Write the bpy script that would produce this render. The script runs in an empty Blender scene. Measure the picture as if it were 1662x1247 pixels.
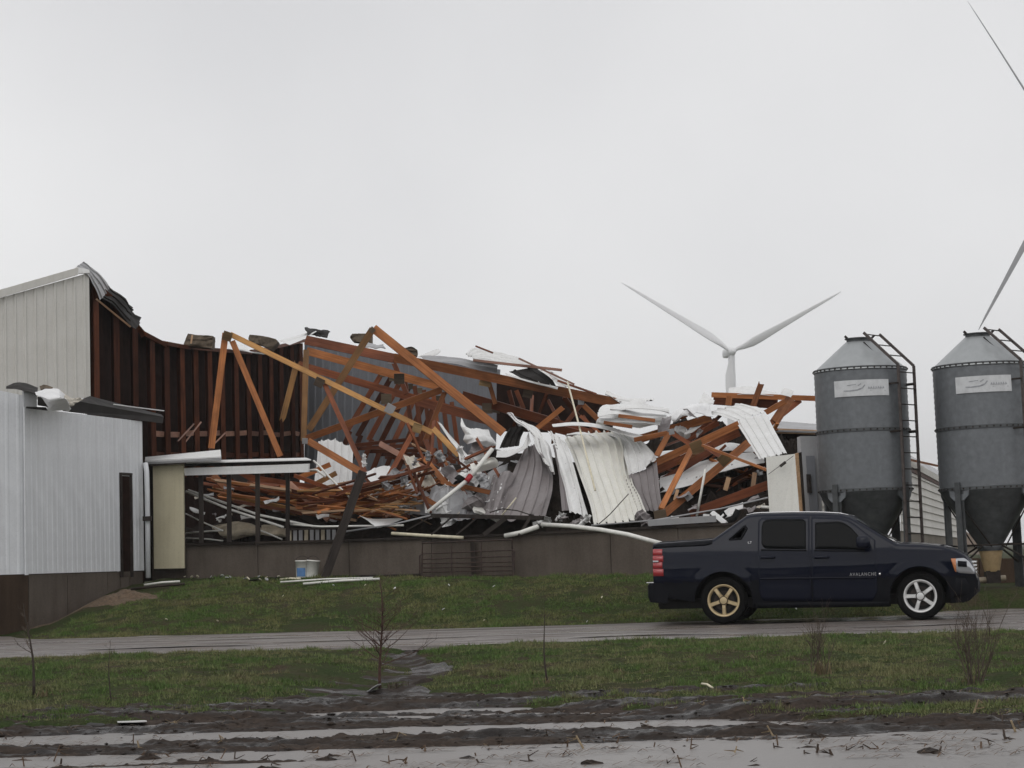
import bpy, bmesh, math, random
import numpy as np
from mathutils import Vector, Matrix, noise
random.seed(11); RNG = np.random.default_rng(5)
S = bpy.context.scene
C = S.collection
# ------------------------------------------------------------------ camera
EYE = Vector((0, 0, 1.2))
FPX, CX, CY = 3462.0, 831.0, 623.5           # focal length in photo pixels, image centre
PITCH, ROLL = math.radians(4.65), math.radians(1.6)
camd = bpy.data.cameras.new('camera'); cam = bpy.data.objects.new('camera', camd); C.objects.link(cam)
camd.sensor_width = 36; camd.lens = 36 * FPX / 1662; camd.clip_start = 0.5; camd.clip_end = 9000
CR = Matrix.Rotation(math.pi / 2 + PITCH, 3, 'X') @ Matrix.Rotation(-ROLL, 3, 'Z')
cam.matrix_world = Matrix.Translation(EYE) @ CR.to_4x4()
S.camera = cam
# ------------------------------------------------------------------ sky: flat overcast
W = bpy.data.worlds.new('World'); S.world = W; W.use_nodes = True
nt = W.node_tree; nt.nodes.clear()
def wn(t, **k):
    n = nt.nodes.new(t)
    for a, b in k.items(): setattr(n, a, b)
    return n
SUN_EL, SUN_AZ = math.radians(48), math.radians(200)
sky = wn('ShaderNodeTexSky', sky_type='NISHITA', sun_disc=False)
sky.sun_elevation = SUN_EL; sky.sun_rotation = SUN_AZ
desat = wn('ShaderNodeHueSaturation'); desat.inputs['Saturation'].default_value = 0.12
nt.links.new(sky.outputs[0], desat.inputs['Color'])
tc = wn('ShaderNodeTexCoord')
cl = wn('ShaderNodeTexNoise'); cl.inputs['Scale'].default_value = 3.2; cl.inputs['Detail'].default_value = 3.5; cl.inputs['Roughness'].default_value = 0.5
nt.links.new(tc.outputs['Generated'], cl.inputs['Vector'])
cr = wn('ShaderNodeValToRGB')
cr.color_ramp.elements[0].position = 0.30; cr.color_ramp.elements[0].color = (8.7, 8.73, 8.92, 1)
cr.color_ramp.elements[1].position = 0.70; cr.color_ramp.elements[1].color = (10.9, 10.9, 10.95, 1)
nt.links.new(cl.outputs[0], cr.inputs[0])
sp = wn('ShaderNodeSeparateXYZ'); nt.links.new(tc.outputs['Generated'], sp.inputs[0])
el = wn('ShaderNodeValToRGB'); el.color_ramp.elements[0].position = 0.0; el.color_ramp.elements[0].color = (1.0, 1.0, 1.0, 1)
el.color_ramp.elements[1].position = 0.30; el.color_ramp.elements[1].color = (0.80, 0.80, 0.805, 1); nt.links.new(sp.outputs[2], el.inputs[0])
em = wn('ShaderNodeMixRGB', blend_type='MULTIPLY'); em.inputs[0].default_value = 1.0
nt.links.new(cr.outputs[0], em.inputs[1]); nt.links.new(el.outputs[0], em.inputs[2])
mx = wn('ShaderNodeMixRGB'); mx.inputs[0].default_value = 0.94
nt.links.new(desat.outputs[0], mx.inputs[1]); nt.links.new(em.outputs[0], mx.inputs[2])
bg = wn('ShaderNodeBackground'); bg.inputs['Strength'].default_value = 0.1
nt.links.new(mx.outputs[0], bg.inputs[0])
wo = wn('ShaderNodeOutputWorld'); nt.links.new(bg.outputs[0], wo.inputs[0])
# weak, wide sun behind the cloud
sd = bpy.data.lights.new('sun', 'SUN'); sun = bpy.data.objects.new('sun', sd); C.objects.link(sun)
sd.energy = 0.5; sd.angle = math.radians(40); sd.color = (1, 0.97, 0.93)
sv = Vector((math.sin(SUN_AZ) * math.cos(SUN_EL), math.cos(SUN_AZ) * math.cos(SUN_EL), math.sin(SUN_EL)))
sun.rotation_euler = (-sv).to_track_quat('-Z', 'Y').to_euler()
S.view_settings.view_transform = 'Standard'; S.view_settings.look = 'None'
S.view_settings.exposure = 0.0; S.view_settings.gamma = 1.0; S.view_settings.use_curve_mapping = False
S.render.engine = 'CYCLES'; S.cycles.use_denoising = True
S.cycles.max_bounces = 6; S.cycles.volume_bounces = 1

# ------------------------------------------------------------------ pixel <-> world
def ray(px, py):
    return CR @ Vector(((px - CX) / FPX, -(py - CY) / FPX, -1))
def P(px, py, D):                            # the point seen at (px, py) of the photograph, D metres ahead
    r = ray(px, py); return EYE + r * (D / r.y)
def PZ(px, py, z):                           # ... at height z
    r = ray(px, py); return EYE + r * ((z - EYE.z) / r.z)
def xat(px, D): return P(px, 900, D).x

# ------------------------------------------------------------------ objects
def link(name, me, mat, parent=None):
    o = bpy.data.objects.new(name, me); C.objects.link(o)
    for m in (mat if isinstance(mat, (list, tuple)) else [mat]): me.materials.append(m)
    if parent is not None: o.parent = parent
    return o
def mesh_from(verts, faces, smooth=False, name='mesh'):
    me = bpy.data.meshes.new(name); me.from_pydata([tuple(v) for v in verts], [], faces); me.update()
    if smooth: me.polygons.foreach_set('use_smooth', [True] * len(me.polygons))
    return me
def tag(o, label=None, cat=None, group=None, kind=None):
    if label: o['label'] = label
    if cat: o['category'] = cat
    if group: o['group'] = group
    if kind: o['kind'] = kind
    return o
ORIG = {}
def thing(name, label, cat, loc=(0, 0, 0), group=None, rot=None):
    o = bpy.data.objects.new(name, None); C.objects.link(o); o.empty_display_size = 0.2
    m = Matrix.Translation(Vector(loc))
    if rot is not None: m = m @ rot.to_4x4()
    o.matrix_basis = m; ORIG[o.name] = m
    return tag(o, label, cat, group)
def wpos(o):
    return ORIG.get(o.name, Matrix.Identity(4))
def put(name, verts, faces, mat, parent=None, smooth=False, M=None):
    """world-space verts (or local with matrix M) -> one object, origin at M or the mean point"""
    vs = [Vector(v) for v in verts]
    if M is None:
        c = sum(vs, Vector()) / len(vs); M = Matrix.Translation(c); vs = [v - c for v in vs]
    o = link(name, mesh_from(vs, faces, smooth, name), mat)
    if parent is not None:
        o.parent = parent; B = wpos(parent).inverted() @ M
    else: B = M
    o.matrix_basis = B; ORIG[o.name] = M
    return o
def put_np(name, V, F, mat, parent=None, smooth=False, loc=(0, 0, 0)):
    me = bpy.data.meshes.new(name); V = np.asarray(V, dtype=np.float32); F = np.asarray(F, dtype=np.int32)
    k = F.shape[1]; me.vertices.add(len(V)); me.vertices.foreach_set('co', V.ravel())
    me.loops.add(F.size); me.loops.foreach_set('vertex_index', F.ravel())
    me.polygons.add(len(F)); me.polygons.foreach_set('loop_start', np.arange(0, F.size, k, dtype=np.int32))
    me.polygons.foreach_set('loop_total', np.full(len(F), k, dtype=np.int32))
    if smooth: me.polygons.foreach_set('use_smooth', np.ones(len(F), dtype=bool))
    me.update(calc_edges=True); me.validate()
    o = link(name, me, mat)
    M = Matrix.Translation(Vector(loc))
    if parent is not None: o.parent = parent; o.matrix_basis = wpos(parent).inverted() @ M
    else: o.matrix_basis = M
    ORIG[o.name] = M
    return o

BOXF = [(0, 1, 3, 2), (4, 6, 7, 5), (0, 4, 5, 1), (2, 3, 7, 6), (0, 2, 6, 4), (1, 5, 7, 3)]
class MB:                                    # collects shapes that form one mesh
    def __init__(s): s.v = []; s.f = []
    def add(s, v, f):
        n = len(s.v); s.v += [Vector(a) for a in v]; s.f += [tuple(i + n for i in q) for q in f]; return s
    def box(s, lo, hi):
        return s.add([(x, y, z) for x in (lo[0], hi[0]) for y in (lo[1], hi[1]) for z in (lo[2], hi[2])], BOXF)
    def tube(s, pts, r, n=8, cap=True):
        pts = [Vector(p) for p in pts]; rs = r if isinstance(r, (list, tuple)) else [r] * len(pts)
        v = []; f = []; up = None
        for i, p in enumerate(pts):
            d = (pts[min(i + 1, len(pts) - 1)] - pts[max(i - 1, 0)]).normalized()
            a = d.orthogonal().normalized() if up is None else (up - d * up.dot(d)).normalized()
            up = a; b = d.cross(a)
            v += [p + (a * math.cos(t) + b * math.sin(t)) * rs[i] for t in (2 * math.pi * k / n for k in range(n))]
        for i in range(len(pts) - 1):
            for k in range(n):
                f.append((i * n + k, i * n + (k + 1) % n, (i + 1) * n + (k + 1) % n, (i + 1) * n + k))
        if cap: f += [tuple(range(n))[::-1], tuple((len(pts) - 1) * n + k for k in range(n))]
        return s.add(v, f)
    def lathe(s, prof, n=32, axis='Z', c=(0, 0, 0)):
        v = []; f = []; c = Vector(c)
        for r, z in prof:
            for k in range(n):
                t = 2 * math.pi * k / n
                q = (r * math.cos(t), r * math.sin(t), z) if axis == 'Z' else (r * math.cos(t), z, r * math.sin(t))
                v.append(c + Vector(q))
        for i in range(len(prof) - 1):
            for k in range(n): f.append((i * n + k, i * n + (k + 1) % n, (i + 1) * n + (k + 1) % n, (i + 1) * n + k))
        return s.add(v, f)
    def bar(s, a, b, w, t, face=None):
        M, L = frame(a, b, face)
        return s.add([M @ Vector((x, y, z)) for x in (0, L) for y in (-t / 2, t / 2) for z in (-w / 2, w / 2)], BOXF)
    def put(s, name, mat, parent=None, smooth=False, M=None):
        return put(name, s.v, s.f, mat, parent, smooth, M)
def frame(a, b, face=None, roll=0.0):
    """local frame of a bar: X along it, Y (thickness) towards face/eye, Z its wide side"""
    a, b = Vector(a), Vector(b); X = (b - a); L = X.length; X.normalize()
    f = (Vector(face) if face is not None else (EYE - (a + b) / 2)).normalized()
    Y = f - X * f.dot(X)
    if Y.length < 1e-4: Y = X.orthogonal()
    Y.normalize(); Z = X.cross(Y)
    M = Matrix((X, Y, Z)).transposed().to_4x4()
    if roll: M = M @ Matrix.Rotation(roll, 4, 'X')
    M.translation = a
    return M, L

# ------------------------------------------------------------------ materials
MATS = {}
def M_(name):
    m = bpy.data.materials.new(name); m.use_nodes = True; MATS[name] = m
    t = m.node_tree; b = t.nodes['Principled BSDF']; return m, t, b
def nd(t, typ, **k):
    n = t.nodes.new(typ)
    for a, v in k.items(): setattr(n, a, v)
    return n
def coords(t, scale=(1, 1, 1), which='Object'):
    tc = nd(t, 'ShaderNodeTexCoord'); mp = nd(t, 'ShaderNodeMapping'); mp.inputs['Scale'].default_value = scale
    if which == 'World':
        g = nd(t, 'ShaderNodeNewGeometry'); t.links.new(g.outputs['Position'], mp.inputs['Vector'])
    else: t.links.new(tc.outputs[which], mp.inputs['Vector'])
    return mp
def ntex(t, vec, scale, detail=4, rough=0.55, dist=0.0):
    n = nd(t, 'ShaderNodeTexNoise'); n.inputs['Scale'].default_value = scale; n.inputs['Detail'].default_value = detail
    n.inputs['Roughness'].default_value = rough; n.inputs['Distortion'].default_value = dist
    if vec is not None: t.links.new(vec.outputs[0], n.inputs['Vector'])
    return n
def ramp(t, src, stops):
    r = nd(t, 'ShaderNodeValToRGB'); e = r.color_ramp.elements
    while len(e) < len(stops): e.new(0.5)
    for el, (p, c) in zip(e, stops):
        el.position = p; el.color = tuple(c) + (1,) if not isinstance(c, (int, float)) else (c, c, c, 1)
    t.links.new(src, r.inputs[0]); return r
def mix(t, a, b, fac, mode='MIX'):
    m = nd(t, 'ShaderNodeMixRGB', blend_type=mode)
    for i, s in ((0, fac), (1, a), (2, b)):
        if isinstance(s, (int, float)): m.inputs[i].default_value = s if i == 0 else (s, s, s, 1)
        elif isinstance(s, tuple): m.inputs[i].default_value = s + (1,)
        else: t.links.new(s, m.inputs[i])
    return m.outputs[0]
def bump(t, b, h, strength=0.3, dist=0.01):
    n = nd(t, 'ShaderNodeBump'); n.inputs['Strength'].default_value = strength; n.inputs['Distance'].default_value = dist
    t.links.new(h, n.inputs['Height']); t.links.new(n.outputs[0], b.inputs['Normal'])
def setb(b, rough=None, metal=None, coat=None, spec=None):
    if rough is not None: b.inputs['Roughness'].default_value = rough
    if metal is not None: b.inputs['Metallic'].default_value = metal
    if coat is not None: b.inputs['Coat Weight'].default_value = coat; b.inputs['Coat Roughness'].default_value = 0.03
    if spec is not None: b.inputs['Specular IOR Level'].default_value = spec

def wood(name, c0, c1, rough=0.5, wet=0.3):
    m, t, b = M_(name)
    mp = coords(t, (0.6, 14, 14)); n1 = ntex(t, mp, 2.2, 5, 0.6, 0.4)
    mp2 = coords(t, (1.1, 2, 2)); n2 = ntex(t, mp2, 1.3, 3)
    oi = nd(t, 'ShaderNodeObjectInfo')
    ad = nd(t, 'ShaderNodeVectorMath', operation='ADD'); cx = nd(t, 'ShaderNodeCombineXYZ')
    ml = nd(t, 'ShaderNodeMath', operation='MULTIPLY'); ml.inputs[1].default_value = 37.0
    t.links.new(oi.outputs['Random'], ml.inputs[0]); t.links.new(ml.outputs[0], cx.inputs[0]); t.links.new(ml.outputs[0], cx.inputs[1])
    for mpn, nn in ((mp, n1), (mp2, n2)):
        a2 = nd(t, 'ShaderNodeVectorMath', operation='ADD'); t.links.new(mpn.outputs[0], a2.inputs[0]); t.links.new(cx.outputs[0], a2.inputs[1])
        t.links.new(a2.outputs[0], nn.inputs['Vector'])
    r = ramp(t, n1.outputs[0], [(0.28, c0), (0.72, c1)])
    pt = ramp(t, n2.outputs[0], [(0.35, 0.62), (0.6, 1.0)])
    c = mix(t, r.outputs[0], pt.outputs[0], 1.0, 'MULTIPLY')
    rv = ramp(t, oi.outputs['Random'], [(0.0, (0.55, 0.52, 0.52)), (0.5, (0.95, 0.95, 0.97)), (1.0, (1.28, 1.28, 1.24))])
    c = mix(t, c, rv.outputs[0], 1.0, 'MULTIPLY'); t.links.new(c, b.inputs['Base Color'])
    setb(b, rough, spec=wet); bump(t, b, n1.outputs[0], 0.35, 0.004)
    return m
WOOD_O = wood('wet_orange_lumber', (0.25, 0.083, 0.027), (0.50, 0.195, 0.068), wet=0.2)
WOOD_Y = wood('yellow_pine', (0.32, 0.155, 0.048), (0.54, 0.285, 0.095))
WOOD_R = wood('red_brown_lumber', (0.14, 0.040, 0.016), (0.29, 0.092, 0.038), wet=0.2)
WOOD_D = wood('dark_brown_stud', (0.065, 0.020, 0.010), (0.15, 0.048, 0.022), wet=0.12)
WOOD_G = wood('weathered_dark_post', (0.022, 0.017, 0.014), (0.055, 0.043, 0.036), wet=0.15)
WOOD_P = wood('pale_split_wood', (0.42, 0.24, 0.13), (0.62, 0.42, 0.26))
WOOD_B = wood('pinkish_board', (0.30, 0.15, 0.10), (0.45, 0.25, 0.18))
PLY = wood('plywood_gusset', (0.22, 0.14, 0.06), (0.36, 0.24, 0.115))
PLY_D = wood('weathered_gusset', (0.10, 0.075, 0.05), (0.19, 0.14, 0.095))

def metal_sheet(name, c, dirt=(0.25, 0.23, 0.20), amt=0.5, rough=0.38, streak=(9, 9, 0.5), which='Object', spec=0.5):
    m, t, b = M_(name); setb(b, spec=spec)
    n1 = ntex(t, coords(t, streak, which), 1.1, 5, 0.6); n2 = ntex(t, coords(t, (1, 1, 1), which), 1.6, 6, 0.65); n3 = ntex(t, coords(t, (1, 1, 1), which), 26, 3)
    f1 = ramp(t, n1.outputs[0], [(0.48, 0.0), (0.78, 1.0)]); f2 = ramp(t, n2.outputs[0], [(0.40, 0.0), (0.75, 1.0)])
    f = mix(t, f1.outputs[0], f2.outputs[0], 0.5); f = mix(t, (0, 0, 0), f, amt)
    c2 = mix(t, tuple(c), tuple(dirt), f)
    sp = ramp(t, n3.outputs[0], [(0.25, 0.86), (0.5, 1.0)]); c2 = mix(t, c2, sp.outputs[0], 0.7, 'MULTIPLY')
    t.links.new(c2, b.inputs['Base Color'])
    rr = ramp(t, n2.outputs[0], [(0.3, rough * 0.8), (0.8, min(1, rough * 1.6))]); t.links.new(rr.outputs[0], b.inputs['Roughness'])
    bump(t, b, n2.outputs[0], 0.12, 0.02)
    return m
WHITE_M = metal_sheet('white_painted_steel', (0.80, 0.80, 0.79), (0.42, 0.40, 0.36), 0.42)
CREAM_M = metal_sheet('cream_painted_steel', (0.80, 0.79, 0.735), (0.50, 0.46, 0.38), 0.35)
BACK_M = metal_sheet('primer_back_of_sheet', (0.25, 0.225, 0.225), (0.15, 0.13, 0.125), 0.6)
GREY_M = metal_sheet('grey_steel_sheet', (0.36, 0.36, 0.37), (0.2, 0.19, 0.18), 0.5)
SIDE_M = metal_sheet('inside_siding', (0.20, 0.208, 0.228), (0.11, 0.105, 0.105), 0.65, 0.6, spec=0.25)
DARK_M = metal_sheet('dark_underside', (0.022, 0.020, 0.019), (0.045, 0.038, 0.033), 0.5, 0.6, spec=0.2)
BEIGE_M = metal_sheet('beige_siding', (0.62, 0.605, 0.565), (0.40, 0.38, 0.33), 0.55, 0.45)
ANNEX_M = metal_sheet('white_ribbed_siding', (0.74, 0.755, 0.775), (0.36, 0.36, 0.365), 0.55, 0.42, streak=(7, 7, 0.35))
TRIM_M = metal_sheet('white_trim', (0.78, 0.78, 0.77), (0.5, 0.48, 0.44), 0.35)
CURT_M = metal_sheet('cream_panel', (0.68, 0.62, 0.44), (0.40, 0.34, 0.21), 0.55, 0.6)

def flat(name, c, rough=0.6, var=0.25, scale=8, metal=0.0, spec=None, which='Object', bumpy=0.0, dark=0.55):
    m, t, b = M_(name)
    n = ntex(t, coords(t, (1, 1, 1), which), scale, 5, 0.6)
    r = ramp(t, n.outputs[0], [(0.3, tuple(x * (1 - var * dark * 1.6) for x in c)), (0.7, tuple(min(1, x * (1 + var)) for x in c))])
    t.links.new(r.outputs[0], b.inputs['Base Color']); setb(b, rough, metal, spec=spec)
    if bumpy: bump(t, b, n.outputs[0], bumpy, 0.02)
    return m
BLACK = flat('black_rubber', (0.012, 0.012, 0.012), 0.8, spec=0.15)
BLACKMETAL = flat('dark_rusty_steel', (0.028, 0.022, 0.019), 0.6, 0.6, spec=0.2)
RUST = flat('brown_painted_steel', (0.045, 0.026, 0.020), 0.5, 0.6, 12)
PVC = flat('white_plastic_pipe', (0.78, 0.77, 0.72), 0.35, 0.12)
PVCC = flat('cream_plastic_strip', (0.70, 0.64, 0.48), 0.45, 0.15)
CLOTH = flat('white_crumpled_wrap', (0.78, 0.78, 0.78), 0.6, 0.12, 3)
FABRIC = flat('dirty_insulation_fabric', (0.52, 0.48, 0.41), 0.9, 0.3, 5, bumpy=0.4)
INSUL = flat('brown_insulation', (0.11, 0.085, 0.06), 0.95, 0.4, 14, bumpy=0.7)
FOIL = flat('shade_dark_sheathing', (0.021, 0.0105, 0.008), 0.9, 0.5, 3, spec=0.05)  # dark sheathing, blackened further to stand for shade of roof remains not built
EARTH = flat('dark_rubble_filler', (0.024, 0.019, 0.016), 0.95, 0.6, 6, spec=0.05, bumpy=0.8)  # dark filler colour for the gaps under the wreck
RED = flat('red_tape', (0.35, 0.015, 0.02), 0.5)
BLUE = flat('blue_label', (0.10, 0.22, 0.45), 0.5)
LUMP = flat('tan_hide_like_insulation', (0.46, 0.40, 0.30), 0.95, 0.35, 4, bumpy=0.5)

def concrete(name, c, stain=(0.05, 0.035, 0.022), amt=0.7):
    m, t, b = M_(name)
    n1 = ntex(t, coords(t, (5, 5, 0.7), 'World'), 0.8, 5, 0.6); n2 = ntex(t, coords(t, (1, 1, 1), 'World'), 1.0, 6, 0.6); n3 = ntex(t, coords(t, (1, 1, 1), 'World'), 30, 4)
    f = mix(t, ramp(t, n1.outputs[0], [(0.35, 0), (0.7, 1)]).outputs[0], ramp(t, n2.outputs[0], [(0.35, 0), (0.65, 1)]).outputs[0], 0.5)
    f = mix(t, (0, 0, 0), f, amt)
    col = mix(t, tuple(c), tuple(stain), f); col = mix(t, col, ramp(t, n3.outputs[0], [(0.3, 0.8), (0.6, 1.0)]).outputs[0], 0.8, 'MULTIPLY')
    t.links.new(col, b.inputs['Base Color']); setb(b, 0.85, spec=0.15); bump(t, b, n3.outputs[0], 0.3, 0.008)
    return m
CONC = concrete('wet_concrete', (0.150, 0.124, 0.103), (0.062, 0.050, 0.041), 0.75)
CONC_B = concrete('brown_stained_concrete', (0.085, 0.056, 0.038), (0.036, 0.023, 0.015), 0.8)
HAZE = 0.00028
# ------------------------------------------------------------------ ground
def lerp(a, b, t): return a + (b - a) * t
def ss(a, b, x):
    t = np.clip((x - a) / (b - a), 0, 1); return t * t * (3 - 2 * t)
def vnoise(x, y, seed=0):                    # value noise, numpy
    x, y = np.broadcast_arrays(np.asarray(x, float), np.asarray(y, float)); xi = np.floor(x).astype(np.int64); yi = np.floor(y).astype(np.int64); xf = x - xi; yf = y - yi
    def h(i, j):
        n = (i * 374761393 + j * 668265263 + seed * 1442695041) & 0x7fffffff
        n = ((n ^ (n >> 13)) * 1274126177) & 0x7fffffff
        return ((n ^ (n >> 16)) & 0xffff) / 65535.0
    u = xf * xf * (3 - 2 * xf); v = yf * yf * (3 - 2 * yf)
    return lerp(lerp(h(xi, yi), h(xi + 1, yi), u), lerp(h(xi, yi + 1), h(xi + 1, yi + 1), u), v)
def fbm(x, y, oct=4, seed=0):
    a = 0.5; s = 0; tot = 0
    for k in range(oct):
        s = s + a * vnoise(x * 2 ** k, y * 2 ** k, seed + k); tot += a; a *= 0.5
    return s / tot
DW0, DW1 = 47.5, 41.0                        # the barn's front wall recedes to the left
XW0, XW1 = xat(240, DW0), xat(1250, DW1)
def wallD(x): return DW0 + (x - XW0) * (DW1 - DW0) / (XW1 - XW0)
def D_at(px):                                # depth of the barn's front wall at a photo column
    D = 44.0
    for _ in range(8): D = wallD(xat(px, D))
    return D
HX = np.array([-14.0, -10.4, -9.8, -9.2, -8.5, -7.6, 0.0, 3.3, 5.2, 6.4, 8.5, 12.0, 20.0])
HZ = np.array([0.0, 0.02, 0.12, 0.36, 0.80, 0.95, 0.80, 0.78, 0.60, 0.42, 0.36, 0.34, 0.30])
EFX = np.array([-14, -4.4, -2.2, -0.9, 0.45, 2.6, 3.6, 14]); EFY = np.array([21.0, 21.1, 22.2, 22.9, 21.9, 19.7, 18.9, 18.6])
def edge_field(x): return np.interp(x, EFX, EFY) + 0.8 * (fbm(x * 0.45 + 9, x * 0 + 3, 4, 3) - 0.5) + 0.5 * (fbm(x * 2.2, x * 0, 3, 8) - 0.5)
def drive_near(x): return 29.9 + 0.5 * (fbm(x * 0.35, x * 0 + 1, 3, 21) - 0.5) + 0.25 * (fbm(x * 2.5, x * 0 + 1, 3, 23) - 0.5)
def drive_far(x):
    d = 37.3 + 0.7 * (fbm(x * 0.3, x * 0 + 5, 3, 31) - 0.5) + 0.3 * (fbm(x * 2.1, x * 0 + 5, 3, 33) - 0.5)
    return d + 2.6 * ss(-8.2, -9.8, x) + 2.2 * ss(6.0, 8.6, x)
def runoff(x, y):                            # muddy runnel through the lower verge
    t = np.clip((29.9 - y) / 7.0, 0, 1)
    c = -1.35 - 0.35 * t + 0.25 * np.sin(y * 1.7); w = 0.30 + 0.95 * t ** 1.5
    return np.exp(-((x - c) / w) ** 2)
def height(x, y):
    x = np.asarray(x, float); y = np.asarray(y, float)
    base = np.interp(x, HX, HZ); dw = np.clip(DW0 + (x - XW0) * (DW1 - DW0) / (XW1 - XW0), 40.5, 48)
    df = drive_far(x)
    z = base * ss(0, 1, (y - df) / (dw - 0.5 - df)) ** 0.8
    z = lerp(z, 0.10, ss(75, 110, y)); z = z * (1 - ss(120, 300, y))
    ef = edge_field(x)
    lo = -0.27 * (1 - ss(0, 1, (y - ef) / np.maximum(drive_near(x) - ef, 1)))
    z = np.where(y < 30.5, lo, z)
    near = (np.abs(x) < 30) & (y < 60)
    bumps = 0.10 * (fbm(x * 0.7, y * 0.7, 4, 40) - 0.5) + 0.09 * (fbm(x * 3.1, y * 3.1, 4, 44) - 0.5)
    z = z + np.where(near, bumps, 0) * np.clip(np.minimum(np.abs(y - 33.5) - 3.2, 1), 0, 1)
    z = z - 0.10 * runoff(x, y) * (y < 30) * (y > 22)
    z = np.where((y > drive_near(x) + 0.25) & (y < df - 0.25), z - 0.06, z)
    z = np.where(y < ef, np.minimum(z, -0.27 - 0.5 * ss(0, 0.9, ef - y)), z)
    return z
def hz(x, y): return float(height(np.array([x]), np.array([y]))[0])
def graded(lo, hi, step, far, k=1.35):
    a = list(np.arange(lo, hi + 1e-6, step)); s = step
    up = []; v = hi
    while v < far: s *= k; v += s; up.append(v)
    dn = []; v = lo; s = step
    while v > -far: s *= k; v -= s; dn.append(v)
    return np.array(dn[::-1] + a + up)
def grid_mesh(name, xs, ys, fz, mat, smooth=True):
    X, Y = np.meshgrid(xs, ys); Z = fz(X, Y); nx, ny = len(xs), len(ys)
    V = np.stack([X.ravel(), Y.ravel(), Z.ravel()], 1)
    i = np.arange(nx * ny).reshape(ny, nx)
    F = np.stack([i[:-1, :-1].ravel(), i[:-1, 1:].ravel(), i[1:, 1:].ravel(), i[1:, :-1].ravel()], 1)
    return put_np(name, V, F, mat, smooth=smooth)
# soil under the grass: patches of olive moss, brown thatch and bare mud
m, t, b = M_('verge_soil'); mpw = coords(t, (1, 1, 1), 'World')
n1 = ntex(t, mpw, 0.55, 5, 0.6); n2 = ntex(t, mpw, 3.5, 5, 0.65); n3 = ntex(t, mpw, 24, 4)
c = mix(t, (0.045, 0.055, 0.020), (0.060, 0.046, 0.030), ramp(t, n2.outputs[0], [(0.42, 0), (0.62, 1)]).outputs[0])
c = mix(t, c, (0.030, 0.050, 0.014), ramp(t, n1.outputs[0], [(0.45, 0), (0.62, 0.8)]).outputs[0])
c = mix(t, c, ramp(t, n3.outputs[0], [(0.3, 0.55), (0.65, 1.15)]).outputs[0], 1.0, 'MULTIPLY')
t.links.new(c, b.inputs['Base Color']); setb(b, 0.95, spec=0.06); bump(t, b, n3.outputs[0], 0.8, 0.03)
SOIL = m
xs = graded(-14, 16, 0.12, 3500); ys = np.concatenate([graded(21.0, 56, 0.12, 3500)])
ys = ys[ys > -60]
tag(grid_mesh('ground', xs, ys, height, SOIL), kind='structure')
# wet gravel drive
m, t, b = M_('wet_gravel'); mpw = coords(t, (1, 1, 1), 'World'); mps = coords(t, (0.3, 1.3, 1), 'World')
n1 = ntex(t, mps, 0.9, 6, 0.68, 0.5); n2 = ntex(t, mpw, 1.4, 4); n3 = ntex(t, mpw, 34, 5, 0.7)
c = mix(t, (0.21, 0.183, 0.170), (0.080, 0.066, 0.058), ramp(t, n1.outputs[0], [(0.40, 0), (0.66, 1)]).outputs[0])
c = mix(t, c, (0.145, 0.105, 0.075), ramp(t, n2.outputs[0], [(0.5, 0), (0.75, 0.7)]).outputs[0])
c = mix(t, c, ramp(t, n3.outputs[0], [(0.3, 0.5), (0.7, 1.35)]).outputs[0], 1.0, 'MULTIPLY')
t.links.new(c, b.inputs['Base Color'])
rr = ramp(t, n1.outputs[0], [(0.40, 0.16), (0.60, 0.70)]); t.links.new(rr.outputs[0], b.inputs['Roughness'])
bump(t, b, n3.outputs[0], 0.45, 0.012)
GRAVEL = m
def drive_z(x, y):
    z = 0.012 + 0.018 * (fbm(x * 0.4, y * 1.3, 3, 60) - 0.5)
    for c_, w_ in ((31.4, 0.35), (33.3, 0.35), (35.6, 0.4)):
        z = z - 0.02 * np.exp(-((y - c_ + 0.1 * np.sin(x * 0.7)) / w_) ** 2)
    return z
NX = 300; gx = np.linspace(-40, 45, NX); NV = 44
V = []; 
for j in range(NV):
    v = j / (NV - 1); yy = drive_near(gx) * (1 - v) + drive_far(gx) * v
    e = min(v, 1 - v); zz = np.maximum(drive_z(gx, yy), height(gx, yy) + 0.006) - (0.05 if e == 0 else 0)
    V.append(np.stack([gx, yy, zz], 1))
V = np.concatenate(V); i = np.arange(NX * NV).reshape(NV, NX)
F = np.stack([i[:-1, :-1].ravel(), i[:-1, 1:].ravel(), i[1:, 1:].ravel(), i[1:, :-1].ravel()], 1)
tag(put_np('driveway', V, F, GRAVEL, smooth=True), kind='structure')
# flooded stubble field: ridges of black mud standing out of the water
WATER_Z = -0.335
def field_z(x, y):
    yr = y + 0.05 * np.sin(x * 0.5)
    z = -0.395 + 0.012 * ss(17.6, 17.0, y)
    for c_, w_, a in ((22.5, 0.35, 0.056), (21.35, 0.24, 0.052), (20.25, 0.46, 0.100), (18.22, 0.58, 0.105), (16.75, 0.14, 0.03), (14.2, 0.3, 0.05), (12.5, 0.4, 0.06)):
        z = z + a * np.exp(-((yr - c_) / w_) ** 2)
    n = fbm(x * 0.42, y * 4.2, 5, 70) - 0.5; n2 = fbm(x * 4.5, y * 9, 3, 75) - 0.5
    amp = 1.15 - 0.15 * ss(15.5, 18, y)
    z = z + 0.12 * n * amp + 0.07 * n2 * (0.3 + 0.8 * np.exp(-((yr - 18.22) / 0.7) ** 2) + 0.8 * ss(19.6, 20.2, y)) + 0.05 * (fbm(x * 11, y * 18, 3, 79) - 0.5)
    e = edge_field(x); z = z + 0.10 * ss(-0.9, 0.3, y - e)
    return z
m, t, b = M_('black_wet_mud'); mpw = coords(t, (1, 1, 1), 'World')
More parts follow.
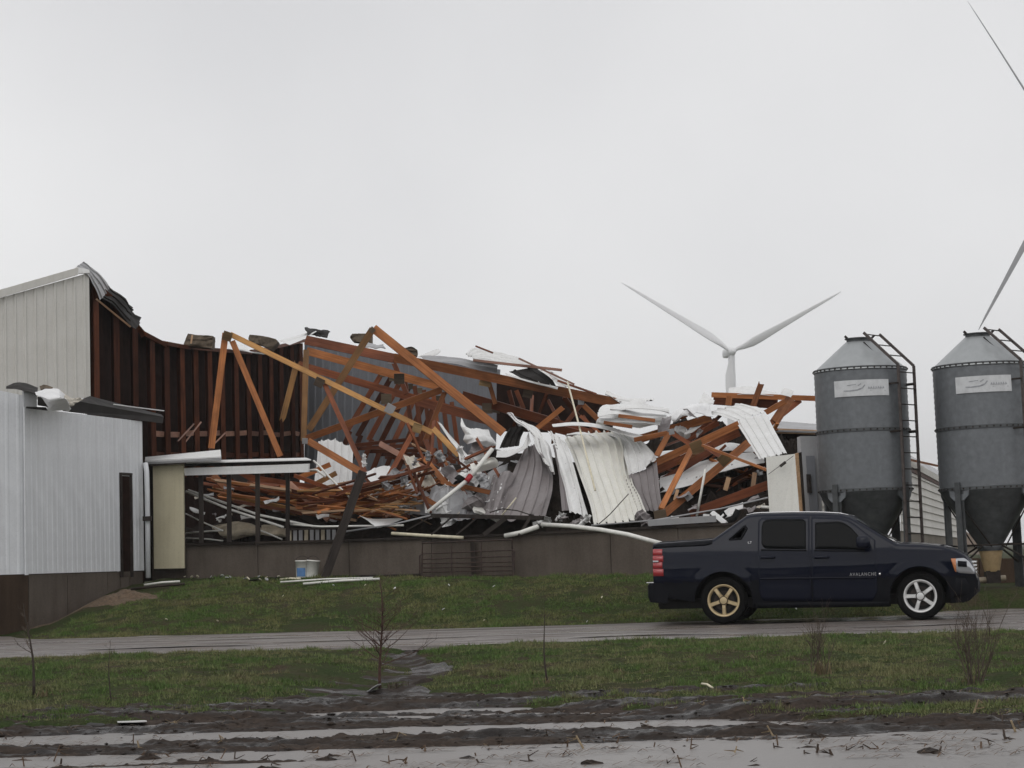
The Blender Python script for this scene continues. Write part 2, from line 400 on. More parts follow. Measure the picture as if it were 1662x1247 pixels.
n1 = ntex(t, coords(t, (0.35, 2.2, 1), 'World'), 2.2, 6, 0.68, 0.3); n3 = ntex(t, mpw, 30, 4, 0.65)
c = mix(t, (0.019, 0.015, 0.013), (0.066, 0.048, 0.037), ramp(t, n1.outputs[0], [(0.42, 0), (0.7, 1)]).outputs[0])
c = mix(t, c, ramp(t, n3.outputs[0], [(0.3, 0.6), (0.7, 1.2)]).outputs[0], 1.0, 'MULTIPLY')
t.links.new(c, b.inputs['Base Color']); rr = ramp(t, n1.outputs[0], [(0.43, 0.26), (0.53, 0.90)]); t.links.new(rr.outputs[0], b.inputs['Roughness']); setb(b, spec=0.20)
bump(t, b, n3.outputs[0], 0.6, 0.012); MUD = m
xs = np.concatenate([np.linspace(-16, -6.1, 60), np.arange(-6, 6.01, 0.03), np.linspace(6.1, 16, 60)]); ys = np.arange(11.5, 24.0, 0.036)
tag(grid_mesh('muddy_field', xs, ys, field_z, MUD), kind='structure')
m, t, b = M_('silty_puddle_water'); b.inputs['Base Color'].default_value = (0.19, 0.175, 0.165, 1); setb(b, 0.30, spec=0.9)
n1 = ntex(t, coords(t, (1, 3, 1), 'World'), 9.0, 4, 0.6); bump(t, b, n1.outputs[0], 0.6, 0.02); WATER = m
xs = np.linspace(-16, 16, 3); ys = np.linspace(11.5, 23.7, 3)
tag(grid_mesh('puddle_water', xs, ys, lambda X, Y: X * 0 + WATER_Z, WATER), kind='structure')
# wet ruts holding water on the drive
for cx_, cy_, L_, w_ in ((1.1, 33.0, 1.9, 0.16), (1.9, 31.6, 1.2, 0.10), (-2.2, 32.6, 1.6, 0.14), (-5.2, 31.9, 1.3, 0.12), (-4.4, 34.4, 1.1, 0.12), (6.2, 32.2, 1.3, 0.13), (3.3, 31.0, 1.0, 0.09), (-0.4, 35.2, 1.5, 0.15)):
    n = 60; uu = np.linspace(-1, 1, n); hw = w_ * np.sqrt(1 - uu ** 2) * (0.35 + 1.3 * fbm(uu * 4 + cx_ * 9, uu * 0 + cy_, 3, 160)); xx = cx_ + L_ * uu; yc = cy_ + 0.10 * np.sin(uu * 3 + cx_)
    zt = float(np.max(np.maximum(drive_z(xx, yc), height(xx, yc)))) + 0.010
    V = np.concatenate([np.stack([xx, yc - hw, np.maximum(drive_z(xx, yc), height(xx, yc)) + 0.016], 1), np.stack([xx, yc + hw, np.maximum(drive_z(xx, yc), height(xx, yc)) + 0.016], 1)])
    F = np.stack([np.arange(n - 1), np.arange(1, n), n + np.arange(1, n), n + np.arange(n - 1)], 1)
    tag(put_np('rut_puddle_water', V, F, WATER, smooth=True), kind='structure')
# runnel of mud with thin water, draining off the drive through the verge
NU, NVV = 40, 90; V = []
for j in range(NVV):
    y = 22.7 + 7.3 * j / (NVV - 1); tt = (29.9 - y) / 7.0
    c_ = -1.35 - 0.35 * tt + 0.25 * math.sin(y * 1.7); w_ = (0.30 + 0.95 * tt ** 1.5) * 0.8
    xx = c_ + w_ * np.linspace(-1, 1, NU) * (1 + 0.5 * (fbm(np.array([y * 1.9]), np.array([2.0]), 3, 90)[0] - 0.5)); yy = np.full(NU, y)
    zz = height(xx, yy) + 0.012 + 0.13 * (fbm(xx * 2.6, yy * 3.4, 4, 91) - 0.52); zz[0] -= 0.06; zz[-1] -= 0.06
    V.append(np.stack([xx, yy, zz], 1))
V = np.concatenate(V); i = np.arange(NU * NVV).reshape(NVV, NU)
F = np.stack([i[:-1, :-1].ravel(), i[:-1, 1:].ravel(), i[1:, 1:].ravel(), i[1:, :-1].ravel()], 1)
RUN = flat('runnel_mud', (0.060, 0.050, 0.043), 0.42, 0.6, 3.5, spec=0.35, which='World', bumpy=0.9)
tag(put_np('runoff_channel', V, F, MUD, smooth=True), kind='structure')

# grass: short blades, two stuff objects (verge by the field, bank below the barn)
def grass_mat(name, g, o, br):
    m, t, b = M_(name); mpw = coords(t, (1, 1, 1), 'World')
    n1 = ntex(t, mpw, 0.6, 4, 0.6); n2 = ntex(t, mpw, 3.2, 5, 0.65); n3 = ntex(t, mpw, 22, 3)
    c = mix(t, g, o, ramp(t, n1.outputs[0], [(0.44, 0), (0.60, 1)]).outputs[0])
    c = mix(t, c, br, ramp(t, n2.outputs[0], [(0.50, 0), (0.68, 0.85)]).outputs[0])
    c = mix(t, c, ramp(t, n3.outputs[0], [(0.32, 0.42), (0.68, 1.5)]).outputs[0], 1.0, 'MULTIPLY')
    t.links.new(c, b.inputs['Base Color']); setb(b, 0.7, spec=0.15); return m
GR1 = grass_mat('verge_grass', (0.094, 0.150, 0.042), (0.180, 0.182, 0.084), (0.210, 0.166, 0.106))
GR2 = grass_mat('bank_grass', (0.094, 0.154, 0.040), (0.170, 0.174, 0.070), (0.180, 0.146, 0.090))
def blades(name, x, y, mat, hmin, hmax, w, label):
    n = len(x); z = height(x, y) - 0.005; patch = fbm(x * 4.2, y * 4.2, 3, 120)
    h = (hmin + (hmax - hmin) * RNG.random(n) ** 1.5) * np.clip(3.6 * (patch - 0.30), 0.22, 2.0)
    a = RNG.random(n) * 2 * np.pi; lean = 0.9 * RNG.random(n) * h; ax, ay = np.cos(a), np.sin(a); bx = RNG.random(n) * 2 * np.pi
    ww = w * (0.6 + 0.8 * RNG.random(n)) / 2
    p0 = np.stack([x - ax * ww, y - ay * ww, z], 1); p1 = np.stack([x + ax * ww, y + ay * ww, z], 1)
    p2 = np.stack([x + np.cos(bx) * lean, y + np.sin(bx) * lean, z + h], 1)
    V = np.stack([p0, p1, p2], 1).reshape(-1, 3); F = np.arange(n * 3).reshape(n, 3)
    o = put_np(name, V, F, mat); tag(o, label, 'grass', kind='stuff'); return o
n = 620000; x = RNG.uniform(-8.5, 9.5, n); y = RNG.uniform(18.2, 30.3, n)
bare = fbm(x * 0.8, y * 1.6, 4, 101)
keep = (y > edge_field(x) - 0.05 + 0.3 * (RNG.random(n) - 0.5)) & (y < drive_near(x) + 0.18 * RNG.standard_normal(n) + 1.0 * (fbm(x * 1.7, y * 0 + 2, 3, 181) - 0.5)) & (runoff(x, y) < 0.55 + 1.5 * (fbm(x * 2.2, y * 2.6, 4, 77) - 0.5)) & (bare + 0.10 * (RNG.random(n) - 0.5) < 0.64)
blades('grass', x[keep], y[keep], GR1, 0.014, 0.062, 0.011, 'short wet grass strip between the drive and the flooded field')
n = 560000; x = RNG.uniform(-11.5, 13, n); y = RNG.uniform(36.5, 47, n)
bare = fbm(x * 0.8, y * 1.3, 4, 111)
keep = (y > drive_far(x) - 0.25 * RNG.random(n) ** 2 + 0.9 * (fbm(x * 1.7, y * 0 + 7, 3, 182) - 0.5)) & (y < wallD(x) - 0.25) & (bare + 0.10 * (RNG.random(n) - 0.5) < 0.64) & (x > -9.0 + (y - 38) * 0.32 + 0.8 * (fbm(x * 2, y * 2, 3, 140) - 0.5)) & ~((x > 6.3) & (y > 42.5))
blades('grass', x[keep], y[keep], GR2, 0.018, 0.075, 0.014, 'rough green grass bank below the collapsed barn')
# mud clods and crop residue strewn over the ridges
def clods(n, fx, name, mat, smin, smax, label, zf, flatk=0.6):
    V = []; F = []; k = 0
    for _ in range(n):
        x, y = fx(); z = zf(x, y)
        if z is None: continue
        s = random.uniform(smin, smax) * random.random() ** 0.5 + smin * 0.4
        q = []
        for (a, b_, c_) in ((1, 0, 0), (-1, 0, 0), (0, 1, 0), (0, -1, 0), (0, 0, 1), (0, 0, -1)):
            r = s * random.uniform(0.6, 1.3); q.append((x + a * r * 1.5, y + b_ * r, z + c_ * r * flatk))
        V += q; F += [(k, k + 2, k + 4), (k + 2, k + 1, k + 4), (k + 1, k + 3, k + 4), (k + 3, k, k + 4), (k + 2, k, k + 5), (k + 1, k + 2, k + 5), (k + 3, k + 1, k + 5), (k, k + 3, k + 5)]; k += 6
    o = put_np(name, V, F, mat); tag(o, label, 'mud', kind='stuff')
def fz1(x, y): return float(field_z(np.array([x]), np.array([y]))[0])
def on_mud(x, y):
    z = fz1(x, y); return z if z > WATER_Z - 0.012 else None
clods(5200, lambda: (random.uniform(-6, 6), random.uniform(15, 23.2)), 'mud_clods', MUD, 0.006, 0.03, 'dark mud clods along the flooded crop rows', on_mud)
# ------------------------------------------------------------------ walls made of ribbed panels
def ribbed_panel(A, B, Ct, Dt, nribs, h, out, name, mat, parent, rib=(0.0, 0.10, 0.26, 0.36), t=0.004, phase=0.3):
    """quad A(bottom left) B(bottom right) Ct(top right) Dt(top left); vertical ribs, a thin folded sheet"""
    us = [0.0]; hs = [0.0]
    for k in range(nribs):
        for q, hh in zip(rib, (0, 1, 1, 0)): us.append((k + phase + q) / nribs); hs.append(hh * h)
    us.append(1.0); hs.append(0.0)
    front = []; back = []
    for u, hh in zip(us, hs):
        for v in (0, 1):
            p = (A.lerp(B, u)).lerp(Dt.lerp(Ct, u), v)
            front.append(p + out * hh); back.append(p + out * (hh - t))
    n = len(front); f = []
    for i in range(len(us) - 1):
        a = 2 * i; f += [(a, a + 2, a + 3, a + 1), (n + a, n + a + 1, n + a + 3, n + a + 2), (a, n + a, n + a + 2, a + 2), (a + 1, a + 3, n + a + 3, n + a + 1)]
    f += [(0, 1, n + 1, n), (n - 2, 2 * n - 2, 2 * n - 1, n - 1)]
    return put(name, front + back, f, mat, parent)
def panel_wall(A, B, Ct, Dt, npan, ribs, h, name, mat, parent, gap=0.0, top=None):
    out = (B - A).cross(Dt - A).normalized()
    if out.dot(EYE - A) < 0: out = -out
    r = []
    for k in range(npan):
        u0, u1 = k / npan + gap, (k + 1) / npan - gap
        a, b_ = A.lerp(B, u0), A.lerp(B, u1); c_, d = Dt.lerp(Ct, u1), Dt.lerp(Ct, u0)
        r.append(ribbed_panel(a, b_, c_, d, ribs, h, out + Vector(), name, mat, parent))
    return out
def slab(A, B, Ct, Dt, th, name, mat, parent, back=True):
    """thick flat quad; thickness goes away from the eye"""
    n = (B - A).cross(Dt - A).normalized()
    if n.dot(EYE - A) < 0: n = -n
    v = [A, B, Ct, Dt] + [p - n * th for p in (A, B, Ct, Dt)]
    return put(name, v, [(0, 1, 2, 3), (7, 6, 5, 4), (0, 4, 5, 1), (1, 5, 6, 2), (2, 6, 7, 3), (3, 7, 4, 0)], mat, parent)
def vdown(p, z): return Vector((p.x, p.y, z))

# ------------------------------------------------------------------ white annex at the left
AX0 = P(41, 932, 41.5); AX1 = P(234, 924.5, 46.3)
aroot = thing('annex_building', 'white ribbed metal annex on a tall brown concrete base, torn roof edge', 'building', (AX0.x, AX0.y, 0))
zb = AX0.z; B1 = vdown(AX1, zb); T0 = vdown(AX0, P(41, 661, 41.5).z); T1 = vdown(AX1, P(233, 684, 46.3).z)
adir = (B1 - AX0).normalized()
dL = AX0 + adir * ((P(197, 900, 45.3) - AX0).dot(adir)); dR = AX0 + adir * ((P(213, 900, 45.7) - AX0).dot(adir))
def aat(u, z): p = AX0.lerp(B1, u); return Vector((p.x, p.y, z))
L_ = (B1 - AX0).length; uL = (Vector((dL.x, dL.y, zb)) - AX0).length / L_; uR = (Vector((dR.x, dR.y, zb)) - AX0).length / L_
dtop = P(205, 773, 45.5).z; ztop = lambda u: T0.z + (T1.z - T0.z) * u
panel_wall(aat(0, zb), aat(uL, zb), aat(uL, ztop(uL)), aat(0, ztop(0)), 5, 4, 0.010, 'siding_panel', ANNEX_M, aroot)
panel_wall(aat(uL, dtop), aat(uR, dtop), aat(uR, ztop(uR)), aat(uL, ztop(uL)), 1, 2, 0.010, 'siding_panel', ANNEX_M, aroot)
panel_wall(aat(uR, zb), aat(1, zb), aat(1, ztop(1)), aat(uR, ztop(uR)), 1, 4, 0.010, 'siding_panel', ANNEX_M, aroot)
aout = Vector((adir.y, -adir.x, 0)).normalized()
zdoor = P(205, 937, 45.5).z
# dark doorway with a leaf standing ajar inside, pale frame
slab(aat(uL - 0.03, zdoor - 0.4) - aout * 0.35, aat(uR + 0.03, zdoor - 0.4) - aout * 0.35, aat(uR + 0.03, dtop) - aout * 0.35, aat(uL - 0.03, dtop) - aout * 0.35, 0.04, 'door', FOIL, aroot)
mb = MB()
for u in (uL - 0.004, uR + 0.004): mb.bar(aat(u, zdoor) + aout * 0.02, aat(u, dtop + 0.03) + aout * 0.02, 0.05, 0.05, aout)
mb.bar(aat(uL - 0.009, dtop + 0.045) + aout * 0.02, aat(uR + 0.009, dtop + 0.045) + aout * 0.02, 0.05, 0.06, aout)
mb.put('door_frame', BLACKMETAL, aroot)
MB().bar(aat(uL + 0.016, zdoor) - aout * 0.12, aat(uL + 0.016, dtop) - aout * 0.12, 0.035, 0.03, aout).put('door_edge_strip', GREY_M, aroot)
# left return of the annex, up to the picture edge and beyond
AL = P(-190, 936, 39.2); AL = vdown(AL, zb); zl = P(0, 625, 41.0).z
panel_wall(AL, AX0 - adir * 0.004, vdown(AX0, P(41, 642, 41.5).z), vdown(AL, zl + 0.25), 3, 4, 0.010, 'siding_panel', ANNEX_M, aroot)
MB().bar(vdown(AX0, zb - 0.02) + aout * 0.03, vdown(AX0, T0.z) + aout * 0.03, 0.10, 0.03, aout).put('corner_trim', ANNEX_M, aroot)
c0 = P(39, 661, 41.55); c1 = P(60, 662, 41.8); c2 = P(60, 640, 41.8); c3 = P(39, 634, 41.55)
slab(c0, c1, c2, c3, 0.05, 'upper_siding_piece', ANNEX_M, aroot)
# concrete base, cast panels with joints
us = [-0.62, -0.2, 0.035, 0.34, 0.68, uL, uR, 1.0]
for k in range(len(us) - 1):
    u0, u1 = us[k] + 0.003, us[k + 1] - 0.003
    top = zb - 0.012 if k != 5 else zdoor
    a, b_ = aat(u0, -0.35) - aout * 0.03, aat(u1, -0.35) - aout * 0.03
    slab(a, b_, vdown(b_, top), vdown(a, top), 0.22, 'concrete_panel', CONC_B if k < 2 else CONC, aroot)
# torn roof edge of the annex
e = [P(152, 672, 45.2), P(265, 690, 46.6), P(265, 677, 46.8), P(150, 655, 45.4)]
slab(P(108, 668, 43.4), P(264, 687, 47.0), P(265, 677, 47.1), P(124, 652, 43.7), 0.10, 'torn_roof_fascia', DARK_M, aroot)
slab(P(124, 651, 43.85), P(266, 677, 47.25), P(262, 673, 48.6), P(146, 643, 46.0), 0.03, 'torn_roof_sheet', DARK_M, aroot)
MB().tube([P(185, 656.5, 45.0), P(225, 662, 46.2), P(266, 667, 47.2)], 0.014, 5).put('loose_drip_edge', TRIM_M, aroot)
for k in range(6):
    x = 140 + 21 * k
    slab(P(x, 672 + k * 2.2, 44.2 + 0.5 * k), P(x + 6, 673 + k * 2.2, 44.3 + 0.5 * k), P(x + 6, 664 + k * 2.4, 44.3 + 0.5 * k), P(x, 663 + k * 2.4, 44.2 + 0.5 * k), 0.03, 'rafter_tail', WOOD_G, aroot)
slab(P(42, 662, 41.2), P(78, 666, 41.9), P(74, 661, 41.9), P(43, 660, 41.3), 0.012, 'bent_eave_flashing', DARK_M, aroot)
rb = vdown(B1 - aout * 6.0, 0.0)
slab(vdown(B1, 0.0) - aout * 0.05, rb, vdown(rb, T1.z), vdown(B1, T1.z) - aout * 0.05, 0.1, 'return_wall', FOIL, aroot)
# downspout on the corner
mb = MB(); dx = 239
mb.tube([P(236, 752, 46.2), P(238, 766, 46.15), P(239, 800, 46.1), P(240.5, 938, 46.0)], 0.055, 8)
mb.put('downspout', ANNEX_M, aroot, True)
MB().box((-0.09, -0.06, -0.05), (0.09, 0.06, 0.05)).put('downspout_bracket', BLACKMETAL, aroot, M=Matrix.Translation(P(239, 842, 46.0)))

# ------------------------------------------------------------------ the collapsed barn
broot = thing('collapsed_barn', 'long wood-framed barn torn open by a storm, roof gone and studs exposed', 'building', (XW0, DW0, 0.9))
# tall beige end wall, sloping top
EA, EB = P(-150, 655, 44.5), P(147, 646, 46.2); EC, ED = P(144.5, 443, 46.2), P(-150, 526, 44.5)
wallo = panel_wall(EA, EB, EC, ED, 6, 3, 0.028, 'siding_panel', BEIGE_M, broot)
slab(P(-152, 527, 44.35), P(127, 446, 46.0), P(127, 434, 46.0), P(-152, 514, 44.35), 0.12, 'rake_trim', BEIGE_M, broot)
slab(P(118, 445, 45.95), P(146, 443, 46.1), P(145, 438, 46.1), P(123, 433, 46.0), 0.05, 'rake_cap', TRIM_M, broot)
# stud wall running back from the end wall
def stud_D(px): return 47 + (px - 150) * 0.058 if px < 360 else 59.2 + (px - 360) * 0.075
sx = [152, 186, 217, 244, 268, 293, 316, 338, 359, 381, 401, 420, 438, 455, 472, 487]
topx = [145, 160, 190, 214, 228, 262, 300, 350, 400, 440, 500]; topy = [449, 466, 490, 511, 538, 556, 563, 568, 572, 565, 552]
wid = [10, 10, 9, 9, 9, 8.5, 8, 8, 7.5, 7.5, 7, 7, 6.5, 6.5, 6, 6]
for x, w in zip(sx, wid):
    D = stud_D(x); yt = np.interp(x, topx, topy) + 3; j = random.uniform(-1.5, 1.5)
    a, b_ = P(x + 3 + j, 775, D), P(x, yt, D)
    L = (b_ - a).length; M, L = frame(a, b_, None, random.uniform(0.3, 0.55)); ww, tt = w * D / FPX, 0.09
    put('stud', [Vector((q, y, z)) for q in (0, L) for y in (-tt, tt) for z in (-ww / 2, ww / 2)], BOXF, WOOD_D, broot, M=M)
slab(P(145, 700, 46.9), P(152, 700, 47.6), P(152, 458, 47.6), P(145, 447, 46.9), 0.05, 'sheathing_panel', FOIL, broot)
for k in range(len(sx) - 1):                   # girts nailed between the studs, sheathing behind
    x0, x1 = sx[k], sx[k + 1]; D0, D1 = stud_D(x0) + 0.25, stud_D(x1) + 0.25
    if k >= 3:
        for yy, mt in ((704, WOOD_B), (739, WOOD_D)):
            M, L = frame(P(x0 + 2, yy + random.uniform(-2, 2), D0), P(x1 + 2, yy + random.uniform(-2, 2), D1))
            put('girt', [Vector((q, y, z)) for q in (0, L) for y in (-0.03, 0.03) for z in (-0.07, 0.07)], BOXF, mt, broot, M=M)
    D0 += 0.6; D1 += 0.6
    y0, y1 = np.interp(x0, topx, topy) + 1, np.interp(x1, topx, topy) + 1
    slab(P(x0, 905, D0), P(x1 - 0.3, 905, D1), P(x1 - 0.3, y1, D1), P(x0, y0, D0), 0.05, 'sheathing_panel', FOIL, broot)
for k in range(3):                             # stray diagonal braces seen in the gloom
    x = random.uniform(270, 470); D = stud_D(x) - 0.3
    M, L = frame(P(x, 735 - random.uniform(0, 20), D), P(x + 26, 715 - random.uniform(0, 30), D + 1))
    put('brace', [Vector((q, y, z)) for q in (0, L) for y in (-0.02, 0.02) for z in (-0.02, 0.02)], BOXF, WOOD_B, broot, M=M)
slab(P(228, 945, 47.9), P(251, 942, 47.7), P(250, 756, 47.7), P(228, 760, 47.9), 0.12, 'corner_boarding', WOOD_G, broot)
# bent plate along the top of the studs
mb = MB()
for k in range(len(topx) - 1):
    x0, x1 = topx[k], topx[k + 1]; mb.bar(P(x0, topy[k], stud_D(max(150, x0)) + 0.1), P(x1, topy[k + 1], stud_D(x1) + 0.1), 0.10, 0.35)
mb.put('top_plate', WOOD_D, broot)
# grey inside face of the far end wall
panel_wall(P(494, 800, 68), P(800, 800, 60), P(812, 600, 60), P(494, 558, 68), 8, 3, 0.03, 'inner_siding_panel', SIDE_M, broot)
slab(P(806, 700, 58.5), P(990, 705, 55), P(1000, 655, 55), P(806, 618, 58.5), 0.05, 'dark_opening_fill', FOIL, broot)  # black slab stands in for the dark of an opening
# low concrete wall along the front
cuts = [246, 300, 418, 566, 700, 830, 990, 1100, 1250, 1330]
wt = lambda x: np.interp(x, [240, 300, 560, 830, 1060, 1250, 1330], [888, 886, 879.5, 870, 858.5, 850, 846])
for k in range(len(cuts) - 1):
    x0, x1 = cuts[k] + 0.5, cuts[k + 1] - 0.5; D0, D1 = D_at(x0), D_at(x1)
    a, b_ = P(x0, wt(x0), D0), P(x1, wt(x1), D1)
    slab(vdown(a, 0.1), vdown(b_, 0.1), b_, a, 0.22, 'concrete_panel', CONC, broot)
    M, L = frame(P(x0, wt(x0) - 2, D0 + 0.05), P(x1, wt(x1) - 2, D1 + 0.05), (0, 0, 1))
    put('sill_plate', [Vector((q, y, z)) for q in (0, L) for y in (-0.025, 0.025) for z in (-0.16, 0.12)], BOXF, WOOD_G if k % 3 else BLACKMETAL, broot, M=M)
# eave still standing over the left bay
ea, eb = 298, 505; ed0, ed1 = D_at(ea) - 0.15, D_at(eb) - 0.15
slab(P(300, 772, ed0), P(500, 766.5, ed1), P(501, 753, ed1), P(298, 760, ed0), 0.05, 'eave_fascia', TRIM_M, broot)
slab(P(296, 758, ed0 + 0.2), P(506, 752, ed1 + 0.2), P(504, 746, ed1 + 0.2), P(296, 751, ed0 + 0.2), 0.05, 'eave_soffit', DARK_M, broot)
slab(P(290, 751.5, ed0 + 0.1), P(505, 746, ed1 + 0.1), P(497, 743, ed1 + 1.1), P(292, 748.5, ed0 + 1.1), 0.02, 'eave_drip_edge', TRIM_M, broot)
slab(P(236, 751, 46.9), P(359, 745, 46.3), P(359, 741, 46.8), P(236, 747, 47.4), 0.04, 'eave_underside', GREY_M, broot)
slab(P(235, 748, 47.0), P(359, 741, 46.4), P(358, 730, 47.2), P(236, 742, 47.8), 0.03, 'eave_sheet', WHITE_M, broot)
slab(P(243, 757, 46.9), P(300, 753, 46.6), P(300, 748.5, 46.6), P(243, 752, 46.9), 0.06, 'eave_plate', WOOD_G, broot)
for x0, x1, w in ((326, 327, 7), (371.5, 372.5, 7), (418, 418.5, 7), (467, 467, 6.5)):
    D = D_at(x0) + 0.25; M, L = frame(P(x1, 884, D), P(x0, 765, D), (0, -1, 0)); ww = w * D / FPX
    put('post', [Vector((q, y, z)) for q in (0, L) for y in (-ww / 2, ww / 2) for z in (-ww / 2, ww / 2)], BOXF, WOOD_G, broot, M=M)
for x, w in ((247, 6), (244, 3)):
    D = D_at(x) + 0.1; M, L = frame(P(x + 1, 932, D), P(x, 754, D), (0, -1, 0)); ww = w * D / FPX
    put('post', [Vector((q, y, z)) for q in (0, L) for y in (-ww / 2, ww / 2) for z in (-ww / 2, ww / 2)], BOXF, WOOD_G, broot, M=M)
# cream panel hung on the first bay
D = D_at(270) - 0.2
o = slab(P(250, 923.5, D), P(299, 922.5, D - 0.2), P(297.5, 753, D - 0.2), P(248, 755.5, D), 0.05, 'cream_panel', CURT_M, broot); o['label'] = 'cream stained panel closing the first bay'
slab(P(250, 926, D + 0.02), P(300, 926, D - 0.18), P(300, 922.6, D - 0.18), P(250, 923.6, D + 0.02), 0.09, 'panel_bottom_rail', WOOD_G, broot)
slab(P(297.8, 880, D + 0.1), P(301, 880, D + 0.1), P(300, 756, D + 0.1), P(297.2, 756, D + 0.1), 0.04, 'panel_edge_batten', WOOD_G, broot)

# dark rubble mounds added so the gaps in the heap read dark
def mound(name, xs, ytop, D0, depth, mat, label, seed=3):
    nx, nv = 90, 26; V = []
    for j in range(nv):
        v = j / (nv - 1)
        for i in range(nx):
            u = i / (nx - 1); px = xs[0] + (xs[-1] - xs[0]) * u; yt = np.interp(px, xs, ytop)
            Dn = D_at(min(1250, max(240, px))) + D0; D = Dn + depth * v
            zt = P(px, yt, Dn + depth * 0.6).z; z = 0.8 + (zt - 0.8) * math.sin(min(1, v * 1.5) * math.pi / 2)
            q = P(px, 800, D); nz = noise.noise(Vector((px * 0.06, v * 7, seed))) * 0.30 + noise.noise(Vector((px * 0.2, v * 16, seed))) * 0.14
            V.append((q.x, q.y, max(0.5, z + nz * min(1, v * 4))))
    F = [(j * nx + i, j * nx + i + 1, (j + 1) * nx + i + 1, (j + 1) * nx + i) for j in range(nv - 1) for i in range(nx - 1)]
    o = put(name, V, F, mat, None, False); tag(o, label, 'rubble', kind='stuff'); return o
mound('rubble_filler', [255, 300, 400, 480, 560, 640, 700, 760, 800, 860, 1000, 1060, 1130, 1200, 1255], [880, 862, 845, 815, 800, 790, 775, 750, 735, 740, 760, 800, 810, 800, 800], 1.0, 4.5, EARTH, 'dark rubble filler added to darken gaps under the collapsed roof')
mound('rubble_filler', [1050, 1080, 1100, 1160, 1240, 1300], [720, 705, 690, 690, 700, 720], 6.2, 3.0, EARTH, 'dark rubble filler added to darken gaps behind the broken trusses at the right end', 9)
# ------------------------------------------------------------------ lumber
def board(name, a, b, w, t, mat, parent=None, roll=0.0, rag=0.0, face=None):
    M, L = frame(a, b, face, roll); n = 4 if rag else 2; v = []; f = []
    for e in (0, 1):
        for k in range(n):
            zz = -w / 2 + w * k / (n - 1); jx = (random.uniform(0, rag) if rag else 0) * (1 if e else -1)
            for y in (-t / 2, t / 2): v.append(Vector((L * e + jx, y, zz)))
    m = 2 * n
    for k in range(n - 1):
        a0 = 2 * k; f += [(a0, a0 + 2, m + a0 + 2, m + a0), (a0 + 1, m + a0 + 1, m + a0 + 3, a0 + 3), (a0, a0 + 1, a0 + 3, a0 + 2), (m + a0, m + a0 + 2, m + a0 + 3, m + a0 + 1)]
    f += [(0, m, m + 1, 1), (m - 2, m - 1, 2 * m - 1, 2 * m - 2)]
    return put(name, v, f, mat, parent, M=M)
def pboard(name, x0, y0, D0, x1, y1, D1, w, mat, parent=None, rag=0.0, roll=None, t=0.045):
    a, b = P(x0, y0, D0), P(x1, y1, D1); ww = w * (D0 + D1) / 2 / FPX
    return board(name, a, b, ww, t, mat, parent, random.uniform(-0.25, 0.25) if roll is None else roll, rag)
def plate(x, y, D, s, mat, parent, rot=0.0, sy=None):
    c = P(x, y, D); h = s * D / FPX / 2; hy = (sy or s) * D / FPX / 2
    M = Matrix.Translation(c) @ (CR.to_4x4() @ Matrix.Rotation(rot, 4, 'Z') @ Matrix.Rotation(0.15, 4, 'X'))
    return MB().box((-h, -hy, -0.012), (h, hy, 0.012)).put('gusset_plate', mat, parent, M=M)
def truss(label, members, plates, base, group='roof trusses of the collapsed barn'):
    r = thing('roof_truss', label, 'roof truss', P(*base), group)
    for m_ in members:
        nm, x0, y0, D0, x1, y1, D1, w, mat = m_[:9]; pboard(nm, x0, y0, D0, x1, y1, D1, w, mat, r, *(m_[9:]))
    for p in plates: plate(p[0], p[1], p[2], p[3], p[4], r, p[5] if len(p) > 5 else 0)
    return r
truss('left broken truss with its peak high against the dark studs', [
    ('chord', 366, 541, 50, 343, 728, 49.6, 10.5, WOOD_O), ('web', 377, 554, 49.95, 455, 741, 49.5, 9.5, WOOD_O), ('chord', 374, 543, 50, 704, 704, 48.6, 8.5, WOOD_Y),
    ('web', 527, 624, 49.4, 611, 808, 47.6, 8, WOOD_R), ('web', 671, 702, 48.7, 611, 808, 47.6, 8, WOOD_R)],
    [(369, 546, 49.85, 15, PLY, -0.3), (518, 621, 49.3, 15, PLY_D, -0.45), (677, 695, 48.5, 15, PLY, -0.3), (633, 664, 48.85, 15, GREY_M, -0.5)], (366, 728, 49.6))
truss('tall inner truss whose sharp peak stands against the sky', [
    ('chord', 605, 534, 51.2, 501, 698, 51.2, 11, WOOD_Y), ('chord', 606, 533, 51, 817, 703, 50.6, 14, WOOD_O), ('web', 497, 712, 51, 722, 631, 51, 11, WOOD_O),
    ('web', 500, 716, 50.9, 590, 769, 50.4, 11, WOOD_O), ('web', 722, 636, 50.9, 689, 718, 50.8, 8, WOOD_O)],
    [(722, 632, 50.8, 9, GREY_M), (495, 716, 50.7, 9, GREY_M), (604, 536, 50.9, 9, PLY_D, 0.8)], (560, 760, 51))
truss('long roof-edge truss carrying the torn grey roof strip', [
    ('chord', 496, 552, 54, 640, 582, 53.4, 15, WOOD_R), ('chord', 640, 581, 53.4, 1006, 655, 50, 15, WOOD_O), ('web', 497, 568, 54, 493, 716, 53.6, 9, WOOD_Y),
    ('web', 794, 622, 52.5, 804, 656, 52.5, 7, WOOD_O), ('web', 947, 658, 51, 972, 682, 50.9, 8, WOOD_O), ('web', 944, 655, 51, 915, 692, 50.9, 7, WOOD_R)],
    [(788, 618, 52.1, 19, PLY, -0.2), (857, 638, 51.7, 16, PLY_D, -0.2), (943, 652, 50.6, 10, GREY_M)], (750, 700, 53))
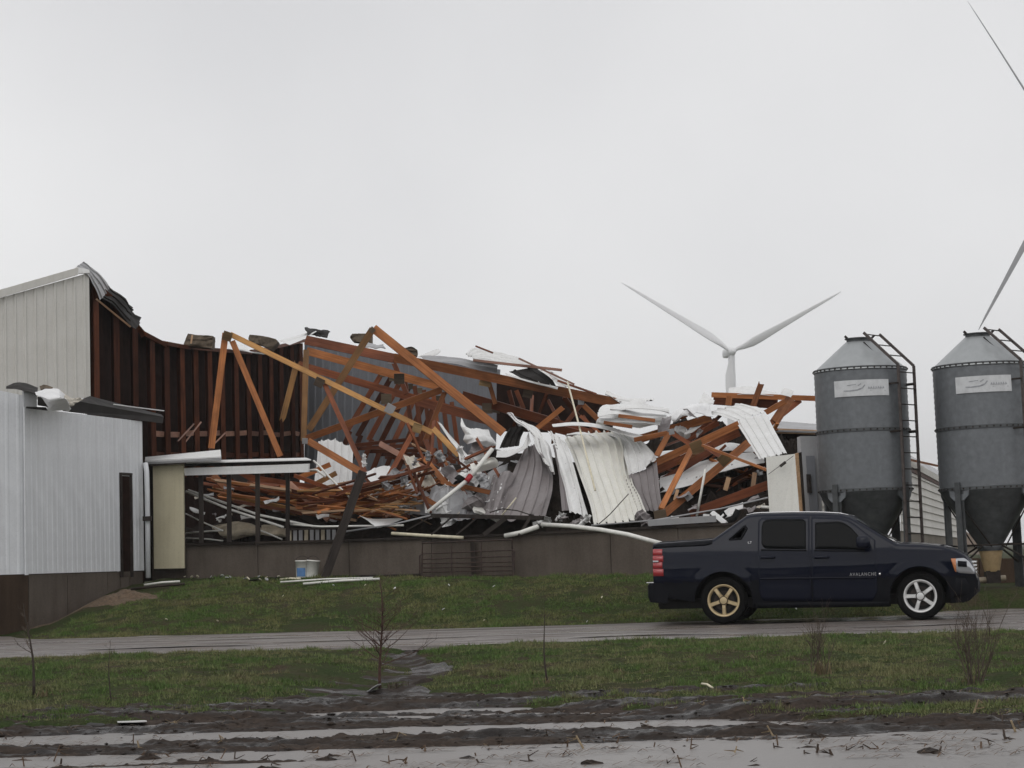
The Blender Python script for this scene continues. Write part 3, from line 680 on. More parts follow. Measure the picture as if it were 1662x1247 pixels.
truss('second roof truss with dark gusset plates behind the tall peak', [
    ('chord', 498, 570, 55, 724, 631, 54, 13, WOOD_O), ('chord', 484, 592, 56, 760, 672, 54.5, 12, WOOD_R), ('web', 637, 583, 55, 660, 640, 54.8, 8, WOOD_R),
    ('web', 481, 592, 54.5, 461, 671, 54.3, 9, WOOD_Y, 0.25)],
    [(648, 615, 53.9, 17, PLY_D), (627, 648, 54.0, 17, PLY_D), (634, 586, 54.6, 9, GREY_M)], (600, 700, 55))
truss('low dark red truss sagging behind the crumpled sheets', [
    ('chord', 751, 642, 53, 905, 688, 52, 15, WOOD_R), ('chord', 678, 652, 53.5, 790, 683, 53, 13, WOOD_R), ('chord', 807, 660, 53, 960, 705, 51.6, 15, WOOD_R),
    ('chord', 880, 690, 52, 945, 706, 51.5, 14, WOOD_R), ('web', 826, 634, 53.2, 835, 668, 53.1, 7, WOOD_R), ('web', 838, 634, 53.6, 850, 664, 53.5, 7, WOOD_R)],
    [(805, 663, 52.8, 15, PLY_D, -0.2), (843, 672, 52.6, 13, GREY_M, -0.2), (791, 663, 52.7, 17, PLY_D)], (820, 720, 53))
desc = ['nearest', 'second', 'third', 'fourth', 'fifth', 'sixth', 'farthest']
for k in range(7):                            # standing row of trusses in front of the grey inner wall
    D = 56 + 0.9 * k; x = 620 + 15 * k; y = 606 + 6.5 * k
    truss('%s of the row of dark leaning trusses before the grey inner wall' % desc[k], [
        ('web', x, y, D, x - 58 + 3 * k, y + 96, D, 8.5, WOOD_D if k % 2 else WOOD_R), ('web', x - 52 + 3 * k, y + 94, D, x - 74 + 3 * k, y + 150, D, 8, WOOD_D),
        ('web', x + 38, y + 14, D + 0.2, x + 52, y + 118, D + 0.2, 7, WOOD_R), ('chord', x - 55, y + 118 - 2 * k, D + 0.1, x + 60, y + 106 + 3 * k, D + 0.1, 6, WOOD_D)],
        [(x + 1, y + 2, D - 0.12, 9, PLY_D)], (x, y + 150, D), 'trusses leaning in a row inside the barn')
for k in range(5):                            # short webs still fixed under the roof edge
    x = 815 + 13 * k
# trusses fallen at the right end
truss('fallen truss under the folded ribbed sheet, tan gusset plates showing', [
    ('chord', 1062, 752, 45.5, 1199, 689, 45.8, 12, WOOD_O), ('chord', 1078, 834, 43.0, 1214, 719, 44.6, 13, WOOD_O), ('web', 1073, 826, 43.2, 1122, 730, 44.9, 9, WOOD_O),
    ('web', 1086, 703, 45.6, 1066, 740, 45.4, 9, WOOD_O), ('web', 1145, 724, 44.8, 1176, 744, 44.3, 9, WOOD_R), ('web', 1088, 702, 45.6, 1122, 722, 45.3, 7, WOOD_R)],
    [(1131, 726, 44.6, 20, PLY, 0.35), (1175, 746, 43.9, 18, PLY, 0.75), (1090, 701, 45.3, 9, GREY_M, 0.2), (1117, 806, 43.3, 12, GREY_M, 0.65), (1072, 838, 42.6, 20, PLY_D, 0.2)], (1100, 838, 43.5))
truss('upper fallen truss at the right end, dark red lower boards', [
    ('chord', 1034, 714, 46.6, 1154, 678, 46.9, 13, WOOD_O), ('chord', 1092, 679, 47, 1114, 671, 47, 12, WOOD_O), ('chord', 1062, 766, 46.6, 1200, 702, 46.9, 12, WOOD_R),
    ('web', 1112, 712, 46.9, 1165, 684, 47.0, 14, WOOD_R), ('chord', 1060, 790, 46.3, 1160, 728, 46.4, 11, WOOD_R)], [], (1100, 760, 46.6))
# beams and broken pieces at the far right, against the sky
LOOSE = []
def loose(label, x0, y0, D0, x1, y1, D1, w, mat, rag=0.0, group=None, cat='board', name='broken_board', roll=None, t=0.045):
    o = pboard(name, x0, y0, D0, x1, y1, D1, w, mat, None, rag, roll, t); tag(o, label, cat, group); return o
loose('level orange beam reaching behind the left feed bin', 1155, 641, 49, 1325, 647, 48.4, 8.5, WOOD_O, 0, None, 'beam', 'roof_beam')
loose('dark soffit board under the level orange beam', 1158, 649, 49.3, 1262, 656, 49, 16, WOOD_D, 0)
loose('splintered post standing above the level orange beam', 1234, 627, 48.3, 1222, 660, 48.3, 9.5, WOOD_O, 0.10, None, 'post', 'broken_post')
loose('stub post under the left part of the level orange beam', 1184, 643, 48.6, 1182, 658, 48.6, 10, WOOD_O, 0, None, 'post', 'broken_post')
loose('thick orange rafter end sloping down beside the folded white sheet', 1282, 648, 48.2, 1258, 684, 47.6, 15, WOOD_O, 0.05, None, 'rafter', 'broken_rafter')
loose('short split block leaning on the thick orange rafter end', 1246, 668, 47.7, 1272, 653, 47.7, 9, WOOD_O, 0.08)
loose('dark red rafter hidden behind the thick orange rafter end', 1298, 650, 48.6, 1250, 688, 48.2, 9, WOOD_R, 0)
loose('thin orange strip crossing to the cream door panel', 1140, 723, 44.0, 1245, 763, 42.0, 4, WOOD_O, 0, None, 'strip')
loose('low dark red beam behind the cream door panel', 1120, 834, 42.6, 1250, 786, 42.2, 14, WOOD_R, 0, None, 'beam', 'roof_beam')
loose('pale upright batten in the dark gap left of the cream panel', 1177, 796, 43.2, 1183, 775, 43.2, 7, WOOD_P, 0)
loose('pale upright batten closest to the cream panel', 1222, 790, 43, 1225, 767, 43, 7, WOOD_P, 0)
loose('pale batten behind the white upright rod', 1095, 812, 43.4, 1100, 795, 43.4, 5, WOOD_P, 0)
loose('short orange board lying on the white rolled sheet', 1004, 675, 44.5, 1063, 683, 44.3, 5.5, WOOD_O, 0)
loose('orange batten at the left end of the white rolled sheet', 980, 686, 44.3, 1026, 693, 44.2, 5.5, WOOD_O, 0)
loose('orange board end poking out right of the white rolled sheet', 1030, 714, 44.6, 1082, 703, 45, 7, WOOD_O, 0)
loose('orange stick pointing up beside the white peak sheet', 872, 695, 49.3, 913, 662, 49.2, 8, WOOD_O, 0.03, None, 'board')
loose('pink batten lying on the bright sheet at the roof edge', 768, 585, 50.6, 912, 601, 50.3, 4, WOOD_B, 0, None, 'batten')
loose('second thin batten crossing the bright roof-edge sheet', 842, 582, 50.3, 932, 624, 50, 3, WOOD_B, 0, None, 'batten')
loose('red-brown lath on top of the bright roof-edge sheet', 772, 562, 50.9, 800, 573, 50.8, 2.5, WOOD_R, 0, None, 'lath')
loose('brown lath lying right of the dark hole in the roof edge', 905, 618, 49.8, 968, 640, 49.6, 3, WOOD_R, 0, None, 'lath')
# the tangle in the middle
loose('long orange board slanting down to the black bent frame', 690, 745, 46.4, 770, 840, 45.2, 9, WOOD_O, 0.06)
loose('orange board with a sawn end pointing right under the white pole', 716, 782, 45.6, 797, 800, 45.4, 7.5, WOOD_O, 0)
loose('split orange board above the black bent frame', 681, 804, 45.4, 738, 838, 45.0, 8, WOOD_O, 0.12)
loose('yellow board leaning left of the curved white strip', 704, 697, 48.2, 744, 739, 47.6, 9, WOOD_Y, 0.05)
loose('red-brown batten rising to the white pole', 712, 782, 46.0, 768, 752, 45.9, 4, WOOD_R, 0, None, 'batten')
loose('pinkish board slanting down from the middle of the inner wall', 618, 721, 49.0, 700, 766, 47.5, 9, WOOD_B, 0.05)
loose('dark board forming a V beside the white flag sheet', 690, 714, 49.8, 708, 762, 49.4, 8, WOOD_R, 0)
loose('short board closing the V beside the white flag sheet', 708, 762, 49.4, 726, 742, 49.4, 8, WOOD_R, 0)
loose('pale sawn board fanning out left of the grey cloth', 602, 832, 46.4, 664, 808, 46.2, 5, WOOD_P, 0.08)
loose('yellow splintered board end over the grey cloth', 660, 812, 46.1, 684, 794, 46.0, 8, WOOD_Y, 0.1)
loose('pink splinter pointing down beside the grey cloth', 627, 838, 45.9, 664, 810, 46.0, 3, WOOD_B, 0.05)
loose('wide red-brown beam lying behind the dark posts', 374, 774, 50.2, 622, 812, 48.6, 16, WOOD_R, 0, None, 'beam', 'roof_beam')
loose('grey weathered plank crossing behind the dark posts', 372, 768, 49.4, 530, 858, 47.2, 11, WOOD_G, 0, None, 'plank')
loose('orange plank dropping behind the second dark post', 347, 772, 49.6, 384, 812, 49.2, 10, WOOD_O, 0, None, 'plank')
loose('pink flat board hanging below the eave end', 470, 785, 47.9, 532, 843, 46.9, 9, WOOD_B, 0.04)
loose('orange strut behind the leaning white ribbed panel', 484, 776, 48.5, 536, 754, 48.4, 8, WOOD_O, 0)
loose('yellow strut before the leaning white ribbed panel', 512, 786, 48.0, 546, 768, 47.9, 8, WOOD_Y, 0)
loose('brown board running right from the eave end', 478, 772, 48.2, 570, 806, 47.6, 6, WOOD_R, 0)
loose('dark post propped against the sill beside the white bucket', 526, 942, D_at(530) - 0.9, 588, 768, D_at(580) - 0.1, 13, WOOD_G, 0.04, None, 'post', 'leaning_post', t=0.16)
# the heap of splintered lumber under the eave: every board its own object
GH = 'splintered boards in the collapsed heap'
def heap(n, fx, mats, label, group, wr=(2.5, 6)):
    for _ in range(n):
        x0, y0, x1, y1, D = fx(); mt = random.choices(mats[0], mats[1])[0]
        o = pboard('splintered_board', x0, y0, D, x1, y1, D + random.uniform(-1.0, 1.0), random.uniform(*wr), mt, None, random.choice([0, 0, 0.06, 0.12]), random.uniform(-0.8, 0.8))
        cn = {'wet_orange_lumber': 'orange', 'red_brown_lumber': 'red-brown', 'dark_brown_stud': 'dark brown', 'yellow_pine': 'yellow', 'pale_split_wood': 'pale', 'weathered_dark_post': 'weathered dark'}[mt.name]
        zx = [(348, 'behind the first dark post'), (395, 'between the first and third dark posts'), (442, 'behind the third dark post'), (487, 'behind the last dark post'), (540, 'left of the leaning dark post'), (600, 'right of the leaning dark post'), (660, 'below the flat white sheet'), (720, 'below the white flag-like sheet'), (780, 'around the red-taped pole'), (850, 'behind the tall grey sheet'), (960, 'behind the big cream sheet'), (1120, 'near the thin white rod'), (1190, 'under the middle of the fallen trusses'), (1300, 'next to the cream door panel')]
        xm = (x0 + x1) / 2; zn = next((t_ for q, t_ in zx if xm < q), zx[-1][1]); an = abs(math.degrees(math.atan2(y1 - y0, x1 - x0))); an = min(an, 180 - an)
        tag(o, '%s %s %s %s' % (cn, 'short' if math.hypot(x1 - x0, y1 - y0) < 60 else 'long', 'level splintered board' if an < 9 else 'slanting splintered board' if an < 45 else 'steep splintered board', zn), 'board', group)
MX = ([WOOD_O, WOOD_R, WOOD_D, WOOD_Y, WOOD_P], [5, 5, 2, 2, 0.6])
def f1():
    x0 = random.uniform(325, 500); y0 = 778 + (x0 - 325) * 0.12 + random.uniform(-6, 30); L = random.uniform(70, 220); s = random.uniform(0.10, 0.30)
    x1 = min(640, x0 + L); return x0, y0, x1, min(y0 + s * (x1 - x0), 845), D_at(430) + random.uniform(1.0, 4.2)
heap(62, f1, MX, 'splintered brown board in the heap seen between the dark posts', 'splintered boards behind the posts')
def f2():
    x0 = random.uniform(475, 600); y0 = random.uniform(795, 838); L = random.uniform(60, 150); s = random.uniform(-0.42, 0.12)
    return x0, y0, x0 + L, y0 + s * L, D_at(570) + random.uniform(0.6, 3.4)
heap(55, f2, MX, 'splintered brown board fanning out right of the leaning dark post', 'splintered boards right of the leaning post')
def f3():
    x0 = random.uniform(650, 830); y0 = random.uniform(735, 832); L = random.uniform(30, 85); a = random.uniform(0, 6.28)
    return x0, y0, x0 + L * math.cos(a), min(840, y0 + L * math.sin(a)), D_at(730) + random.uniform(1.2, 4.5)
heap(44, f3, ([WOOD_R, WOOD_D, WOOD_O, WOOD_G, WOOD_P], [4, 4, 3, 3, 1]), 'short broken board jammed among the crumpled sheets in the middle', 'short broken boards in the middle', (2, 5))
def f6():
    x0 = random.uniform(560, 690); y0 = random.uniform(800, 840); L = random.uniform(20, 80); s = random.uniform(-0.7, 0.5); return x0, y0, x0 + L, y0 + s * L, D_at(620) + random.uniform(0.4, 1.6)
heap(40, f6, ([WOOD_P, WOOD_Y, WOOD_O], [3, 2, 3]), '', 'thin splinters of the fanned boards', (1.2, 2.8))
def f4():
    x0 = random.uniform(1060, 1240); y0 = random.uniform(700, 830); L = random.uniform(30, 80); a = random.uniform(-0.9, 0.5)
    return x0, y0, min(1262, x0 + L * math.cos(a)), min(838, y0 + L * math.sin(a)), D_at(1150) + random.uniform(4.4, 6.0)
heap(26, f4, ([WOOD_R, WOOD_D, WOOD_O], [4, 4, 2]), 'short broken board in the shade under the fallen trusses', 'short broken boards under the fallen trusses')
def f5():
    x0 = random.uniform(790, 1010); y0 = 600 + (x0 - 790) * 0.22 + random.uniform(15, 60); L = random.uniform(25, 60); a = random.uniform(0.6, 2.2)
    return x0, y0, x0 + L * math.cos(a), y0 + L * math.sin(a), 53.5 + random.uniform(0, 1)
heap(12, f5, ([WOOD_R, WOOD_D], [4, 4]), 'dark broken web hanging under the long roof edge', 'broken webs under the roof edge', (5, 8))

# ------------------------------------------------------------------ sheet metal
def crom(p0, p1, p2, p3, t):
    return 0.5 * ((2 * p1) + (-p0 + p2) * t + (2 * p0 - 5 * p1 + 4 * p2 - p3) * t * t + (-p0 + 3 * p1 - 3 * p2 + p3) * t ** 3)
def curve(pts, t, smooth):
    n = len(pts) - 1; x = min(max(t * n, 0), n - 1e-6); i = int(x); f = x - i
    if not smooth or n < 2: return pts[i].lerp(pts[i + 1], f)
    g = lambda k: pts[k] if 0 <= k <= n else (2 * pts[0] - pts[1] if k < 0 else 2 * pts[n] - pts[n - 1])
    return crom(g(i - 1), g(i), g(i + 1), g(i + 2), f)
def sheet(name, label, rows, ribs=0, mats=None, smooth=True, h=0.030, nv=22, jag=0.0, crump=0.0, th=0.006, inside=False, cat='metal sheet', group=None, parent=None, flipdir=False, nu0=14, cs=1.6):
    """rows: control points (px, py, D) across the sheet, listed along its ribs"""
    W3 = [[P(*q) for q in r] for r in rows]
    us = []; hs = []
    if ribs:
        for k in range(ribs):
            for q, hh in ((0, 0), (0.3, 0), (0.37, 1), (0.47, 1), (0.54, 0), (0.78, 0)): us.append((k + q) / ribs); hs.append(hh)
        us.append(1.0); hs.append(0)
    else: us = [k / nu0 for k in range(nu0 + 1)]; hs = [0] * len(us)
    nu = len(us); G = np.zeros((nv, nu, 3)); sd_ = random.uniform(0, 99)
    for j in range(nv):
        v = j / (nv - 1)
        for i, u in enumerate(us):
            vv = v
            if jag and (j == 0 or j == nv - 1):
                vv = v + (1 if j else -1) * jag * (noise.noise(Vector((u * 9, j, sd_))) - 0.2 + 0.7 * noise.noise(Vector((u * 31, j, sd_ + 4))))
            col = [curve(r, u, smooth) for r in W3]
            p = curve(col, min(max(vv, 0), 1), smooth) if 0 <= vv <= 1 else (col[0] + (col[0] - col[1]) * -vv * (len(col) - 1) if vv < 0 else col[-1] + (col[-1] - col[-2]) * (vv - 1) * (len(col) - 1))
            G[j, i] = p
    du = np.gradient(G, axis=1); dv = np.gradient(G, axis=0); N = np.cross(du, dv); N /= np.linalg.norm(N, axis=2, keepdims=True) + 1e-9
    c = G.reshape(-1, 3).mean(0); view = np.array(EYE) - c
    s = 1 if (N.reshape(-1, 3).mean(0) @ view) > 0 else -1
    if flipdir: s = -s
    N *= s
    off = np.array(hs)[None, :, None] * h * (-1 if inside else 1)
    if crump:                                 # dents plus straight-edged creases
        ku, kv = random.randint(2, 4), random.randint(3, 5); KG = RNG.uniform(-1, 1, (kv + 1, ku + 1))
        uu = np.clip(np.array(us) * ku, 0, ku - 1e-6); vv_ = np.clip(np.linspace(0, kv, nv), 0, kv - 1e-6); ui, vi = uu.astype(int), vv_.astype(int); fu, fv = uu - ui, vv_ - vi
        tri = (fu[None, :] + fv[:, None]) > 1
        k00 = KG[vi][:, ui]; k01 = KG[vi][:, ui + 1]; k10 = KG[vi + 1][:, ui]; k11 = KG[vi + 1][:, ui + 1]; FU, FV = fu[None, :], fv[:, None]
        facet = np.where(tri, k11 + (1 - FU) * (k10 - k11) + (1 - FV) * (k01 - k11), k00 + FU * (k01 - k00) + FV * (k10 - k00))
        off = off + (crump * 1.15 * facet)[:, :, None]
        cn = np.zeros((nv, nu))
        for j in range(nv):
            for i in range(nu):
                q = Vector(G[j, i]); cn[j, i] = noise.noise(q * cs + Vector((sd_, 0, 0))) + 0.5 * noise.noise(q * cs * 2.7 + Vector((0, sd_, 0)))
        off = off + (crump * 0.75 * cn)[:, :, None]
    A = G + N * off; B = A - N * th
    V = np.concatenate([A.reshape(-1, 3), B.reshape(-1, 3)]); F = []; n = nv * nu; mi = []
    for j in range(nv - 1):
        for i in range(nu - 1):
            a = j * nu + i; q = (a, a + 1, a + nu + 1, a + nu)
            F.append(q if s > 0 else q[::-1]); mi.append(1 if inside else 0)
            q2 = tuple(x + n for x in q); F.append(q2[::-1] if s > 0 else q2); mi.append(0 if inside else 1)
    ring = [i for i in range(nu)] + [j * nu + nu - 1 for j in range(1, nv)] + [(nv - 1) * nu + i for i in range(nu - 2, -1, -1)] + [j * nu for j in range(nv - 2, 0, -1)]
    for k in range(len(ring)):
        a, b = ring[k], ring[(k + 1) % len(ring)]; F.append((a, n + a, n + b, b) if s > 0 else (b, n + b, n + a, a)); mi.append(0)
    o = put(name, [Vector(v) for v in V], F, list(mats or (WHITE_M, BACK_M)), parent)
    o.data.polygons.foreach_set('material_index', mi)
    o.data.polygons.foreach_set('use_smooth', [False] * len(F))
    if parent is None: tag(o, label, cat, group)
    return o
WB = (WHITE_M, BACK_M); CB = (CREAM_M, BACK_M); GG = (GREY_M, GREY_M); WW = (WHITE_M, WHITE_M); DD = (DARK_M, DARK_M); BB = (BACK_M, WHITE_M)
# left: torn roof of the tall end wall
sheet('torn_roof_sheet', 'light grey roof sheet bent over the top of the tall end wall', [[(124, 433, 46.1), (136, 425, 47.2)], [(147, 452, 46.2), (158, 442, 47.8)], [(163, 487, 47.0), (180, 466, 48.6)]], 3, (GREY_M, BACK_M), True, 0.03, 14, 0.0, 0.02)
sheet('torn_roof_sheet', 'black torn roof sheet hanging off the tall end wall', [[(158, 476, 47.3), (177, 462, 48.6)], [(186, 497, 48.3), (200, 484, 49.2)], [(210, 525, 49.2), (217, 499, 50)]], 3, DD, True, 0.03, 12, 0.06, 0.03)
sheet('torn_roof_sheet', 'small dark flap at the end of the black torn roof sheet', [[(203, 512, 49.0), (215, 508, 49.8)], [(210, 527, 49.2), (222, 513, 50)], [(221, 535, 49.6), (229, 516, 50.4)]], 0, DD, True, 0.03, 8, 0.06, 0.03)
loose('thin pale batten hanging below the black torn roof sheet', 157, 486, 47.0, 211, 530, 48.6, 3, WOOD_P, 0, None, 'batten', roll=0.0)
sheet('torn_roof_flap', 'dark arched roof flap left of the white crumpled wrap', [[(10, 627, 41.6), (36, 620, 42.2), (62, 628, 42.4)], [(10, 629, 41.3), (40, 634, 41.4), (60, 641, 41.5)]], 0, DD, True, 0, 8, 0, 0.02, cat='roof flap')
sheet('crumpled_wrap', 'white crumpled house wrap lying on the annex roof edge', [[(58, 634, 41.6), (72, 632, 42.0), (94, 630, 42.4), (104, 640, 42.6)], [(60, 643, 41.3), (74, 644, 41.0), (98, 643, 41.0), (110, 656, 41.8)], [(76, 663, 41.4), (86, 658, 41.0), (108, 650, 41.0), (114, 662, 41.6)], [(76, 666, 41.5), (90, 668, 41.4), (104, 668, 41.5), (110, 667, 41.6)]], 0, (CLOTH, CLOTH), True, 0, 20, 0, 0.035, 0.01, cat='house wrap', nu0=20, cs=3)
sheet('insulation_scrap', 'tan insulation scrap right of the white crumpled wrap', [[(100, 634, 42.6), (118, 645, 43.0), (136, 648, 43.6)], [(106, 645, 42.2), (114, 654, 42.4), (124, 654, 43.0)], [(108, 657, 42.0), (113, 658, 42.2), (118, 656, 42.4)]], 0, (FABRIC, FABRIC), True, 0, 8, 0, 0.03, 0.03, cat='insulation')
sheet('insulation_scrap', 'dark insulation scrap behind the white crumpled wrap', [[(64, 627, 42.8), (74, 624, 42.8), (86, 626, 42.8)], [(66, 632, 42.5), (74, 632, 42.5), (84, 632, 42.5)]], 0, (INSUL, INSUL), True, 0, 6, 0, 0.03, 0.05, cat='insulation')
sheet('dark_board_scrap', 'black square scrap under the white crumpled wrap', [[(61, 645, 41.2), (78, 648, 41.2)], [(61, 658, 41.25), (79, 661, 41.25)]], 0, DD, False, 0, 4, 0, 0.01, 0.05, cat='scrap')
# scraps along the stud wall top
def block(label, pts, D, th, mat, cat='insulation', name='insulation_block'):
    rows = [[(p[0], p[1], D) for p in r] for r in pts]
    return sheet(name, label, rows, 0, (mat, mat), True, 0, 8, 0.03, 0.04, th, cat=cat)
block('brown broken crate-like block on the stud wall top', [[(305, 541), (325, 544), (345, 545)], [(300, 552), (322, 552), (345, 553)], [(297, 561), (322, 563), (344, 566)]], 55.5, 0.5, INSUL)
loose('pale upright batten on the brown broken block', 310, 558, 55, 312, 544, 55, 2.5, WOOD_P, 0, None, 'batten')
block('brown insulation roll right of the left truss peak', [[(405, 543), (425, 545), (447, 550)], [(403, 550), (425, 553), (450, 556)], [(407, 557), (424, 560), (440, 568)]], 61, 0.6, INSUL)
block('brown insulation roll left of the sharp truss peak', [[(572, 542), (586, 541), (603, 542)], [(568, 548), (586, 549), (603, 549)], [(573, 554), (586, 556), (603, 558)]], 57, 0.5, INSUL)
block('brown insulation lump on the red roof edge right of the sharp peak', [[(655, 565), (668, 563), (677, 568)], [(654, 569), (667, 570), (677, 574)], [(658, 573), (667, 575), (676, 578)]], 54.5, 0.4, INSUL)
sheet('torn_white_sheet', 'bright white triangular sheet sticking up at the middle of the stud wall', [[(451, 552, 60), (470, 560, 59)], [(482, 545, 61), (492, 551, 60)], [(509, 536, 62), (514, 538, 61)]], 1, WW, True, 0.03, 8, 0, 0.0)
sheet('torn_roof_flap', 'dark flap above the bright white triangular sheet', [[(494, 532, 61), (510, 530, 61.5), (536, 538, 61)], [(500, 543, 60.6), (514, 545, 61), (531, 549, 60.6)]], 0, (DARK_M, DARK_M), True, 0, 8, 0.1, 0.05, 0.03, cat='roof flap')
sheet('torn_white_sheet', 'white sheet scrap under the brown roll near the left truss peak', [[(366, 553, 60), (400, 562, 60)], [(372, 566, 59.5), (408, 570, 59.5)], [(424, 573, 59.5), (434, 577, 59.5)]], 1, WW, True, 0.03, 8, 0, 0.02)
sheet('torn_white_sheet', 'small white strip on the red roof edge', [[(676, 580, 54), (684, 580, 54)], [(690, 573, 54), (704, 577, 53.8)], [(712, 566, 54), (716, 571, 53.8)]], 0, WW, True, 0, 8, 0, 0.02, 0.01)
sheet('torn_white_sheet', 'pale strip right of the roll by the sharp peak', [[(588, 556, 55.5), (622, 560, 55)], [(592, 563, 55), (626, 566, 54.5)]], 0, (GREY_M, GREY_M), True, 0, 6, 0, 0.03, 0.02)
sheet('grey_roof_strip', 'grey roof strip lying along the red roof edge', [[(683, 580, 53.6), (740, 582, 53.2), (808, 594, 52.6)], [(690, 586, 53.2), (740, 592, 52.9), (806, 606, 52.2)]], 0, (GREY_M, BACK_M), True, 0.02, 6, 0, 0.04, nu0=26)
sheet('torn_white_sheet', 'bright ribbed sheet curled up on the roof edge', [[(756, 576, 52.6), (775, 588, 51.8)], [(766, 566, 53), (800, 590, 51.6)], [(800, 571, 52.8), (830, 592, 51.5)], [(846, 586, 52.2), (866, 596, 51.2)]], 5, WB, True, 0.04, 18, 0.02, 0.04)
sheet('dark_roof_sheet', 'black sheet filling in the dark hole at the roof edge', [[(826, 604, 51.4), (872, 597, 51.4)], [(850, 615, 51.0), (890, 608, 51.0)], [(868, 618, 50.8), (903, 627, 50.8)]], 2, DD, True, 0.03, 8, 0, 0.02)  # black sheet paints the darkness of a hole in the roof edge
sheet('torn_white_sheet', 'white torn strip right of the black-filled hole', [[(868, 596, 51.2), (890, 600, 51)], [(890, 612, 50.7), (916, 617, 50.5)], [(908, 626, 50.4), (945, 635, 50.2)]], 1, WB, True, 0.03, 10, 0.05, 0.03)
sheet('torn_white_sheet', 'thin white strip along the roof edge beneath the black-filled hole', [[(820, 606, 51.1), (822, 610, 51)], [(868, 620, 50.6), (868, 623, 50.6)], [(905, 628, 50.3), (904, 632, 50.3)]], 0, WW, True, 0, 8, 0, 0.02, 0.006)
sheet('torn_white_sheet', 'grey white sheet lying where the long roof edge ends', [[(981, 640, 50.2), (985, 636, 50.8)], [(1006, 652, 49.8), (1014, 645, 50.4)], [(1040, 655, 49.3), (1064, 650, 50)]], 2, WB, True, 0.03, 10, 0.03, 0.03)
# left middle
sheet('ribbed_panel', 'white ribbed panel with a jagged top leaning left of the middle', [[(517, 716, 52), (545, 715, 52), (574, 724, 52)], [(514, 752, 51.5), (544, 752, 51.4), (572, 756, 51.5)], [(510, 785, 51), (540, 790, 51), (570, 796, 51)]], 5, WW, True, 0.03, 10, 0.05, 0.02)
sheet('torn_white_sheet', 'flat white sheet lying in the lumber right of the leaning dark post', [[(593, 766, 47.8), (623, 757, 48.6), (640, 763, 48.8)], [(596, 774, 47.4), (622, 768, 48.0), (658, 772, 48.2)], [(602, 784, 47), (628, 786, 47.4), (648, 786, 47.8)]], 2, WW, True, 0.02, 8, 0, 0.02)
sheet('torn_white_sheet', 'white pointed sheet low on the wall below the lumber fan', [[(584, 836, 45.6), (606, 842, 45.7), (658, 841, 46)], [(596, 845, 45.3), (612, 848, 45.3), (640, 848, 45.6)], [(612, 857, 45), (620, 855, 45), (628, 853, 45.2)]], 0, WW, True, 0, 8, 0, 0.012, 0.01)
# centre
sheet('crumpled_sheet', 'white crumpled flag-like sheet in the middle of the wreck', [[(748, 681, 47.6), (762, 694, 47.4), (778, 699, 47.2), (792, 700, 47.3)], [(752, 704, 47.2), (766, 706, 46.7), (786, 708, 46.8), (802, 716, 47.1)], [(757, 722, 47.2), (772, 718, 46.6), (790, 724, 46.8), (803, 730, 47)]], 0, WW, True, 0, 16, 0.03, 0.06, nu0=18, cs=2.5)
sheet('crumpled_sheet', 'grey underside hanging below the white flag-like sheet', [[(771, 708, 47.0), (786, 722, 47.0), (799, 729, 47)], [(764, 726, 46.8), (778, 736, 46.7), (792, 744, 46.8)], [(760, 736, 46.9), (772, 744, 46.8), (784, 750, 46.9)]], 1, (BACK_M, BACK_M), True, 0.02, 10, 0.0, 0.03)
sheet('curved_trim_strip', 'curved white strip dropping left of the white flag-like sheet', [[(709, 685, 47.4), (715, 688, 47.4)], [(726, 708, 47.2), (732, 710, 47.2)], [(742, 730, 46.9), (752, 732, 46.9)], [(747, 752, 46.5), (772, 752, 46.5)], [(752, 765, 46.3), (783, 778, 46.2)]], 0, WW, True, 0, 18, 0.03, 0.03, 0.008)
sheet('torn_white_sheet', 'white curled scrap low behind the red-taped pole', [[(752, 762, 46.6), (770, 758, 46.8)], [(760, 774, 46.2), (783, 772, 46.4)], [(744, 790, 46.2), (772, 794, 46.2)]], 0, WW, True, 0, 10, 0.05, 0.05, 0.01)
sheet('torn_white_sheet', 'pale curled scrap left of the red-taped pole', [[(706, 774, 46.9), (722, 762, 47)], [(716, 778, 46.7), (738, 764, 46.8)], [(730, 786, 46.6), (746, 772, 46.8)]], 0, WW, True, 0, 8, 0.05, 0.05, 0.01)
sheet('ribbed_panel', 'tall grey sheet hanging underside out in the middle', [[(850, 727, 46.6), (866, 722, 46.2), (880, 737, 46)], [(838, 760, 46.2), (868, 757, 45.8), (894, 768, 45.8)], [(815, 800, 45.4), (858, 800, 45.0), (895, 800, 45.2)], [(796, 838, 44.8), (842, 842, 44.4), (886, 836, 44.6)]], 5, (BACK_M, WHITE_M), True, 0.035, 22, 0.03, 0.05)
sheet('ribbed_panel', 'white sheet bent over the peak above the tall grey sheet', [[(824, 668, 47.4), (834, 680, 47.2), (842, 690, 47)], [(838, 686, 46.8), (856, 690, 46.5), (872, 697, 46.8)], [(860, 700, 46.0), (874, 710, 45.8), (888, 718, 46.2)], [(868, 728, 45.7), (882, 736, 45.5), (896, 748, 45.8)], [(880, 742, 45.5), (892, 760, 45.3), (900, 774, 45.5)]], 3, WB, True, 0.035, 24, 0.04, 0.04)
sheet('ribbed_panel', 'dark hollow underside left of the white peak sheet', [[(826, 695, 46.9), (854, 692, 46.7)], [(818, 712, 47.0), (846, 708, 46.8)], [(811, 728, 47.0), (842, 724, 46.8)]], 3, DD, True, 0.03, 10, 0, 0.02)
sheet('torn_white_sheet', 'white upward curl between the dark hollow and the tall grey sheet', [[(806, 731, 46.6), (806, 744, 46.4)], [(830, 730, 46.4), (828, 741, 46.2)], [(850, 722, 46.2), (852, 728, 46.0)], [(858, 702, 46.4), (861, 718, 46.2)]], 0, WB, True, 0, 14, 0, 0.03, 0.008)
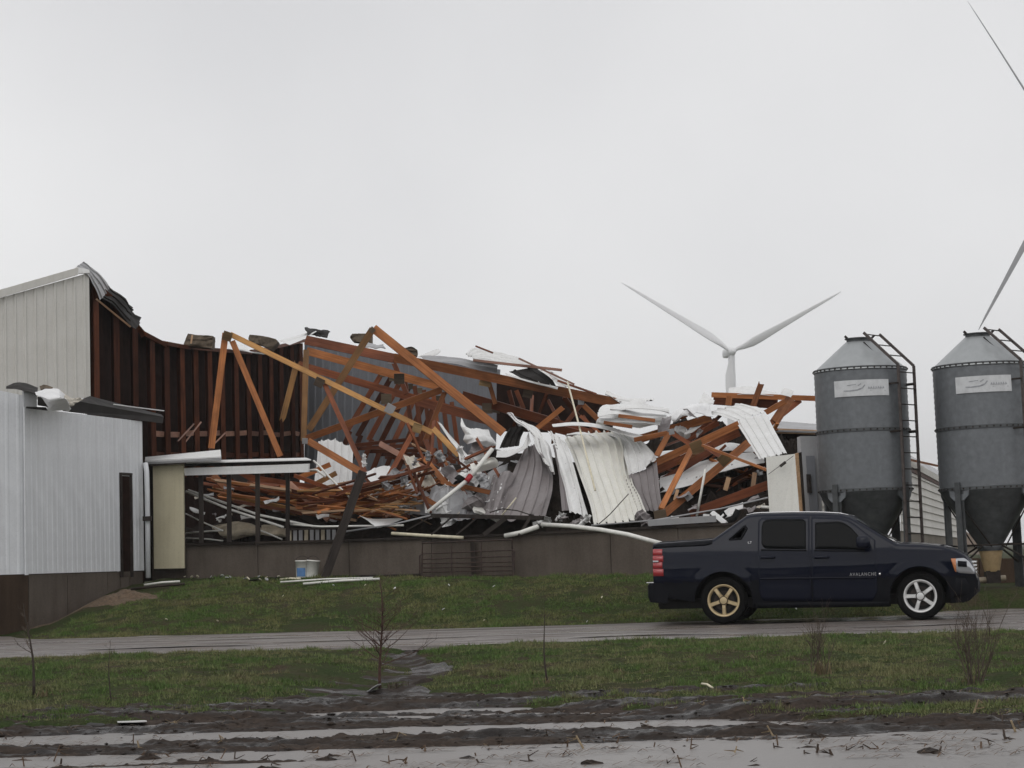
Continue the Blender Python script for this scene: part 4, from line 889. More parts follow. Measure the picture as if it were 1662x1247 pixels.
sheet('crumpled_sheet', 'dark grey crumpled sheet in the shade under the white curl', [[(795, 752, 47.0), (822, 745, 46.8), (846, 745, 46.8)], [(780, 785, 46.8), (806, 775, 46.2), (832, 775, 46.6)], [(770, 820, 46.5), (792, 812, 45.8), (815, 808, 46.2)], [(772, 842, 46), (790, 842, 45.5), (802, 840, 46)]], 0, (GREY_M, BACK_M), True, 0, 24, 0.03, 0.14, 0.008, nu0=22, cs=1.8)
sheet('folded_sheet', 'folded white trim panel with a dark inner fold', [[(888, 697, 46.2), (904, 706, 46.0), (918, 718, 45.6)], [(900, 725, 45.8), (914, 738, 45.4), (930, 752, 45.2)], [(912, 775, 45.2), (928, 786, 44.8), (944, 800, 44.6)], [(924, 832, 44.4), (938, 836, 44.2), (958, 848, 43.9)]], 2, WB, True, 0.05, 22, 0.03, 0.03)
sheet('folded_sheet', 'grey narrow sheet standing in the dark left of the big ribbed sheet', [[(897, 722, 45.9), (903, 722, 45.9)], [(908, 780, 45.3), (920, 776, 45.1)], [(912, 830, 44.7), (925, 828, 44.5)]], 1, (BACK_M, BACK_M), True, 0.03, 10, 0.02, 0.02)
sheet('big_ribbed_sheet', 'largest cream ribbed roof sheet draped over the wreck', [[(916, 712, 46.6), (945, 706, 46.8), (978, 704, 47.0), (1012, 704, 47)], [(928, 736, 45.8), (962, 728, 45.9), (996, 726, 46), (1024, 728, 46.2)], [(942, 775, 44.9), (976, 768, 44.8), (1006, 766, 44.9), (1026, 770, 45.2)], [(956, 815, 44.1), (992, 812, 43.9), (1020, 806, 44), (1040, 804, 44.2)], [(964, 852, 43.5), (1004, 852, 43.2), (1030, 844, 43.2), (1050, 832, 43.4)]], 8, CB, True, 0.058, 30, 0.02, 0.05)
sheet('ribbed_panel', 'white ribbed sheet flaring to the right from the big draped sheet', [[(985, 706, 46.8), (1000, 702, 46.9), (1018, 702, 47)], [(1006, 720, 46.2), (1026, 716, 46.2), (1042, 718, 46.3)], [(1016, 752, 45.4), (1040, 742, 45.4), (1064, 740, 45.6)], [(1020, 772, 45.0), (1042, 763, 45.0), (1063, 750, 45.2)]], 4, WB, True, 0.04, 18, 0.03, 0.03)
sheet('ribbed_panel', 'grey underside hanging right of the big draped sheet', [[(1020, 773, 45.0), (1045, 762, 45.1), (1066, 748, 45.3)], [(1030, 800, 44.6), (1050, 798, 44.7), (1070, 792, 44.8)], [(1046, 832, 44.1), (1058, 830, 44.2), (1075, 824, 44.3)]], 4, (BACK_M, WHITE_M), True, 0.035, 12, 0.02, 0.03)
sheet('rolled_sheet', 'white rolled ribbed sheets piled right of the roof edge', [[(966, 692, 46.2), (1010, 694, 46.0), (1068, 694, 46.2)], [(970, 678, 46.0), (1014, 678, 45.6), (1070, 684, 46)], [(974, 664, 46.4), (1018, 660, 46.2), (1078, 672, 46.4)], [(1006, 655, 47.4), (1040, 651, 47.4), (1090, 668, 47.4)]], 0, WW, True, 0, 16, 0.02, 0.07, nu0=24)
for k, (a, b_, c_) in enumerate((((970, 670), (1015, 668), (1082, 672)), ((972, 680), (1014, 680), (1072, 684)), ((990, 660), (1030, 657), (1086, 664)))):
    sheet('rolled_sheet', ['upper', 'lower', 'topmost'][k] + ' thin curled layer of the white rolled sheets', [[(a[0], a[1], 45.9), (b_[0], b_[1], 45.5), (c_[0], c_[1], 45.9)], [(a[0], a[1] + 5, 45.6), (b_[0], b_[1] + 6, 45.2), (c_[0], c_[1] + 5, 45.6)]], 0, WB, True, 0, 6, 0, 0.03, 0.012)
sheet('curved_trim_strip', 'long thin white strip lying above the big draped sheet', [[(896, 690, 46.4), (898, 693, 46.2)], [(938, 686, 46.2), (938, 691, 46)], [(980, 692, 45.9), (979, 697, 45.7)], [(1019, 702, 45.6), (1018, 707, 45.4)], [(1044, 709, 45.5), (1042, 713, 45.3)]], 0, WW, True, 0, 16, 0, 0.02, 0.01)
sheet('torn_white_sheet', 'dark-edged white scrap at the top of the big draped sheet', [[(917, 708, 45.9), (922, 704, 46.2)], [(945, 705, 45.7), (945, 702, 46)], [(971, 711, 45.5), (969, 707, 45.8)]], 0, WB, True, 0, 8, 0, 0.02, 0.01)
sheet('dark_roof_sheet', 'grey crumpled scrap at the right end of the white rolled sheets', [[(1072, 676, 46.2), (1090, 672, 46.4)], [(1068, 690, 45.9), (1088, 690, 46)], [(1070, 702, 45.8), (1082, 704, 45.9)]], 0, (BACK_M, BACK_M), True, 0, 8, 0.05, 0.05, 0.01)
# right end
sheet('folded_ribbed_sheet', 'white ribbed sheet folded over the fallen truss, upper face', [[(1150, 672, 46.8), (1172, 662, 47.4), (1203, 655, 47.8)], [(1172, 678, 46.4), (1196, 668, 46.9), (1224, 661, 47.2)], [(1196, 686, 46.0), (1216, 677, 46.2), (1242, 669, 46.5)]], 4, WB, True, 0.035, 12, 0.03, 0.03)
sheet('folded_ribbed_sheet', 'white ribbed sheet falling from the fold towards the cream panel', [[(1195, 686, 45.9), (1217, 677, 46.1), (1243, 669, 46.4)], [(1212, 714, 45.1), (1236, 708, 45.1), (1258, 700, 45.2)], [(1234, 748, 43.9), (1256, 742, 43.7), (1277, 735, 43.7)]], 4, WW, True, 0.035, 12, 0.04, 0.02)
sheet('torn_white_sheet', 'small bent grey sheet above the folded ribbed sheet', [[(1134, 654, 47.2), (1143, 637, 47.4)], [(1146, 654, 47.0), (1152, 645, 47.2)], [(1158, 656, 46.9), (1160, 650, 47)]], 0, WB, True, 0, 8, 0, 0.02, 0.01)
sheet('torn_white_sheet', 'thin white sheet lying on the level orange beam', [[(1182, 640, 48.9), (1183, 630, 49.2)], [(1222, 640, 48.7), (1224, 628, 49)], [(1262, 642, 48.6), (1258, 637, 48.9)]], 0, WW, True, 0, 8, 0, 0.02, 0.012)
sheet('torn_white_sheet', 'square white scrap standing on the level orange beam', [[(1266, 640, 48.1), (1272, 629, 48.2)], [(1284, 645, 48.0), (1288, 634, 48.1)]], 0, WW, True, 0, 5, 0.05, 0.01, 0.01)
sheet('clear_plastic_wrap', 'milky plastic wrap bunched left of the folded ribbed sheet', [[(1090, 678, 46.8), (1098, 664, 47), (1118, 655, 47.2), (1144, 656, 47.2)], [(1094, 684, 46.4), (1106, 672, 46.2), (1124, 664, 46.4), (1152, 664, 46.8)], [(1112, 678, 46.2), (1124, 676, 46.0), (1136, 674, 46.2), (1158, 672, 46.4)]], 0, (CLOTH, CLOTH), True, 0, 18, 0, 0.07, 0.012, cat='plastic wrap', nu0=20, cs=2.5)
sheet('torn_white_sheet', 'grey bent strip under the milky plastic wrap', [[(1108, 664, 46.3), (1114, 664, 46.1)], [(1120, 674, 46.0), (1134, 680, 45.8)]], 0, (BACK_M, BACK_M), True, 0, 5, 0, 0.01, 0.01)
sheet('torn_white_sheet', 'white scrap wedged between boards of the upper fallen truss', [[(1110, 704, 46.3), (1122, 702, 46.3)], [(1120, 694, 46.5), (1138, 690, 46.5)]], 0, WW, True, 0, 5, 0, 0.02, 0.01)
sheet('flat_roof_sheet', 'flat white roof sheet lying low under the fallen truss', [[(1071, 798, 45.2), (1150, 775, 44.9), (1240, 748, 44.4)], [(1072, 780, 46.2), (1150, 758, 46.0), (1238, 738, 45.4)], [(1074, 768, 47.0), (1150, 746, 46.8), (1222, 735, 46.4)]], 0, (WHITE_M, BACK_M), True, 0, 12, 0.0, 0.06, nu0=30)
sheet('flat_roof_sheet', 'upper flat white roof sheet below the dark opening', [[(1064, 752, 47.6), (1130, 736, 47.4), (1225, 732, 46.8)], [(1064, 738, 48.4), (1130, 726, 48.4), (1222, 722, 48)], [(1100, 732, 49), (1160, 720, 49), (1200, 722, 48.6)]], 0, (WHITE_M, BACK_M), True, 0, 10, 0.0, 0.06, nu0=26)
def torn(n, xr, yr, dr, sr, label_f, mats, group):
    for k in range(n):
        x, y = random.uniform(*xr), random.uniform(*yr); D = D_at(min(1250, x)) + random.uniform(*dr); s = random.uniform(*sr); a = random.uniform(0, 3.14); b_ = random.uniform(0.25, 0.7) * s; ca, sa = math.cos(a), math.sin(a); mt = random.choice(mats)
        q = lambda u, v, d: (x + s * u * ca - b_ * v * sa, y + (s * u * sa + b_ * v * ca) * 0.8, D + d)
        sheet('torn_sheet_piece', label_f(x, y, mt), [[q(-1, -1, random.uniform(-.3, .3)), q(-0.2, -1.2, 0), q(0.9, -0.8, random.uniform(-.3, .3))], [q(-1.1, 0.1, -.2), q(0, 0.1, random.uniform(-.4, .1)), q(1.1, 0, -.2)], [q(-0.8, 1, random.uniform(-.4, .2)), q(0.1, 0.9, 0), q(1, 1.1, random.uniform(-.4, .2))]],
              random.choice([0, 0, 2, 3]), mt, random.random() < 0.5, 0.03, 9, 0.03, 0.028, 0.006, group=group, nu0=9, cs=1.2)
MN = lambda mt: {'white_painted_steel': 'white', 'cream_painted_steel': 'cream', 'primer_back_of_sheet': 'purple-grey', 'grey_steel_sheet': 'grey'}[mt[0].name]
def lb(x, y, mt): return '%s torn piece of roof metal %s, %s' % (MN(mt), 'beside the red-taped pole' if x < 740 else 'under the white flag-like sheet' if x < 800 else 'behind the tall grey sheet' if x < 880 else 'under the edge of the big cream sheet', 'up among the broken webs' if y < 750 else 'low against the concrete wall' if y > 810 else 'halfway up the heap')
torn(26, (690, 795), (735, 838), (0.9, 3.2), (8, 24), lb, [WB, WB, (BACK_M, BACK_M), GG, CB], 'torn pieces of roof metal in the middle')
torn(6, (870, 1050), (838, 848), (0.3, 1.0), (8, 18), lambda x, y, mt: '%s torn strip at the bottom edge of the draped sheets' % MN(mt), [WB, (BACK_M, BACK_M), GG], 'torn strips below the draped sheets')
torn(14, (560, 700), (745, 838), (0.9, 3.0), (6, 16), lambda x, y, mt: '%s torn scrap of metal among the fanned boards %s' % (MN(mt), 'near the leaning dark post' if x < 630 else 'near the grey sagging cloth'), [WB, GG, (BACK_M, BACK_M)], 'torn scraps among the fanned boards')
torn(12, (1070, 1240), (690, 830), (4.0, 5.4), (6, 18), lambda x, y, mt: '%s torn scrap of metal behind the fallen trusses %s' % (MN(mt), 'left of the white rod' if x < 1140 else 'right of the white rod'), [WB, GG, (BACK_M, BACK_M)], 'torn scraps behind the fallen trusses')
sheet('crumpled_sheet', 'crumpled pale grey sheet below the white pole in the middle', [[(702, 792, 45.9), (730, 786, 45.6), (764, 796, 45.7)], [(694, 815, 45.6), (730, 812, 45.1), (770, 816, 45.3)], [(690, 838, 45.3), (728, 840, 44.8), (774, 840, 45.0)]], 3, (GREY_M, BACK_M), True, 0.03, 16, 0.03, 0.09)
sheet('crumpled_sheet', 'crumpled white sheet tucked right of the red-taped pole', [[(768, 748, 47.6), (786, 746, 47.4), (802, 754, 47.5)], [(772, 770, 47.2), (792, 772, 46.9), (806, 774, 47.2)], [(774, 800, 47.0), (790, 806, 46.7), (800, 800, 46.9)]], 2, WB, True, 0.03, 14, 0.04, 0.08)
sheet('crumpled_sheet', 'crumpled purple-grey sheet left of the tall grey sheet', [[(800, 770, 46.0), (818, 764, 45.7), (832, 772, 45.8)], [(786, 806, 45.5), (806, 802, 45.0), (822, 806, 45.2)], [(776, 838, 45.0), (796, 840, 44.5), (810, 838, 44.7)]], 2, (BACK_M, WHITE_M), True, 0.03, 14, 0.03, 0.09)
# grey cloth / insulation mats hanging in the middle
sheet('dirty_cloth', 'pale dirty cloth strip draped over the middle boards', [[(654, 738, 47.2), (672, 742, 47.0)], [(664, 760, 46.6), (684, 756, 46.5)], [(676, 776, 46.3), (700, 772, 46.2)], [(690, 790, 46.2), (718, 800, 45.9)]], 0, (FABRIC, FABRIC), True, 0, 16, 0.04, 0.06, 0.02, cat='cloth')
sheet('dirty_cloth', 'grey sagging cloth below the pale dirty cloth strip', [[(652, 770, 47.0), (680, 786, 46.4), (700, 800, 46.3)], [(650, 800, 46.7), (676, 806, 46.0), (700, 815, 45.9)], [(655, 832, 46.2), (690, 834, 45.6), (735, 838, 45.6)]], 0, (GREY_M, GREY_M), True, 0, 16, 0.04, 0.08, 0.02, cat='cloth')
sheet('torn_white_sheet', 'pale grey panel standing right of the grey sagging cloth', [[(688, 806, 45.6), (720, 812, 45.6)], [(690, 832, 45.3), (750, 836, 45.2)]], 1, WB, True, 0.03, 6, 0.0, 0.03)
sheet('torn_white_sheet', 'narrow pale panel behind the long slanting orange board', [[(734, 800, 45.9), (746, 798, 45.9)], [(742, 836, 45.4), (758, 838, 45.3)]], 0, WB, True, 0.03, 6, 0.0, 0.02)
for k in range(44):                           # small scraps of sheet between the boards
    x, y = random.choice([(random.uniform(320, 560), random.uniform(790, 845)), (random.uniform(600, 800), random.uniform(750, 838)), (random.uniform(1080, 1240), random.uniform(800, 840))])
    D = D_at(x) + random.uniform(0.7, 3.0); s = random.uniform(3, 13); a = random.uniform(-0.6, 0.6)
    sheet('sheet_scrap', 'small pale scrap of sheet wedged between the broken boards', [[(x - s, y - s * a, D), (x + s, y + s * a, D)], [(x - s * 0.8, y + s * 0.35 - s * a, D - 0.2), (x + s * 0.9, y + s * 0.3 + s * a, D - 0.2)]], 0, random.choice([WB, WB, (GREY_M, BACK_M), (BACK_M, BACK_M), (FABRIC, FABRIC)]), True, 0, 4, 0.1, 0.03, 0.01, group='small scraps of sheet', nu0=5)
# cream door panel and grey cabinet at the right end
D = 41.2
dp = thing('door_panel', 'cream door panel standing at the right end of the wreck', 'door', P(1278, 905, D))
slab(P(1254, 912, D), P(1304, 912, D - 0.1), P(1290, 737, D + 0.1), P(1243, 742, D + 0.1), 0.05, 'panel', CREAM_M, dp)
slab(P(1305, 912, D), P(1309, 912, D + 0.1), P(1296, 735, D + 0.2), P(1291, 737, D + 0.1), 0.03, 'edge_board', WOOD_P, dp)
slab(P(1310, 912, D + 0.1), P(1313, 912, D + 0.2), P(1301, 734, D + 0.3), P(1297, 735, D + 0.2), 0.03, 'edge_board', WOOD_G, dp)
MB().tube([P(1247, 770, D - 0.03), P(1269, 754, D - 0.02), P(1288, 740, D)], 0.006, 4).tube([P(1266, 757, D - 0.03), P(1275, 750, D - 0.03)], 0.03, 5).put('latch_cord', BLACKMETAL, dp)
cab = thing('utility_cabinet', 'grey upright utility cabinet left of the nearer feed bin', 'cabinet', P(1312, 905, 42.6))
slab(P(1306, 905, 42.6), P(1340, 905, 42.6), P(1326, 708, 42.6), P(1299, 708, 42.6), 0.5, 'cabinet_body', GREY_M, cab)
slab(P(1316, 850, 42.55), P(1330, 850, 42.55), P(1322, 740, 42.55), P(1308, 740, 42.55), 0.012, 'cabinet_door', SIDE_M, cab)
slab(P(1311, 800, 42.5), P(1318, 800, 42.5), P(1316, 770, 42.5), P(1309, 770, 42.5), 0.05, 'handle', BLACKMETAL, cab)
# ------------------------------------------------------------------ white lap-sided shed behind the bins
shed = thing('lap_sided_shed', 'white lap-sided shed with a concrete base behind the two feed bins', 'shed', (8.5, 52, 0.3))
def lap_wall(A, B, Ct, Dt, n, name, mat, parent):
    out = (B - A).cross(Dt - A).normalized()
    if out.dot(EYE - A) < 0: out = -out
    for k in range(n):
        v0, v1 = k / n, (k + 1) / n + 0.004
        a, b_, c_, d = A.lerp(Dt, v0), B.lerp(Ct, v0), B.lerp(Ct, min(1, v1)), A.lerp(Dt, min(1, v1))
        v = [a + out * 0.035, b_ + out * 0.035, c_ + out * 0.004, d + out * 0.004, a, b_, c_ - out * 0.01, d - out * 0.01]
        put(name, v, [(0, 1, 2, 3), (4, 7, 6, 5), (0, 4, 5, 1), (1, 5, 6, 2), (2, 6, 7, 3), (3, 7, 4, 0)], mat, parent)
SHA, SHB = P(1462, 862, 46), P(1553, 873, 60); SHC, SHD = P(1553, 795, 60), P(1462, 752, 46)
LAPW = metal_sheet('weathered_white_lap', (0.66, 0.64, 0.60), (0.40, 0.36, 0.31), 0.5, 0.7)
lap_wall(SHA, SHB, SHC, SHD, 8, 'lap_board', LAPW, shed)
slab(vdown(SHA, 0.2), vdown(SHB, 0.2), SHB, SHA, 0.2, 'concrete_base', concrete('grey_stained_concrete', (0.26, 0.235, 0.20), (0.12, 0.10, 0.08), 0.6), shed)
SR0, SR1 = P(1462, 737, 45.4), P(1535, 782, 56)
slab(P(1462, 757, 45.5), P(1548, 800, 58.5), P(1548, 794, 58.5), P(1462, 748, 45.5), 0.25, 'eave_soffit', WOOD_D, shed)
slab(P(1462, 748, 45.3), P(1548, 795, 58.3), P(1548, 786, 58.3), P(1462, 737, 45.3), 0.05, 'eave_fascia', LAPW, shed)
slab(P(1462, 737, 45.35), P(1548, 786, 58.35), P(1530, 767, 60), P(1462, 731, 47), 0.05, 'roof_edge', GREY_M, shed)
MB().bar(P(1470, 745, 45.0), P(1525, 757, 50), 0.05, 0.05).put('loose_rake_board', WOOD_O, shed)
# long eave between the wreck and the nearer bin
lap_wall(P(1252, 860, 50), P(1345, 860, 50), P(1345, 722, 50), P(1252, 722, 50), 11, 'lap_board', LAPW, shed)
slab(P(1252, 722, 50.1), P(1345, 722, 50.1), P(1345, 700, 50.1), P(1252, 700, 50.1), 0.1, 'vent_opening', FOIL, shed)
slab(P(1250, 703, 49.6), P(1348, 706, 49.4), P(1348, 699, 49.4), P(1250, 695, 49.6), 0.08, 'eave_fascia', WOOD_P, shed)
slab(P(1250, 698, 49.55), P(1348, 701, 49.35), P(1348, 690, 50.6), P(1255, 683, 51.0), 0.04, 'roof_edge', GREY_M, shed)
# far side: low dark wall, distant house
farwall = thing('low_concrete_wall', 'low dark concrete wall behind the farther feed bin', 'wall', P(1600, 950, 46.5))
for k in range(4):
    x0 = 1440 + 75 * k; slab(P(x0 + 0.5, 968, 46.5), P(x0 + 74.5, 968, 46.5), P(x0 + 74.5, 906, 46.5), P(x0 + 0.5, 907, 46.5), 0.2, 'wall_panel', CONC_B, farwall)
hs = thing('distant_house', 'small tan gable-roofed house far behind the farther feed bin', 'house', P(1572, 900, 260))
slab(P(1540, 905, 260), P(1592, 905, 260), P(1592, 885, 260), P(1540, 885, 260), 7, 'wall', flat('tan_wall', (0.40, 0.33, 0.27), 0.8, 0.1), hs)
q = [P(1536, 886, 259), P(1596, 886, 259), P(1568, 862, 259)]; q2 = [v + Vector((0, 9, 0)) for v in q]
put('roof', q + q2, [(0, 1, 2), (5, 4, 3), (0, 2, 5, 3), (1, 4, 5, 2), (0, 3, 4, 1)], flat('tan_roof', (0.24, 0.18, 0.14), 0.8, 0.2), hs)
slab(P(1548, 900, 259.9), P(1556, 900, 259.9), P(1556, 891, 259.9), P(1548, 891, 259.9), 0.1, 'window', FOIL, hs)

# ------------------------------------------------------------------ feed bins
m, t, b = M_('galvanised_bin'); mp = coords(t, (1, 1, 1)); n1 = ntex(t, coords(t, (4, 4, 0.6)), 1.5, 5, 0.6); n2 = ntex(t, mp, 9, 3)
c = mix(t, (0.150, 0.160, 0.170), (0.195, 0.206, 0.217), n1.outputs[0]); c = mix(t, c, ramp(t, n2.outputs[0], [(0.3, 0.85), (0.7, 1.1)]).outputs[0], 1, 'MULTIPLY')
t.links.new(c, b.inputs['Base Color']); setb(b, 0.50, 0.45); GALV = m
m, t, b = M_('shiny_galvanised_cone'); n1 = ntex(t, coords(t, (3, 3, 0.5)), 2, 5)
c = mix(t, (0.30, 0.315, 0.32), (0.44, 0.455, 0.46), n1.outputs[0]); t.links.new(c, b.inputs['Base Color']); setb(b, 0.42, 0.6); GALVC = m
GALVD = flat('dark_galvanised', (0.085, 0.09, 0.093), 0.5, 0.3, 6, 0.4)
SIGNM = flat('white_enamel_sign', (0.62, 0.63, 0.64), 0.4, 0.15, 5); SIGNG = flat('faded_grey_print', (0.33, 0.34, 0.36), 0.5, 0.3, 20)
TANB = flat('tan_plastic_boot', (0.42, 0.30, 0.16), 0.5, 0.2)
LADM = flat('rusty_ladder', (0.07, 0.055, 0.05), 0.6, 0.5, 10)
def bin_(label, px, py, D, tilt, sc):
    base = P(px, py, D); R3 = Matrix.Rotation(math.radians(-tilt), 3, 'Y')
    r = thing('feed_bin', label, 'feed bin', base, 'galvanised feed bins', R3 @ Matrix.Diagonal((sc, sc, sc)))
    M = wpos(r); RR = 0.895; zb_, zm, zr, zt = 1.93, 3.08, 4.27, 4.84
    def pt(mb, name, mat, sm=False):
        return mb.put(name, mat, r, sm, M)
    # rolled rings with faint corrugation
    for (z0, z1) in ((zb_, zm), (zm + 0.004, zr)):
        prof = []; n = 22
        for k in range(n + 1):
            z = z0 + (z1 - z0) * k / n; prof.append((RR + 0.004 * math.cos(k * math.pi), z))
        pt(MB().lathe(prof, 48), 'bin_ring', GALV, True)
    for z in (zb_, zm, zr):                   # bolted seams
        o = pt(MB().lathe([(RR + 0.006, z - 0.035), (RR + 0.014, z - 0.03), (RR + 0.014, z + 0.03), (RR + 0.006, z + 0.035)], 48), 'seam_band', GALVD, False)
        mb = MB()
        for k in range(44):
            a = 2 * math.pi * k / 44; c_ = Vector((math.cos(a), math.sin(a), 0)) * (RR + 0.016) + Vector((0, 0, z))
            mb.box(c_ - Vector((0.013, 0.013, 0.013)), c_ + Vector((0.013, 0.013, 0.013)))
        pt(mb, 'seam_bolts', BLACKMETAL)['kind'] = 'stuff'
    n = 24; prof = [(RR + 0.02, zr - 0.02)] + [(RR + 0.015 - (RR - 0.24) * k / n, zr + (zt - zr) * k / n) for k in range(n + 1)]
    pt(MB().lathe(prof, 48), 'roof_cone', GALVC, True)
    mb = MB().lathe([(0.235, zt - 0.02), (0.235, zt + 0.05), (0.27, zt + 0.055), (0.27, zt + 0.075), (0.02, zt + 0.09)], 28); pt(mb, 'fill_collar', GALVD, False)
    mb = MB()
    for a in (-2.7, 0.0): mb.bar((0.25 * math.cos(a), 0.2 * math.sin(a), zt + 0.06), (0.31 * math.cos(a), 0.2 * math.sin(a), zt + 0.12), 0.06, 0.04)
    pt(mb, 'lid_clip', BLACKMETAL)
    pt(MB().tube([(0.05, -0.30, zt - 0.03), (0.33, -0.62, zr + 0.15)], 0.012, 5), 'lid_cord', BLACKMETAL)
    # hopper, boot, auger elbow
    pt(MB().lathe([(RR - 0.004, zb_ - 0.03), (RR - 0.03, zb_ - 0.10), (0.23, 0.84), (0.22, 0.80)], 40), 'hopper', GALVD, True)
    pt(MB().lathe([(0.24, 0.74), (0.25, 0.80), (0.25, 0.84), (0.22, 0.85)], 24), 'slide_gate', GALVD, True)
    pt(MB().lathe([(0.225, 0.74), (0.15, 0.36), (0.14, 0.34)], 20), 'boot', TANB, True)
    mb = MB().box((-0.13, -0.13, 0.12), (0.13, 0.13, 0.36)); pt(mb, 'boot_box', BLACKMETAL)
    pt(MB().tube([(-0.62, 0.0, 0.17), (0.25, 0.0, 0.21)], 0.055, 10), 'auger_tube', flat('tan_auger', (0.30, 0.25, 0.18), 0.5) if px < 1500 else MATS['tan_auger'], True)
    # four legs with bracket plates, braces
    for k, a in enumerate((-2.42, -0.73, 0.73, 2.42)):
        c_ = Vector((math.cos(a), math.sin(a), 0)); q = c_ * (RR - 0.02)
        mb = MB(); T = Vector((-c_.y, c_.x, 0))
        for s0 in (-0.052, 0.052): mb.bar(q + T * s0 + Vector((0, 0, 0)), q + T * s0 + Vector((0, 0, zb_)), 0.02, 0.10, T)
        mb.bar(q + c_ * 0.045, q + c_ * 0.045 + Vector((0, 0, zb_ + 0.12)), 0.12, 0.02, c_); pt(mb, 'leg', GALVD)
        mb = MB(); v = []
        for da, z in ((-0.26, zb_), (-0.24, zb_ - 0.13), (-0.12, zb_ - 0.22), (0.12, zb_ - 0.22), (0.24, zb_ - 0.13), (0.26, zb_)):
            for rr in (RR - 0.03, RR + 0.012): v.append((rr * math.cos(a + da), rr * math.sin(a + da), z))
        f = [(0, 2, 4, 6, 8, 10)[::-1], (1, 3, 5, 7, 9, 11)] + [(2 * i, 2 * ((i + 1) % 6), 2 * ((i + 1) % 6) + 1, 2 * i + 1) for i in range(6)]
        mb.add(v, f); pt(mb, 'leg_bracket', GALV)
        pt(MB().box(tuple(q - Vector((0.1, 0.1, 0.03))), tuple(q + Vector((0.1, 0.1, 0.015)))), 'foot_plate', GALVD)
        a2 = (-2.42, -0.73, 0.73, 2.42)[(k + 1) % 4]; q2 = Vector((math.cos(a2), math.sin(a2), 0)) * (RR - 0.02)
        pt(MB().tube([q + Vector((0, 0, 0.86)), q2 + Vector((0, 0, 0.84))], 0.016, 6), 'cross_brace', BLACKMETAL)
        pt(MB().tube([q * 0.98 + Vector((0, 0, zb_ - 0.3)), q * 0.25 + q2 * 0.2 + Vector((0, 0, 0.82))], 0.014, 6), 'diagonal_brace', BLACKMETAL)
        pt(MB().tube([q + Vector((0, 0, 0.5)), c_ * 0.2 + Vector((0, 0, 0.86))], 0.020, 6), 'boot_strut', BLACKMETAL)
    # ladder
    th = math.radians(-50 + 10); cdir = Vector((math.sin(math.radians(50)), -math.cos(math.radians(50)), 0)); tdir = Vector((math.cos(math.radians(50)), math.sin(math.radians(50)), 0))
    for s0 in (-0.3, 0.3):
        st = [cdir * 1.02 + tdir * s0 + Vector((0, 0, z)) for z in (0.55, zr + 0.03)] + [cdir * 0.30 + tdir * s0 + Vector((0, 0, zt + 0.14))]
        mb = MB(); mb.bar(st[0], st[1], 0.05, 0.035, tdir).bar(st[1], st[2], 0.05, 0.035, tdir); pt(mb, 'ladder_rail', LADM)
    z = 0.75
    while z < zr: pt(MB().tube([cdir * 1.02 + tdir * -0.3 + Vector((0, 0, z)), cdir * 1.02 + tdir * 0.3 + Vector((0, 0, z))], 0.012, 5), 'ladder_rung', BLACKMETAL); z += 0.31
    for k in (0.3, 0.62, 0.95):
        c_ = cdir * (1.02 - 0.72 * k) + Vector((0, 0, zr + 0.03 + (zt + 0.11 - zr) * k)); pt(MB().tube([c_ - tdir * 0.3, c_ + tdir * 0.3], 0.012, 5), 'ladder_rung', BLACKMETAL)
    for z in (zm - 0.05, zr - 0.32):
        for s0 in (-0.3, 0.3): pt(MB().bar(cdir * 0.80 + tdir * s0 * 1.1 + Vector((0, 0, z)), cdir * 1.02 + tdir * s0 + Vector((0, 0, z)), 0.09, 0.03), 'ladder_bracket', BLACKMETAL)
    # curved sign plate with faded print
    def arc(x0, x1, z0, z1, off, name, mat, n=14, slant=0.0):
        v = []; 
        for i in range(n + 1):
            x = x0 + (x1 - x0) * i / n
            for z in (z0 + slant * i / n, z1 + slant * i / n):
                for o_ in (off, off - 0.006): y = -math.sqrt((RR + o_) ** 2 - x * x); v.append((x, y, z))
        f = []
        for i in range(n):
            a = 4 * i; f += [(a, a + 4, a + 6, a + 2), (a + 1, a + 3, a + 7, a + 5), (a, a + 1, a + 5, a + 4), (a + 2, a + 6, a + 7, a + 3)]
        f += [(0, 2, 3, 1), (4 * n, 4 * n + 1, 4 * n + 3, 4 * n + 2)]
        return put(name, v, f, mat, r, False, M)
    arc(-0.62, 0.40, 3.72, 4.03, 0.02, 'sign_plate', SIGNM)
    def glyph(segs, name):                    # faded strokes of the emblem, laid on the plate
        mb = MB()
        for (x0, z0, x1, z1, w) in segs:
            y = lambda x: -math.sqrt((RR + 0.023) ** 2 - x * x); mb.bar((x0, y(x0), z0), (x1, y(x1), z1), w, 0.004, (0, -1, 0.0))
        pt(mb, name, SIGNG)
    glyph([(-0.46, 3.83, -0.36, 3.825, 0.022), (-0.36, 3.825, -0.22, 3.835, 0.028), (-0.22, 3.835, -0.12, 3.87, 0.028), (-0.12, 3.87, -0.07, 3.93, 0.022), (-0.40, 3.93, -0.24, 3.945, 0.014), (-0.20, 3.92, -0.14, 3.955, 0.018)], 'sign_emblem')
    x = -0.01; segs = []
    for k in range(7): segs += [(x, 3.845, x + 0.012, 3.895, 0.010), (x + 0.012, 3.895, x + 0.03, 3.85, 0.009), (x, 3.868, x + 0.028, 3.868, 0.008)]; x += 0.047
    segs += [(0.02, 3.82, 0.34, 3.815, 0.008)]
    glyph(segs, 'sign_lettering')
    return r
bin_('nearer-left grey feed bin behind the pickup cab', 1413, 958, 41.6, 0.4, 1.0)
bin_('right grey feed bin cut by the picture edge, tan boot showing', 1612, 957, 40.9, 0.9, 1.0)

